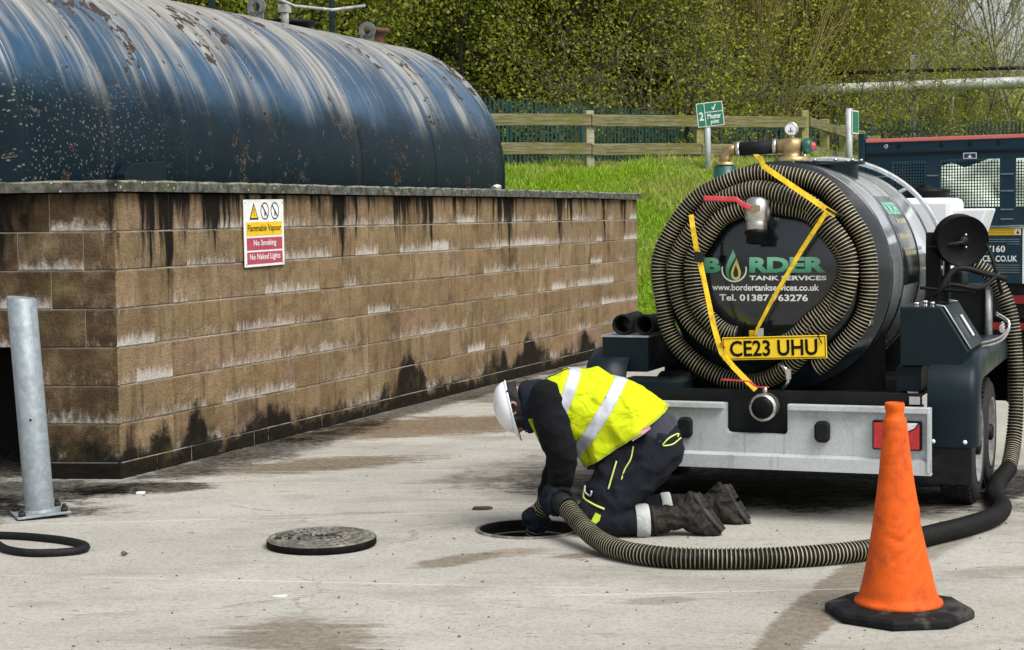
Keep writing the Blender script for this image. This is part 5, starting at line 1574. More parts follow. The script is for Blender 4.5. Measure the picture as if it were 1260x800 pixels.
mb = MB(); mb.ribbon([(-0.055, 0.0, 1.53), (-0.095, 0.0, 1.548), (-0.125, 0.0, 1.572), (-0.29, 0.0, 1.580)], 0.026, 0.014, (0, 0.12, 1)); mb.build('red_handle', M_REDH, o, 0.005)
# crown fittings
mb = MB(); mb.lathe([(0.06, 1.60), (0.06, 1.750), (0.03, 1.756)], (-0.335, 0.62, 0), (0, 0, 1), 20); mb.build('green_flange', M_GREENC, tr)
mb = MB(); mb.lathe([(0.062, 1.756), (0.062, 1.772), (0.03, 1.774)], (-0.335, 0.62, 0), (0, 0, 1), 20)
mb.tube([(-0.335, 0.62, 1.765), (-0.335, 0.62, 1.80), (-0.325, 0.62, 1.823), (-0.30, 0.62, 1.835), (-0.27, 0.62, 1.838)], 0.030, 16); mb.build('brass_elbow', M_BRASS, tr)
mb = MB(); mb.tube([(-0.275, 0.62, 1.837), (-0.17, 0.62, 1.842), (-0.055, 0.62, 1.848)], 0.036, 16); o = mb.build('rubber_pipe', M_RUBBER, tr)
for x in (-0.262, -0.068):
    mb = MB(); mb.lathe([(0.0375, -0.010), (0.0405, -0.009), (0.0405, 0.009), (0.0375, 0.010)], (x, 0.62, 1.8375 + (0.01 if x > -.1 else 0)), (1, 0, 0.04), 20); mb.build('hose_clip', M_STEEL, o)
mb = MB()
mb.lathe([(0.09, 1.770), (0.09, 1.790), (0.052, 1.793), (0.050, 1.815), (0.056, 1.83), (0.058, 1.86), (0.045, 1.885), (0.0005, 1.892)], (0.02, 0.62, 0), (0, 0, 1), 24)
mb.tube([(-0.06, 0.62, 1.848), (0.065, 0.62, 1.848)], 0.036, 16)
bv = mb.build('brass_relief_valve', M_BRASS, tr)
mb = MB(); mb.lathe([(0.038, 0.060), (0.040, 0.068), (0.040, 0.090), (0.030, 0.104), (0.0005, 0.106)], (0.02, 0.62, 1.846), (1, 0, 0), 20); mb.build('green_cap', M_GREENC, bv)
mb = MB(); mb.lathe([(0.019, 0.104), (0.018, 0.118), (0.0005, 0.124)], (0.02, 0.62, 1.846), (1, 0, 0), 16); mb.build('red_tip', M_REDH, bv)
mb = MB(); mb.cyl((0.02, 0.62, 1.885), (0.02, 0.62, 1.905), 0.012, 10); mb.lathe([(0.0005, 0.022), (0.034, 0.022), (0.036, 0.0), (0.036, -0.018), (0.030, -0.020)], (0.02, 0.61, 1.935), (0, 1, 0), 28)
gg = mb.build('pressure_gauge', M_STEEL, tr)
mb = MB(); mb.lathe([(0.031, -0.0175), (0.0005, -0.0175)], (0.02, 0.61, 1.935), (0, 1, 0), 28); mb.build('gauge_face', M_WHITEP, gg)
mb = MB(); mb.box((0.02, 0.5905, 1.930), (0.003, 0.002, 0.026)); mb.box((0.02, 0.5905, 1.9235), (0.028, 0.002, 0.003)); mb.build('gauge_needle', M_BLACKP, gg)
mb = MB(); mb.lathe([(0.19, 1.64), (0.19, 1.755), (0.225, 1.757), (0.225, 1.772), (0.0005, 1.775)], (0.10, 1.02, 0), (0, 0, 1), 40); hn = mb.build('hatch_neck', M_NAVY_SAT, tr)
for k in range(12):
    a = 2 * math.pi * k / 12
    mb = MB(); mb.cyl((0.10 + .207 * math.cos(a), 1.02 + .207 * math.sin(a), 1.770), (0.10 + .207 * math.cos(a), 1.02 + .207 * math.sin(a), 1.784), 0.010, 6); mb.build('bolt', M_STEEL, hn)
mb = MB(); mb.cyl((0.09, 0.60, 1.77), (0.09, 0.60, 1.805), 0.009, 8); mb.build('stud', M_STEEL, tr)
# hoop rail over the tank
hp = []
for a in np.linspace(R_(100), R_(-6), 26):
    hp.append((TX + 0.675 * math.cos(a), 1.62, TZ + 0.02 + 0.60 * math.sin(a)))
mb = MB(); mb.tube(hp, 0.0145, 10); hr = mb.build('hoop_rail', M_GALV, tr)
for a in (78, 46, 12):
    c, s = math.cos(R_(a)), math.sin(R_(a))
    mb = MB(); mb.tube([(TX + 0.59 * c, 1.62, TZ + .59 * s), (TX + 0.675 * c, 1.62, TZ + 0.02 + .60 * s)], 0.011, 8); mb.build('stand_off', M_GALV, hr)
mb = MB(); mb.lathe([(0.030, 0.03), (0.028, -0.006), (0.018, -0.022), (0.0005, -0.028)], (0.46, dish(0.46, 0.955), 0.955), (0, 1, 0), 18); mb.build('side_sight_glass', M_STEEL, tr)
# water tank at the front
mb = MB(); mb.box((0.27, 2.40, 1.24), (0.76, 0.62, 0.68)); wt = mb.build('water_tank', M_WHITEPL, tr, 0.035)
mb = MB(); mb.prism([(0.645, 1.30), (0.775, 1.30), (0.845, 1.515), (0.645, 1.515)], 1, 2.15, 2.66); mb.build('tank_step', M_WHITEPL, wt, 0.012)
mb = MB(); mb.lathe([(0.135, 1.575), (0.135, 1.605), (0.15, 1.61), (0.145, 1.632), (0.04, 1.645), (0.04, 1.656), (0.0005, 1.658)], (0.46, 2.38, 0), (0, 0, 1), 32); mb.build('lid', M_BLACKP, wt)
# right tool box with sloping lid
bxp = [(0.622, 0.747), (0.915, 0.753), (0.945, 0.825), (0.818, 1.033), (0.622, 1.033)]
mb = MB(); mb.prism(bxp, 1, 0.29, 0.92); tb = mb.build('tool_box', M_NAVY_SAT, tr, 0.004)
dl = Vector((0.945 - 0.818, 0, 0.825 - 1.033)); dln = Vector((dl.z, 0, -dl.x)).normalized() * -1
mb = MB()
c0 = Vector((0.818, 0, 1.033)); c1 = Vector((0.945, 0, 0.825))
off = dln * 0.016
for (ya, yb) in ((0.36, 0.86),):
    p = [c0 + off * .1, c1 + off * .1, c1 + off, c0 + off]
    mb.add([(q.x, ya, q.z) for q in p] + [(q.x, yb, q.z) for q in p], [(0, 1, 2, 3), (7, 6, 5, 4), (0, 4, 5, 1), (1, 5, 6, 2), (2, 6, 7, 3), (3, 7, 4, 0)])
ld = mb.build('sloping_lid', M_NAVY_SAT, tb)
mb = MB()
h0 = c0.lerp(c1, 0.30) + off * 1.5; h1 = c0.lerp(c1, 0.80) + off * 1.5
mb.ribbon([(h0.x, 0.60, h0.z), (h1.x, 0.60, h1.z)], 0.030, 0.010, (0, 1, 0)); mb.build('lid_handle', M_WHITEP, ld, 0.003)
for y_ in (0.355, 0.865):
    a = c0 + off * .6; b_ = c1 + off * .6
    mb = MB(); mb.tube([(a.x - .04, y_, a.z + 0.005), (a.x, y_, a.z), (b_.x, y_, b_.z)], 0.005, 6); mb.build('lid_edge', M_GALV, ld)
mb = MB(); mb.box((0.72, 0.60, 1.036), (0.19, 0.60, 0.006)); mb.build('top_sheet', M_NAVY, tb)
for x, y in ((0.68, 0.45), (0.75, 0.5), (0.70, 0.62)):
    mb = MB(); mb.cyl((x, y, 1.038), (x, y, 1.052), 0.012, 8); mb.build('bolt', M_STEEL, tb)
# left box
mb = MB(); mb.box((-0.792, 0.58, 0.780), (0.247, 0.56, 0.180)); lbx = mb.build('pipe_box', M_NAVY_SAT, tr, 0.004)
mb = MB(); mb.box((-0.792, 0.58, 0.874), (0.257, 0.57, 0.010)); mb.build('box_lid', M_GALV, lbx)
# mudguards, flaps, wheels on both sides
for s in (1, -1):
    path = [(0.20, 0.365), (0.20, 0.60), (0.235, 0.70), (0.30, 0.765), (0.40, 0.80), (0.55, 0.81), (1.60, 0.81), (1.78, 0.79), (1.88, 0.72), (1.92, 0.60), (1.92, 0.42)]
    P2, _ = catmull([(0, a, b_) for a, b_ in path], 0.04)
    mb = MB()
    xi, xo = 0.765 * s, 1.005 * s
    cs = [(xi, 0.0), (xo - 0.045 * s, 0.0), (xo - 0.015 * s, -0.012), (xo, -0.05), (xo, -0.125), (xo - 0.012 * s, -0.125), (xo - 0.012 * s, -0.05), (xo - 0.045 * s, -0.016), (xi, -0.012)]
    fr_ = []
    for i in range(len(P2)):
        a = P2[max(0, i - 1)]; b_ = P2[min(len(P2) - 1, i + 1)]
        t = np.array([b_[1] - a[1], b_[2] - a[2]]); t /= np.linalg.norm(t)
        nn = np.array([-t[1], t[0]])
        fr_.append((P2[i][1:], nn))
    m_ = len(cs)
    vs = [(x, p[0] + nn[0] * d, p[1] + nn[1] * d) for p, nn in fr_ for x, d in cs]
    fs = [(i * m_ + k, (i + 1) * m_ + k, (i + 1) * m_ + (k + 1) % m_, i * m_ + (k + 1) % m_) for i in range(len(fr_) - 1) for k in range(m_)]
    if s < 0: fs = [tuple(reversed(f)) for f in fs]
    mb.add(vs, fs, 0, True)
    mg = mb.build('mudguard', M_NAVY_SAT, tr)
    if s > 0:
        o_ = mg.modifiers.new('edge', 'EDGE_SPLIT'); o_.split_angle = R_(50)
    mb = MB(); mb.box((0.868 * s, 0.212, 0.285), (0.218, 0.010, 0.205)); mf = mb.build('mudflap', M_RUBBER, tr, 0.003)
    for x in (0.795, 0.945):
        mb = MB(); mb.lathe([(0.011, -0.022), (0.010, -0.028), (0.0005, -0.030)], (x * s, 0.215, 0.392), (0, 1, 0), 10); mb.build('bolt', M_WHITEP, mf)
    for yy_ in (0.84, 1.46):
        wheel(tr, 0.855 * s, yy_, 0.293, 0.175, side=s)
# chassis and running gear
mb = MB()
for x in (-0.45, 0.45):
    mb.box((x, 1.75, 0.52), (0.07, 3.3, 0.12))
mb.box((0, 0.16, 0.52), (1.5, 0.08, 0.10)); mb.box((0, 1.75, 0.52), (1.5, 0.06, 0.10)); mb.box((0, 3.0, 0.52), (1.3, 0.08, 0.10))
mb.build('chassis', M_DARK, tr)
mb = MB(); mb.box((0, 0.115, 0.592), (1.5, 0.05, 0.075)); mb.build('deck_edge', M_DARK, tr)
mb = MB(); mb.box((0, 1.0, 0.595), (1.42, 1.7, 0.02)); mb.build('deck_plate', M_DARK, tr)
for yy_ in (0.84, 1.46):
    mb = MB(); mb.cyl((-0.80, yy_, 0.293), (0.80, yy_, 0.293), 0.035, 14); mb.build('axle', M_DARK, tr)
for yy_ in (0.55, 1.55):
    mb = MB(); mb.prism([(-0.5, 0.6), (0.5, 0.6), (0.50, 0.90), (0.36, 0.735), (0.15, 0.615), (0.0, 0.61), (-0.2, 0.615), (-0.42, 0.735), (-0.55, 0.90)], 1, yy_, yy_ + 0.06); mb.build('cradle', M_DARK, tr)
mb = MB(); mb.prism([(-0.5, 3.0), (0.5, 3.0), (0.08, 4.3), (-0.08, 4.3)], 2, 0.48, 0.56); mb.build('drawbar', M_GALV, tr)
mb = MB(); mb.box((0.69, 0.26, 0.60), (0.05, 0.40, 0.035), rot=Matrix.Rotation(R_(10), 3, 'Z')); mb.build('deck_bracket', M_GALV, tr)
mb = MB(); mb.box((-0.6, 0.25, 0.63), (0.35, 0.30, 0.06)); mb.build('side_bracket', M_NAVY_SAT, tr)
mb = MB(); mb.box((0.66, 0.5, 0.68), (0.12, 0.35, 0.12)); mb.build('side_bracket', M_NAVY_SAT, tr)
# pump end: post, engine, hoses
mb = MB(); mb.box((0.66, 1.22, 1.08), (0.075, 0.06, 0.62)); mb.box((0.73, 1.25, 1.06), (0.03, 0.05, 0.5)); mb.build('reel_post', M_DARK, tr, 0.006)
mb = MB(); mb.box((0.66, 1.95, 0.85), (0.44, 0.42, 0.46)); mb.box((0.62, 1.9, 1.12), (0.26, 0.30, 0.10)); pu = mb.build('pump_unit', M_DARK, tr, 0.02)
mb = MB(); mb.cyl((0.90, 1.72, 0.72), (0.90, 1.72, 1.06), 0.018, 12); mb.build('filter_bowl', M_GALV, pu)
mb = MB()
mb.tube([tuple(p) for p in catmull([(0.70, 0.95, 1.06), (0.78, 0.95, 1.12), (0.92, 1.0, 1.10), (1.0, 1.1, 1.16)], 0.03)[0]], 0.010, 6)
mb.tube([tuple(p) for p in catmull([(0.72, 1.0, 1.08), (0.80, 1.05, 1.20), (0.95, 1.1, 1.17), (1.05, 1.15, 1.14)], 0.03)[0]], 0.016, 8)
mb.tube([tuple(p) for p in catmull([(0.62, 1.0, 1.10), (0.75, 1.0, 1.09), (0.90, 1.0, 1.08)], 0.03)[0]], 0.008, 6)
mb.build('pump_hoses', M_RUBBER, tr)
for k in range(2):
    mb = MB(); mb.tube([tuple(p) for p in catmull([(0.93, 0.80, 0.80 + .02 * k), (1.05, 0.82, 0.84 + .02 * k), (1.09, 0.85, 0.92 + .01 * k), (1.02, 0.88, 0.97 + .01 * k)], 0.02)[0]], 0.007, 8)
    mb.build('loop_cable', M_STEEL, tr)
# hose reel
rl = MB()
ra = Vector((-0.38, 1, 0.10)).normalized()
rc = (0.815, 1.15, 1.345)
rl.lathe([(0.0005, -0.030), (0.128, -0.034), (0.134, -0.040), (0.138, -0.034), (0.136, -0.024), (0.09, -0.022), (0.06, -0.02), (0.06, 0.06), (0.09, 0.062), (0.136, 0.064), (0.138, 0.07), (0.132, 0.075), (0.0005, 0.07)], rc, ra, 48)
rlo = rl.build('hose_reel', M_BLACKP, tr)
cpos = Vector(rc) - ra * 0.04
mb = MB(); mb.lathe([(0.03, 0), (0.026, -0.014), (0.0005, -0.018)], cpos, ra, 18); mb.build('reel_hub', M_DARK, rlo)
mb = MB(); mb.tube([cpos - ra * 0.02 + Vector((-0.19, 0.02, -0.035)), cpos - ra * 0.03, ], 0.011, 10); mb.build('crank_arm', M_DARK, rlo)
for dz in (0.035, -0.03):
    p = cpos + Vector((0.012, 0, dz)); mb = MB(); mb.lathe([(0.008, 0), (0.006, -0.008), (0.0005, -0.009)], p, ra, 8); mb.build('bolt', M_STEEL, rlo)
mb = MB(); p = Vector(rc) + ra * .03; mb.tube([p + Vector((0.12, 0, 0.02)), p + Vector((0.17, -.02, -0.10)), p + Vector((0.22, -0.05, -0.28))], 0.010, 8); mb.build('reel_strap', M_RUBBER, rlo)

# ------------------------------------------------------------------ coiled suction hose on the dished end
HRd = 0.0455
pts_ = []
# radius of each turn (inner to outer) at eight angles: right, upper right, top, ... counter-clockwise
TAB = np.array([[0.425, 0.385, 0.350, 0.335, 0.360, 0.345, 0.305, 0.345],
                [0.440, 0.430, 0.412, 0.425, 0.452, 0.435, 0.372, 0.400],
                [0.533, 0.520, 0.497, 0.515, 0.545, 0.590, 0.545, 0.530],
                [0.545, 0.520, 0.497, 0.515, 0.545, 0.590, 0.545, 0.530]])
def trad(k, th):
    u = (th / (math.pi / 4)) % 8.0
    i = int(u); f = u - i; f = f * f * (3 - 2 * f)
    return TAB[k][i % 8] * (1 - f) + TAB[k][(i + 1) % 8] * f
n = 170
th0 = R_(250); total = 2 * math.pi * 2 + R_(250 + 62)
for k in range(n + 1):
    q = total * k / n
    th = th0 - q
    s_ = (q - R_(350)) / (2 * math.pi) + 1.0       # turns step outwards on the lower right
    i = max(0, min(2, int(math.floor(s_)))); f = min(1, max(0, (s_ - i - 0.833) / 0.167)); f = f * f * (3 - 2 * f)
    r = trad(i, th) * (1 - f) + trad(i + 1, th) * f
    lv_k = i + f
    r += 0.006 * math.sin(3.7 * q) + 0.004 * math.sin(9.1 * q + 1)
    x = -0.047 + r * math.cos(th); z = 1.200 + r * math.sin(th)
    front = max(0, 1 - abs(lv_k - 1)) * max(0.0, math.cos((th - R_(35)) )) ** 0.7 if math.cos(th - R_(35)) > 0 else 0.0
    y = dish(x, z) - HRd - 0.004 - 0.058 * front - 0.010 * (0.5 + 0.5 * math.sin(2.3 * q))
    pts_.append((x, y, z))
mb = MB(); mb.hose(pts_, HRd, 0.0172, 16, 0.16)
ch = mb.build('coiled_suction_hose', [M_HOSE_C, M_HOSE_B])
ch.location = TO; ch.rotation_euler = (0, 0, -AZ)
tag(ch, 'coiled ribbed black and cream suction hose strapped to the trailer tank end', 'hose')
# straps
M_BUCK = simple('black_buckle', (0.012, 0.012, 0.013), 0.4, 0.3, 0.2, 30, 0.1)
st = empty('ratchet_strap', TO, (0, 0, -AZ)); tag(st, 'yellow strap running from the coil\'s top over to the right and down', 'strap')
mb = MB()
mb.ribbon([(-0.12, 0.40, 1.80), (-0.055, 0.22, 1.775), (-0.02, 0.13, 1.735), (0.10, 0.095, 1.655), (0.22, 0.080, 1.575), (0.30, 0.078, 1.520), (0.345, 0.082, 1.490)], 0.027, 0.003, [(0.35, 0.9, 0.1)] + [(0.55, 0.3, 0.85)] * 6)
mb.build('webbing', M_STRAP, st)
mb = MB(); mb.ribbon([(0.305, 0.074, 1.512), (0.17, 0.085, 1.31), (0.03, 0.085, 1.075), (-0.045, 0.095, 0.935), (-0.055, 0.115, 0.90)], 0.023, 0.003, [(0.8, 0.5, -0.4), (0.8, 0.6, -0.4), (0.6, 0.8, -0.3), (0.4, 0.9, -0.2), (0.4, 0.9, -0.2)]); mb.build('webbing', M_STRAP, st)
mb = MB(); mb.ribbon([(-0.075, 0.105, 0.925), (-0.072, 0.118, 0.88)], 0.03, 0.003, (1, 0, 0)); mb.build('webbing', M_STRAP, st)
mb = MB(); mb.box((-0.035, 0.112, 0.912), (0.036, 0.012, 0.05)); mb.build('hook', M_STEEL, st, 0.003)
mb = MB(); mb.tube([(0.30, 0.076, 1.522), (0.345, 0.078, 1.497), (0.37, 0.12, 1.486)], 0.006, 8); mb.build('anchor_hook', M_BUCK, st)
st2 = empty('ratchet_strap', TO, (0, 0, -AZ)); tag(st2, 'yellow strap with a black buckle hanging down the coil\'s left side to the plate', 'strap')
mb = MB(); mb.ribbon([(-0.380, 0.10, 1.50), (-0.368, 0.085, 1.44), (-0.350, 0.085, 1.335), (-0.337, 0.09, 1.295)], 0.025, 0.003, (1, 0.1, 0)); mb.build('webbing', M_STRAP, st2)
mb = MB(); mb.ribbon([(-0.335, 0.09, 1.275), (-0.30, 0.085, 1.12), (-0.268, 0.092, 0.96), (-0.240, 0.085, 0.865), (-0.222, 0.076, 0.815), (-0.160, 0.07, 0.745), (-0.045, 0.06, 0.635)], 0.027, 0.003, [(1, 0.2, 0.1), (0.7, 0.7, 0), (0.9, 0.4, 0.1), (1, 0.1, 0.2), (1, 0, 0.5), (0.8, 0.3, 0.6), (0.8, 0.3, 0.6)]); mb.build('webbing', M_STRAP, st2)
mb = MB(); mb.box((-0.338, 0.088, 1.290), (0.046, 0.026, 0.05), rot=Matrix.Rotation(R_(10), 3, 'Y')); mb.build('buckle', M_BUCK, st2, 0.004)
# two pipe couplings on the left box
for (x, nm) in ((-0.806, 'left'), (-0.688, 'right')):
    mb = MB(); mb.lathe([(0.040, 0.40), (0.049, 0.395), (0.049, 0.03), (0.054, 0.028), (0.054, 0.0), (0.046, -0.003), (0.041, 0.004), (0.040, 0.395)], (0, 0, 0), (0, 1, 0), 28)
    o = mb.build('rubber_coupling', M_RUBBER)
    q = TO + SX * x + AX * 0.305
    o.location = (q.x, q.y, 0.8795 + 0.0545); o.rotation_euler = (0, 0, -AZ + (0.10 if nm == 'left' else -0.02))
    tag(o, 'black rubber pipe stub, the %s one of the two on the trailer\'s left box' % nm, 'pipe', 'pipe stubs on the trailer box')

# ------------------------------------------------------------------ hose along the ground and up to the pump
HG = 0.0455
def TW(x, y, z):
    q = TO + SX * x + AX * y
    return (q.x, q.y, z)
low = [(0.093, 8.52, -0.45), (0.093, 8.51, -0.10), (0.115, 8.47, 0.06), (0.165, 8.40, 0.155), (0.225, 8.28, 0.165), (0.285, 8.12, 0.115), (0.36, 7.92, 0.065), (0.46, 7.72, 0.047), (0.60, 7.575, 0.046), (0.76, 7.515, 0.046), (1.02, 7.50, 0.046), (1.27, 7.54, 0.046), (1.50, 7.64, 0.046), (1.66, 7.77, 0.046)]
smooth_ = [(1.64, 7.75, 0.046), (1.76, 7.87, 0.047), (1.92, 8.03, 0.047), (2.10, 8.21, 0.047), (2.28, 8.44, 0.047), (2.40, 8.72, 0.047), (2.45, 9.02, 0.048), (2.56, 9.40, 0.055), (2.70, 9.68, 0.10)]
upper = [(2.69, 9.66, 0.09), (2.76, 9.82, 0.20), (2.80, 9.90, 0.42), (2.80, 9.93, 0.70), (2.77, 9.95, 0.95), (2.69, 9.98, 1.12), (2.57, 10.0, 1.215), (2.44, 10.03, 1.24), (2.30, 10.08, 1.21), (2.18, 10.14, 1.12)]
gh = empty('ground_suction_hose', (0.093, 8.52, 0)); tag(gh, 'ribbed suction hose lying across the ground from the manhole round to the trailer side', 'hose')
mb = MB(); mb.hose(low, HG, 0.0185, 16, 0.14); mb.build('ribbed_length', [M_HOSE_C2, M_HOSE_B], gh, off=gh.location)
sp_, _ = catmull(smooth_, 0.03)
mb = MB(); mb.hose(smooth_, HG * 1.03, 0.0185, 16, 0.05); mb.build('dark_length', [M_RUBBER, M_HOSE_B], gh, off=gh.location)
mb = MB(); mb.hose(upper, HG * 0.97, 0.0185, 16, 0.14); mb.build('ribbed_length', [M_HOSE_C2, M_HOSE_B], gh, off=gh.location)
mb = MB(); mb.tube([(0.175, 8.385, 0.16), (0.215, 8.295, 0.167), (0.25, 8.215, 0.150)], 0.052, 18); mb.build('rubber_sleeve', M_RUBBER, gh, off=gh.location)

# ================================================================== CONE
cn = empty('traffic_cone', (1.432, 6.60, 0), (0, 0, R_(8))); tag(cn, 'dented orange traffic cone on a black rubber base', 'traffic cone')
bm = bmesh.new()
prof = [(0.162, 0.046), (0.1635, 0.051), (0.161, 0.061), (0.150, 0.066), (0.143, 0.085), (0.132, 0.13), (0.113, 0.215), (0.0905, 0.335), (0.0755, 0.44), (0.0625, 0.535), (0.051, 0.645), (0.0435, 0.728), (0.040, 0.742), (0.034, 0.746), (0.0335, 0.768), (0.0365, 0.774), (0.0365, 0.794), (0.034, 0.799), (0.029, 0.799), (0.028, 0.75)]
dense = []
for (a, b_) in zip(prof[:-1], prof[1:]):
    m_ = max(1, int(abs(b_[1] - a[1]) / 0.012))
    for k in range(m_):
        dense.append((a[0] + (b_[0] - a[0]) * k / m_, a[1] + (b_[1] - a[1]) * k / m_))
dense.append(prof[-1])
mb = MB(); mb.lathe(dense, (0, 0, 0), (0, 0, 1), 72)
nv = []
for (x, y, z) in mb.v:
    r = math.hypot(x, y); an_ = math.atan2(y, x)
    if 0.09 < z < 0.70:
        # creases facing the camera around a third of the height
        for (ca, cz_, wa, wz, amp, sl) in ((R_(-75), 0.325, 0.50, 0.011, 0.0075, 0.055), (R_(-110), 0.300, 0.42, 0.010, 0.006, -0.03), (R_(-58), 0.270, 0.40, 0.011, 0.0065, 0.10), (R_(-105), 0.245, 0.45, 0.009, 0.0045, 0.07), (R_(-38), 0.345, 0.28, 0.035, 0.010, 0)):
            da = (an_ - ca + math.pi) % (2 * math.pi) - math.pi
            g_ = math.exp(-(da / wa) ** 2) * math.exp(-((z - cz_ - sl * da) / wz) ** 2)
            r2 = r - amp * g_
            g2 = math.exp(-(da / wa) ** 2) * math.exp(-((z - cz_ - sl * da - wz * 1.6) / (wz * 0.8)) ** 2)
            r2 += amp * 0.55 * g2
            x, y = x * r2 / r, y * r2 / r; r = r2
        k_ = 1 + 0.012 * mnoise.noise(Vector((x * 9, y * 9, z * 7)))
        x *= k_; y *= k_
    nv.append((x - 0.022 * z, y, z))
mb.v = nv
mb.build('cone_body', M_CONE, cn)
mb = MB()
oc = []
for k in range(8):
    a = R_(22.5 + 45 * k)
    rx = 0.285 * (1.0 if k % 2 else 0.985)
    oc.append((rx * math.cos(a) * 0.965, rx * math.sin(a) * 0.98))
def ringv(s, z): return [(x * s, y * s, z) for x, y in oc]
lv_ = [ringv(0.97, 0.0), ringv(1.0, 0.006), ringv(1.0, 0.026), ringv(0.96, 0.040), ringv(0.90, 0.041), ringv(0.55, 0.050)]
vs = [v for l in lv_ for v in l]
fs = [(i * 8 + k, i * 8 + (k + 1) % 8, (i + 1) * 8 + (k + 1) % 8, (i + 1) * 8 + k) for i in range(5) for k in range(8)] + [tuple(range(7, -1, -1)), tuple(40 + k for k in range(8))]
mb.add(vs, fs)
cb = mb.build('rubber_base', M_CBASE, cn, 0.004); cb.rotation_euler = (0, 0, R_(-2))

# ================================================================== BOLLARD
bo = empty('steel_bollard', (-2.43, 9.09, 0.012), (R_(0.5), R_(-3.2), 0)); tag(bo, 'leaning galvanised steel bollard bolted to the ground at the left', 'bollard')
mb = MB(); mb.lathe([(0.0005, 1.098), (0.060, 1.098), (0.068, 1.100), (0.0735, 1.094), (0.0735, 0.0)], (0, 0, 0.012), (0, 0, 1), 40)
nv = [(x, y, z - (0.012 * x / 0.07 if z > 1.0 else 0)) for x, y, z in mb.v]; mb.v = nv
mb.build('tube', M_GALV_W, bo)
mb = MB(); mb.lathe([(0.083, 0.012), (0.080, 0.020), (0.0735, 0.026)], (0, 0, 0), (0, 0, 1), 32); mb.build('weld_collar', M_GALV_W, bo)
mb = MB(); mb.box((0, 0, 0.006), (0.265, 0.265, 0.012), rot=Matrix.Rotation(R_(24), 3, 'Z')); bpz = mb.build('base_plate', M_GALV_W, bo, 0.002)
M_BOLT = simple('rusty_black_bolt', (0.028, 0.02, 0.016), 0.8, 0.2, 0.4, 40, 0.4)
for a in (45, 135, 225, 315):
    x, y = 0.150 * math.cos(R_(a + 24)), 0.150 * math.sin(R_(a + 24))
    mb = MB(); mb.cyl((x, y, 0.012), (x, y, 0.034), 0.019, 6); mb.cyl((x, y, 0.034), (x, y, 0.050), 0.011, 10); mb.build('bolt', M_BOLT, bpz)
mb = MB(); mb.lathe([(0.007, 0), (0.005, 0.002), (0.0005, 0.002)], (0.012, -0.0725, 0.49), (0, -1, 0), 10); mb.build('pin_hole', M_BLACKP, bo)

# cable loop on the ground
mb = MB()
cl = [(-3.6, 8.62, 0.018), (-3.0, 8.50, 0.018), (-2.45, 8.43, 0.018), (-2.19, 8.33, 0.018), (-2.02, 8.20, 0.018), (-1.955, 8.08, 0.018), (-2.0, 7.99, 0.018), (-2.16, 7.965, 0.018), (-2.30, 8.05, 0.018), (-2.395, 8.19, 0.022), (-2.52, 8.34, 0.05), (-2.75, 8.55, 0.045), (-3.5, 8.9, 0.018)]
p_, _ = catmull(cl, 0.03)
mb.tube([tuple(q) for q in p_], 0.0185, 12)
tag(mb.build('black_cable', M_RUBBER), 'thick black cable lying in a loop on the concrete, lower left', 'cable')

# litter
def scrap(name, label, cat, pts2, loc, th, mat, rot=0.0, cur=0.004):
    mb = MB()
    n = len(pts2)
    mb.prism(pts2, 2, 0, th)
    o = mb.build(name, mat, None, min(0.002, th * .4)); o.location = loc; o.rotation_euler = (0, 0, rot)
    tag(o, label, cat)
M_REDSC = simple('red_grey_scrap', (0.05, 0.028, 0.026), 0.7, 0, 0.5, 60, 0.3, dirt=(0.22, 0.07, 0.06))
scrap('broken_fragment', 'small dark broken fragment lying just beyond the open manhole', 'debris', [(-0.05, -0.02), (0.02, -0.03), (0.055, 0.0), (0.03, 0.03), (-0.04, 0.025)], (-0.165, 9.12, 0.0), 0.013, M_REDSC)
scrap('paper_scrap', 'white scrap of paper on the concrete below the manhole cover', 'litter', [(-0.030, -0.008), (0.01, -0.014), (0.030, 0.0), (0.028, 0.014), (0.0, 0.008)], (-0.94, 7.06, 0.0), 0.006, M_WHITEP)
scrap('plastic_scrap', 'white plastic scrap on the dark wet ground near the bollard', 'litter', [(-0.022, -0.012), (0.02, -0.018), (0.028, 0.012), (-0.012, 0.02)], (-2.06, 9.78, 0.0), 0.012, M_WHITEP)
mb = MB(); pebble(mb, (0, 0, 0.010), 0.018, rg); o = mb.build('loose_stone', M_GRIT); o.location = (-1.76, 7.97, 0); tag(o, 'small grey stone right of the black cable loop', 'stone')
# nearer concrete slabs glimpsed right of the wheels

# ================================================================== PERSON
PY = 8.45
def P(u, v, dy=0.0):
    """side-view design sheet (1 unit = 1/260 m), depth offset dy from the body's mid plane"""
    hy = 264.5 - 0.012 * (u - 630)
    k = (PY + dy) / 2200.0
    return Vector(((u - 630) * k, PY + dy, 1.51 - (v - hy) * k))
pe_ = empty('person', (0.62, PY, 0))
tag(pe_, 'kneeling worker in hi-vis vest, white helmet and dark workwear reaching into the manhole', 'person')
PO = Vector((0.62, PY, 0))

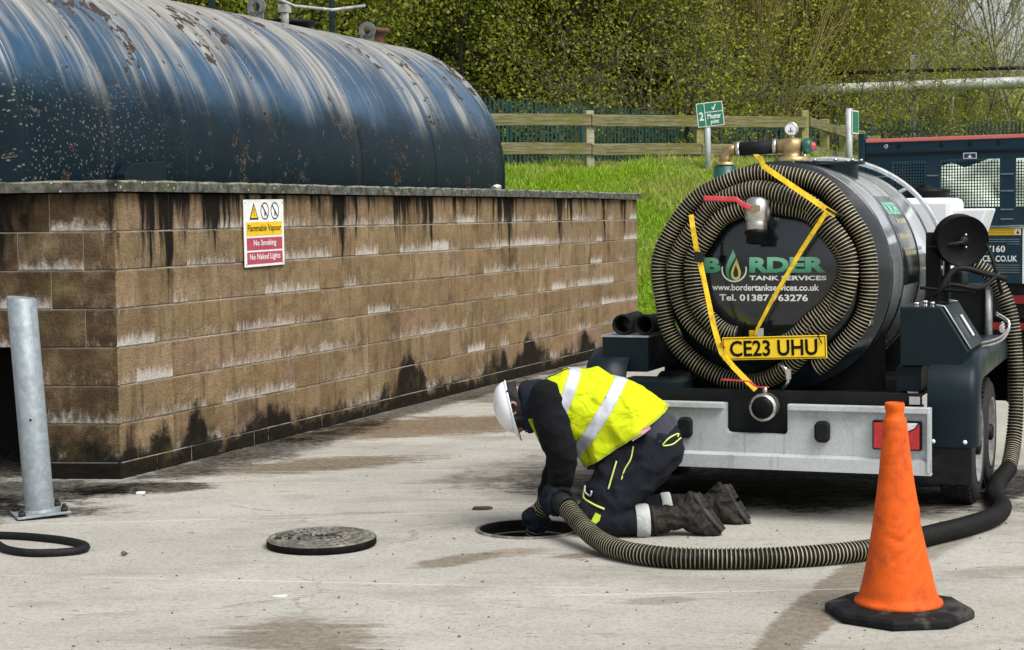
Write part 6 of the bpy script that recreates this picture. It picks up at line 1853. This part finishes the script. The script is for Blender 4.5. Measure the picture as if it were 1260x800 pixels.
def hull(bm, a, ra, b=None, rb=None, seg=12):
    """closed convex hull of two ellipsoids; ra = r or (rx, ry, rz)"""
    pts = []
    for c, r in ((a, ra), (b, rb)):
        if c is None: continue
        rx, ry, rz = (r, r, r) if not hasattr(r, '__len__') else r
        for i in range(1, seg // 2):
            ph = math.pi * i / (seg // 2)
            for j in range(seg):
                th = 2 * math.pi * j / seg
                pts.append(Vector(c) + Vector((rx * math.sin(ph) * math.cos(th), ry * math.sin(ph) * math.sin(th), rz * math.cos(ph))))
        pts.append(Vector(c) + Vector((0, 0, rz))); pts.append(Vector(c) - Vector((0, 0, rz)))
    t = bmesh.new()
    for p in pts: t.verts.new(p)
    r_ = bmesh.ops.convex_hull(t, input=t.verts)
    bmesh.ops.delete(t, geom=[v for v in t.verts if not v.link_faces], context='VERTS')
    bmesh.ops.recalc_face_normals(t, faces=t.faces)
    m = bpy.data.meshes.new('t'); t.to_mesh(m); t.free()
    bm.from_mesh(m); bpy.data.meshes.remove(m)

def fuse(chains, voxel=0.011, smooth=6, wr=0.0, wscale=9.0, seed=0.0, stretch=(1, 1, 1), grow_=0.0):
    """union of hull chains -> one continuous smooth mesh (bmesh)"""
    bm = bmesh.new()
    for ch_ in chains:
        if len(ch_) == 1:
            hull(bm, ch_[0][0], ch_[0][1])
        for (a, ra), (b, rb) in zip(ch_[:-1], ch_[1:]):
            hull(bm, a, ra, b, rb)
    me = bpy.data.meshes.new('f'); bm.to_mesh(me); bm.free()
    ob = bpy.data.objects.new('f', me); COL.objects.link(ob)
    md = ob.modifiers.new('r', 'REMESH'); md.mode = 'VOXEL'; md.voxel_size = voxel; md.use_smooth_shade = True
    ms_ = ob.modifiers.new('s', 'SMOOTH'); ms_.factor = 0.5; ms_.iterations = smooth
    dg = bpy.context.evaluated_depsgraph_get()
    m2 = bpy.data.meshes.new_from_object(ob.evaluated_get(dg))
    bpy.data.objects.remove(ob); bpy.data.meshes.remove(me)
    out = bmesh.new(); out.from_mesh(m2); bpy.data.meshes.remove(m2)
    out.normal_update()
    if wr or grow_:
        mv = []
        for v in out.verts:
            q = Vector((v.co.x * stretch[0], v.co.y * stretch[1], v.co.z * stretch[2])) * wscale + Vector((seed, seed * 1.7, seed * .3))
            n1 = mnoise.noise(q); n2 = mnoise.noise(q * 2.3 + Vector((9, 3, 1)))
            rid = (1 - abs(n1)) ** 3 * 0.9 + 0.35 * n2 - 0.35
            mv.append(v.co + v.normal * (wr * rid + grow_))
        for v, c in zip(out.verts, mv): v.co = c
        out.normal_update()
    return out
def fin(bm, name, mats, parent, smooth=True):
    for v in bm.verts: v.co -= PO
    me = bpy.data.meshes.new(name); bm.to_mesh(me); bm.free()
    for p in me.polygons: p.use_smooth = smooth
    return mkobj(name, me, mats, parent)
def cut(bm, p, nrm, keep_positive=True):
    """bisect and drop one side"""
    n = Vector(nrm)
    bmesh.ops.bisect_plane(bm, geom=bm.verts[:] + bm.edges[:] + bm.faces[:], plane_co=Vector(p), plane_no=n, clear_inner=keep_positive, clear_outer=not keep_positive)
    return bm

M_SKIN = simple('skin', (0.42, 0.20, 0.145), 0.5, 0, 0.15, 30, 0.15)
M_HIVIS = m_fabric('hi_vis_yellow', (0.54, 0.64, 0.005), 300, 0.10, 0.9, 0.85, 0.0, dirt=(0.38, 0.40, 0.006))
M_REFL = m_fabric('reflective_tape', (0.47, 0.49, 0.54), 500, 0.10, 0.2, 0.42, 0.0)
M_JUMP = m_fabric('black_jumper', (0.0035, 0.004, 0.006), 300, 0.4, 0.3, 0.95, 0.0)
M_HOOD = m_fabric('navy_hood', (0.008, 0.013, 0.024), 300, 0.3, 0.3, 0.95, 0.0)
M_TROU = m_fabric('navy_work_trousers', (0.006, 0.0075, 0.013), 280, 0.35, 0.5, 0.9, 0.0, dirt=(0.014, 0.015, 0.018))
M_WAIST = m_fabric('grey_waistband', (0.030, 0.032, 0.045), 280, 0.25, 0.3)
M_LIME = m_fabric('lime_piping', (0.55, 0.66, 0.16), 300, 0.1, 0.1)
M_BOOT = m_fabric('muddy_boot_leather', (0.014, 0.012, 0.010), 150, 0.5, 0.7, 0.7, 0.0, dirt=(0.05, 0.038, 0.024))
M_SOLE = simple('boot_sole_rubber', (0.028, 0.026, 0.023), 0.8, 0, 0.4, 30, 0.5, dirt=(0.10, 0.085, 0.065))
M_GLOVE = m_fabric('dark_blue_glove', (0.007, 0.012, 0.020), 300, 0.35, 0.3, 0.9, 0.0)
M_HELM = simple('white_helmet', (0.78, 0.80, 0.84), 0.30, 0, 0.04, 10, 0.03, dirt=(0.6, 0.6, 0.6), dirt_amt=0.3)
M_HARN = simple('black_helmet_lining', (0.010, 0.010, 0.011), 0.7, 0, 0.3, 30, 0.2)

# --- skeleton points
SHN, SHF = P(676, 496, -0.185), P(684, 492, 0.185)      # shoulders
ELN, ELF = P(692, 562, -0.17), P(690, 562, 0.16)
WRN, WRF = P(683, 606, -0.08), P(668, 622, 0.02)
HIPN, HIPF = P(806, 550, -0.10), P(806, 548, 0.11)
KNN, KNF = P(738, 640, -0.15), P(744, 632, 0.17)
ANN, ANF = P(846, 637, -0.13), P(872, 626, 0.17)
NECK = P(662, 492); HEAD = P(634, 505)
# --- body: one continuous figure
body = fuse([
    [(P(660, 494), 0.058), (P(690, 500), (0.10, 0.17, 0.11)), (P(740, 508), (0.12, 0.15, 0.125)), (P(785, 530), (0.11, 0.145, 0.12)), (P(806, 548), (0.105, 0.16, 0.11))],
    [(SHN, 0.060), (ELN, 0.044), (WRN, 0.029)], [(SHF, 0.060), (ELF, 0.044), (WRF, 0.029)],
    [(P(686, 500, -0.1), 0.09), (SHN, 0.06)], [(P(686, 498, 0.1), 0.09), (SHF, 0.06)],
    [(HIPN, 0.085), (KNN, 0.055)], [(HIPF, 0.085), (KNF, 0.055)],
    [(KNN, 0.052), (ANN, 0.036)], [(KNF, 0.052), (ANF, 0.036)],
    [(P(662, 494), 0.056), (P(644, 500), 0.060)],
    [(P(634, 497), (0.082, 0.072, 0.085)), (P(632, 516), (0.072, 0.062, 0.070))],      # skull to jaw
    [(P(636, 531), (0.022, 0.014, 0.018))], [(P(644, 524), (0.03, 0.04, 0.025))],        # nose, chin
    [(P(629, 524, -0.025), (0.02, 0.02, 0.012))], [(P(629, 524, 0.025), (0.02, 0.02, 0.012))],  # brow over the eyes
], 0.012, 5)
fin(body, 'body', M_SKIN, pe_)
for dy in (-0.086, 0.086):
    c = P(630, 503, dy)
    mb = MB()
    s_ = -1 if dy < 0 else 1
    mb.tube([(c.x + 0.017 * math.cos(a), c.y + s_ * (0.010 + 0.006 * math.sin(a)), c.z + 0.029 * math.sin(a)) for a in np.linspace(0.5, 5.6, 16)], 0.0055, 8)
    mb.lathe([(0.015, 0.0), (0.008, 0.004), (0.0005, 0.002)], c, (0, s_, 0), 12)
    mb.build('ear', M_SKIN, pe_, off=PO)
for dy in (-0.028, 0.028):
    c = P(637.5, 526.5, dy)
    mb = MB(); mb.lathe([(0.0005, -0.008), (0.008, -0.004), (0.010, 0.0), (0.008, 0.005), (0.0005, 0.008)], c, (0.2, 0, -1), 12); mb.build('eye', M_HARN, pe_, off=PO)

# --- jumper: sleeves and the torso under the vest
jump = fuse([
    [(P(664, 494), (0.075, 0.085, 0.080)), (P(695, 500), (0.13, 0.20, 0.145)), (P(740, 508), (0.15, 0.18, 0.165)), (P(785, 526), (0.14, 0.17, 0.155))],
    [(P(672, 492, -0.175), (0.088, 0.085, 0.092)), (P(680, 528, -0.185), 0.086), (ELN + Vector((-0.008, 0, 0.01)), 0.078), (P(689, 585, -0.13), 0.066), (WRN + Vector((0.012, 0, 0.012)), 0.050)],
    [(SHF, 0.085), (ELF, 0.072), (WRF + Vector((0.006, 0, 0.03)), 0.046)],
], 0.011, 4, 0.010, 9.0, 2.0, (1, 1, 1.4))
fin(jump, 'jumper', M_JUMP, pe_)
# cuff rims
for c, d, r in ((WRN, ELN - WRN, 0.046), (WRF, ELF - WRF, 0.042)):
    d = d.normalized()
    mb = MB(); mb.lathe([(r * .8, -0.004), (r, 0.0), (r * 1.04, 0.014), (r, 0.03)], c + d * 0.006, d, 20); mb.build('cuff', M_JUMP, pe_, off=PO)
# hood bunched on the neck
hood = fuse([[(P(648, 482, 0), (0.055, 0.105, 0.050)), (P(650, 500, -0.02), (0.050, 0.115, 0.06)), (P(652, 522, 0), (0.045, 0.095, 0.045))],
             [(P(661, 480, 0), (0.06, 0.10, 0.05)), (P(664, 500, 0), (0.05, 0.10, 0.07))]], 0.010, 4, 0.010, 12.0, 5.0)
fin(hood, 'hood', M_HOOD, pe_)

# --- vest
VT = [(P(676, 494), (0.085, 0.175, 0.105)), (P(697, 502), (0.13, 0.225, 0.182)), (P(735, 508), (0.15, 0.215, 0.212)), (P(770, 524), (0.14, 0.21, 0.208)), (P(806, 542), (0.12, 0.20, 0.180)), (P(822, 552), (0.11, 0.19, 0.165))]
def vest_base():
    b = fuse([VT, [(P(735, 520), (0.14, 0.20, 0.20)), (P(745, 548, 0), (0.14, 0.19, 0.17))],
              [(P(684, 490, -0.13), (0.085, 0.085, 0.115)), (P(705, 500, -0.13), (0.10, 0.10, 0.16))]], 0.010, 4, 0.020, 7.5, 1.0, (1, 1, 0.55))
    return b
hemA, hemB = P(824, 499), P(713, 577)
hd = (hemB - hemA); hd.y = 0; hd.normalize()
hn_ = Vector((-hd.z, 0, hd.x))
if hn_.x > 0: hn_ = -hn_                     # points to the head side (-x)
vb = vest_base()
src = vb.copy()
cut(vb, hemA, hn_, True)
cut(vb, P(663, 490), (1, 0, -0.25), True)
vest = fin(vb, 'hi_vis_vest', M_HIVIS, pe_)
sol = vest.modifiers.new('thick', 'SOLIDIFY'); sol.thickness = 0.004; sol.offset = -1
def band(a, b, wdt, name, extra=()):
    """silver tape: slice of the vest surface between two parallel planes"""
    t = src.copy()
    d = b - a; d.y = 0; d.normalize()
    nn = Vector((-d.z, 0, d.x))
    cut(t, a - nn * wdt / 2, nn, True); cut(t, a + nn * wdt / 2, nn, False)
    cut(t, hemA, hn_, True)
    for p, n_ in extra: cut(t, p, n_, True)
    t.normal_update()
    for v in t.verts: v.co += v.normal * 0.004
    o = fin(t, name, M_REFL, vest)
    s = o.modifiers.new('thick', 'SOLIDIFY'); s.thickness = 0.003; s.offset = -1
    return o
band(P(708, 450), P(683, 515), 0.056, 'reflective_band')
band(P(764, 462), P(716, 540), 0.058, 'reflective_band')
# brace over the near shoulder
t = src.copy()
cut(t, (0, PY - 0.075, 0), (0, -1, 0), True); cut(t, (0, PY - 0.135, 0), (0, -1, 0), False)
cut(t, P(704, 450), (-1, 0, 0.35), True); cut(t, P(670, 480), (1, 0, 0), True); cut(t, P(680, 497), (0, 0, 1), True)
t.normal_update()
for v in t.verts: v.co += v.normal * 0.0055
o = fin(t, 'reflective_brace', M_REFL, vest)
# hem and armhole binding
t = src.copy(); cut(t, hemA, hn_, True); cut(t, hemA + hn_ * 0.012, hn_, False); t.normal_update()
for v in t.verts: v.co += v.normal * 0.003
fin(t, 'hem_binding', m_fabric('dark_lime_binding', (0.34, 0.42, 0.02), 300, 0.2, 0.1), vest)
src.free()
# front flap hanging under the chest
mb = MB()
fl_pts = [P(662, 524, -0.14), P(668, 545, -0.16), P(676, 560, -0.155), P(672, 553, -0.12)]
mb.ribbon([P(652, 516, -0.12), P(660, 533, -0.15), P(668, 550, -0.16), P(674, 562, -0.15)], 0.03, 0.004, (0.8, 0.5, 0.2)); mb.build('front_edge', M_HIVIS, vest, off=PO)
mb = MB(); mb.ribbon([P(663, 541, -0.166), P(668, 552, -0.172), P(674, 561, -0.168)], 0.010, 0.003, (0.8, 0.5, 0.2)); mb.build('front_tape', M_REFL, vest, off=PO)

# --- trousers
trou = fuse([
    [(P(800, 536), (0.11, 0.17, 0.135)), (P(810, 552), (0.115, 0.19, 0.130))],
    [(P(808, 552, -0.095), (0.118, 0.10, 0.125)), (P(796, 572, -0.105), 0.112), (P(766, 606, -0.13), 0.094), (KNN + Vector((0.0, 0, 0.006)), 0.074)],
    [(P(770, 560, -0.08), (0.12, 0.10, 0.10)), (P(740, 610, -0.12), 0.085)],
    [(HIPF, (0.118, 0.10, 0.125)), (P(770, 604, 0.14), 0.094), (KNF, 0.074)],
    [(KNN + Vector((0, 0, -0.005)), (0.075, 0.072, 0.070)), (P(775, 645, -0.145), 0.070), (P(804, 643, -0.14), 0.066)],
    [(KNF + Vector((0, 0, -0.02)), 0.070), (P(790, 632, 0.17), 0.068), (P(824, 626, 0.17), 0.062)],
    [(P(722, 632, -0.14), (0.05, 0.065, 0.06)), (P(733, 648, -0.14), (0.06, 0.065, 0.045))],
], 0.010, 3, 0.019, 8.5, 7.0, (1, 1, 1))
for v in trou.verts:
    v.co.z = max(v.co.z, 0.004)
fin(trou, 'trousers', M_TROU, pe_)
trousers = [o for o in pe_.children if o.name.startswith('trousers')][0]
dgm = bpy.context.evaluated_depsgraph_get(); dgm.update()
from mathutils.bvhtree import BVHTree
def surf(ob):
    me = ob.data
    return BVHTree.FromPolygons([v.co.copy() for v in me.vertices], [tuple(p.vertices) for p in me.polygons])
tb_ = surf(trousers)
def on_leg(u, v, lift=0.005):
    """nearest point on the camera side of the trousers for a design-sheet point"""
    q = P(u, v, -0.5) - PO
    d = (P(u, v, 0.5) - P(u, v, -0.5)).normalized()
    h = tb_.ray_cast(q, d)
    if h[0] is None:
        h = tb_.find_nearest(P(u, v, -0.15) - PO)
    return h[0] + h[1] * lift
def piping(uv, w_, mat=None, name='piping'):
    P3 = catmull([on_leg(u, v) for u, v in uv], 0.008)[0]
    mb = MB(); mb.tube([tuple(p) for p in P3], w_, 6); return mb.build(name, mat or M_LIME, trousers)
piping([(778, 551), (775, 566), (768, 580), (763, 592)], 0.0035)
piping([(758, 569), (753, 585), (747, 604)], 0.004)
piping([(814, 549), (822, 540), (833, 535), (840, 537)], 0.0035)
piping([(815, 550), (826, 548), (836, 540)], 0.0035)
piping([(709, 603), (716, 614), (728, 623), (742, 629)], 0.0055)
piping([(714, 600), (719, 607), (725, 612), (727, 606)], 0.0045, M_REFL, 'pocket_mark')
def patch(uv, mat, name):
    pts = [on_leg(u, v, 0.009) for u, v in uv]
    mb = MB(); n = len(pts); c = sum(pts, Vector()) / n
    mb.add(pts + [c], [(i, (i + 1) % n, n) for i in range(n)]); return mb.build(name, mat, trousers)
patch([(727, 643), (731, 634), (738, 637), (736, 643), (731, 647)], simple('lime_patch', (0.42, 0.58, 0.02), 0.6, 0, 0.1, 20, 0.1), 'lime_patch')
M_BANDR = m_fabric('grubby_reflective_band', (0.42, 0.44, 0.43), 300, 0.2, 0.5, 0.6, 0.0, dirt=(0.22, 0.26, 0.10))
# reflective ankle bands
for c0, c1, r in ((P(780, 644, -0.145), P(797, 643, -0.142), 0.081), (P(814, 628, 0.17), P(826, 626, 0.17), 0.075)):
    d = (c1 - c0); L = d.length
    mb = MB(); mb.lathe([(r * .96, 0), (r * 1.02, L * .15), (r * 1.0, L * .85), (r * .94, L)], c0, d, 28); mb.build('ankle_band', M_BANDR, trousers, off=PO)
# waistband and bare strip of shirt
wb = fuse([[(P(800, 530), (0.10, 0.178, 0.145)), (P(812, 545), (0.118, 0.194, 0.150))]], 0.011, 5)
cut(wb, P(826, 508), Vector((-hd.z, 0, hd.x)) if hn_.x < 0 else hn_, True)
wa, wbv = P(836, 514), P(770, 572)
wd_ = (wbv - wa); wd_.y = 0; wd_.normalize(); wn_ = Vector((-wd_.z, 0, wd_.x))
if wn_.x > 0: wn_ = -wn_
wb2 = fuse([[(P(798, 530), (0.105, 0.180, 0.148)), (P(812, 544), (0.120, 0.196, 0.148))]], 0.011, 5)
wb.free()
cut(wb2, wa, wn_, True)
fin(wb2, 'waistband', M_WAIST, pe_)
mb = MB()
mb.ribbon([P(776, 542, -0.20) , P(788, 534, -0.208), P(799, 526, -0.20)], 0.022, 0.003, (0.5, 0.0, 0.8)); mb.build('shirt_strip', simple('pink_shirt', (0.55, 0.30, 0.32), 0.8, 0, 0.1, 20, 0.1), pe_, off=PO)

# --- boots
def boot(top, ank, heel, toe, dy, r0):
    T, A_, H_, TO_ = P(*top, dy), P(*ank, dy), P(*heel, dy), P(*toe, dy)
    ball = H_.lerp(TO_, 0.72)
    out_n = (TO_ - H_); out_n = Vector((-out_n.z, 0, out_n.x)).normalized()
    if out_n.x < 0: out_n = -out_n
    b = fuse([[(T, r0), (A_, r0 * 0.88), (H_ - out_n * 0.035, (0.042, 0.042, 0.040))],
              [(A_, r0 * 0.88), (ball - out_n * 0.045, (0.048, 0.052, 0.048)), (TO_ - out_n * 0.040 + Vector((0, 0, 0.010)), (0.032, 0.046, 0.030))],
              [(H_ - out_n * 0.035, 0.040), (ball - out_n * 0.04, (0.044, 0.05, 0.044))]], 0.007, 2, 0.015, 21.0, dy * 30)
    for v in b.verts: v.co.z = max(v.co.z, 0.004)
    o = fin(b, 'boot', M_BOOT, pe_)
    s = fuse([[(H_ - out_n * 0.004, (0.020, 0.040, 0.020)), (H_.lerp(TO_, 0.35) - out_n * 0.008, (0.016, 0.034, 0.016)), (ball - out_n * 0.002, (0.018, 0.052, 0.018)), (TO_ + Vector((0.0, 0, 0.012)), (0.016, 0.042, 0.014))]], 0.006, 2)
    for v in s.verts: v.co.z = max(v.co.z, 0.003)
    so = fin(s, 'sole', M_SOLE, o)
    mb = MB()
    d = (TO_ - H_)
    rt = d.to_track_quat('X', 'Y').to_matrix()
    for k in range(9):
        if k == 3: continue
        c = H_.lerp(TO_, 0.02 + k * 0.115) + out_n * (0.012 if k < 3 else 0.014)
        if c.z < 0.012: continue
        for s_ in (-1, 1):
            mb.box(c + Vector((0, s_ * 0.022, 0)), (0.018, 0.030, 0.010), rot=rt)
    tr_ = mb.build('tread_lugs', M_SOLE, o, off=PO); tr_['kind'] = 'stuff'
    mb = MB(); dn = (T - A_).normalized()
    mb.lathe([(r0 * .9, -0.012), (r0 * 1.07, -0.008), (r0 * 1.09, 0.008), (r0 * .95, 0.014)], T - dn * 0.004, dn, 24); mb.build('boot_collar', M_BOOT, o, off=PO)
boot((802, 643), (842, 637), (856, 613), (886, 657), -0.14, 0.064)
boot((832, 626), (878, 624), (894, 602), (920, 649), 0.17, 0.058)

# --- helmet, crown towards the left, peak downwards
hc = P(628, 501)
ax_up = Vector((-0.975, 0, -0.22)).normalized()         # crown axis
fwd = Vector((0.22, 0, -0.975)).normalized()          # towards the peak
sidev = ax_up.cross(fwd)
def hpnt(f, s, u): return hc + fwd * f + sidev * s + ax_up * u
mb = MB()
nr_, na = 12, 40
vs = []
for i in range(nr_ + 1):
    ph = (math.pi / 2) * i / nr_
    for k in range(na):
        a = 2 * math.pi * k / na
        rf, rs, ru = 0.120, 0.102, 0.068
        rid = 0.004 * math.exp(-((math.sin(a) * 0.112 * math.cos(ph)) / 0.012) ** 2)
        vs.append(hpnt(rf * math.cos(ph) * math.cos(a), rs * math.cos(ph) * math.sin(a), 0.008 + (ru + rid) * math.sin(ph)))
fs = [(i * na + k, i * na + (k + 1) % na, (i + 1) * na + (k + 1) % na, (i + 1) * na + k) for i in range(nr_) for k in range(na)]
mb.add(vs, fs, 0, True)
hm = mb.build('helmet', M_HELM, pe_, off=PO)
s_ = hm.modifiers.new('thick', 'SOLIDIFY'); s_.thickness = 0.004; s_.offset = 1
mb = MB()
vs = []
for j in range(4):
    for k in range(na + 1):
        a = -math.pi + 2 * math.pi * k / na
        ext = (0.008 + 0.042 * max(0, math.cos(a)) ** 2.2) * j / 3
        vs.append(hpnt((0.120 + ext) * math.cos(a), (0.102 + min(ext, 0.016)) * math.sin(a), 0.010 - 0.012 * (j / 3) - 0.25 * max(0, ext - 0.01)))
fs = [(j * (na + 1) + k, j * (na + 1) + k + 1, (j + 1) * (na + 1) + k + 1, (j + 1) * (na + 1) + k) for j in range(3) for k in range(na)]
mb.add(vs, fs, 0, True)
pk = mb.build('peak', M_HELM, hm, off=PO)
s_ = pk.modifiers.new('thick', 'SOLIDIFY'); s_.thickness = 0.004
mb = MB()
mb.ribbon([hpnt(0.112 * math.cos(a), 0.088 * math.sin(a), -0.016) for a in np.linspace(0, 2 * math.pi, 33)], 0.060, 0.008, tuple(ax_up)); mb.build('head_band', M_HARN, hm, off=PO)
for s in (-1, 1):
    mb = MB(); mb.ribbon([hpnt(0.045, s * 0.098, 0.0), hpnt(0.06, s * 0.085, -0.055), hpnt(0.075, s * 0.050, -0.11), hpnt(0.08, 0, -0.125)], 0.016, 0.003, tuple(fwd)); mb.build('chin_strap', M_HARN, hm, off=PO)
    mb = MB(); mb.ribbon([hpnt(-0.09, s * 0.088, 0.0), hpnt(-0.03, s * 0.088, -0.04), hpnt(0.06, s * 0.085, -0.058)], 0.014, 0.003, (0, 0, 1)); mb.build('chin_strap', M_HARN, hm, off=PO)
mb = MB(); mb.ribbon([hpnt(0.118, -0.07, -0.055), hpnt(0.135, 0.0, -0.055), hpnt(0.118, 0.07, -0.055)], 0.04, 0.003, tuple(ax_up)); mb.build('safety_glasses', M_GLASS, pe_, off=PO)

# --- gloved hands closed on the hose: palm, four bent fingers, thumb
def hand(wrist, palm, axis_pt, axis_dir, Rh, name, a0, flip=1):
    """palm presses the tube (axis_pt, axis_dir, radius Rh); fingers wrap round it"""
    ad = Vector(axis_dir).normalized()
    rad = (palm - axis_pt); rad = (rad - ad * rad.dot(ad)).normalized()
    tan = ad.cross(rad) * flip
    ch_ = [[(wrist.lerp(palm, 0.62), (0.029, 0.029, 0.029)), (palm, (0.036, 0.036, 0.036))]]
    ch_.append([(palm + ad * 0.030, 0.022), (palm - ad * 0.030, 0.022)])
    lens = (0.90, 1.05, 1.0, 0.8)
    for k in range(4):
        off_ = ad * (0.034 - 0.0225 * k)
        R1 = Rh + 0.012
        pts = []
        for (ang, rr_) in ((0.0, 0.014), (0.75, 0.0112), (1.45, 0.0102), (2.15, 0.0092)):
            an = ang * lens[k] + 0.25
            pts.append((axis_pt + off_ + (rad * math.cos(an) + tan * math.sin(an)) * R1, rr_))
        ch_.append(pts)
    R1 = Rh + 0.013
    tp_ = []
    for (ang, al, rr_) in ((-0.1, 0.040, 0.016), (-0.65, 0.052, 0.0135), (-1.25, 0.050, 0.012), (-1.75, 0.040, 0.0105)):
        tp_.append((axis_pt + ad * al + (rad * math.cos(ang) + tan * math.sin(ang)) * R1, rr_))
    ch_.append(tp_)
    b = fuse(ch_, 0.0055, 2)
    g = fin(b, name, M_GLOVE, pe_)
    return g
a1 = Vector((0.200, 8.335, 0.163)); d1 = Vector((0.06, -0.115, 0.012))
pm1 = a1 + Vector((-0.030, -0.02, 0.055))
hand(WRN, pm1, a1, d1, 0.052, 'glove', 0, 1)
a2 = Vector((0.118, 8.465, 0.065)); d2 = Vector((-0.05, 0.07, -0.15))
pm2 = a2 + Vector((-0.050, -0.028, 0.012))
hand(WRF, pm2, a2, d2, 0.0455, 'glove', 0, -1)
# strip of bare wrist between cuff and glove
for w0, w1, r in ((WRN + (ELN - WRN) * 0.0, pm1, 0.033), (WRF, pm2, 0.033)):
    a = w0; b_ = w0.lerp(w1, 0.75)
    mb = MB(); mb.tube([a + (a - b_) * 0.5, a, b_], [0.036, 0.033, 0.031], 16); mb.build('wrist', M_SKIN, pe_, off=PO)
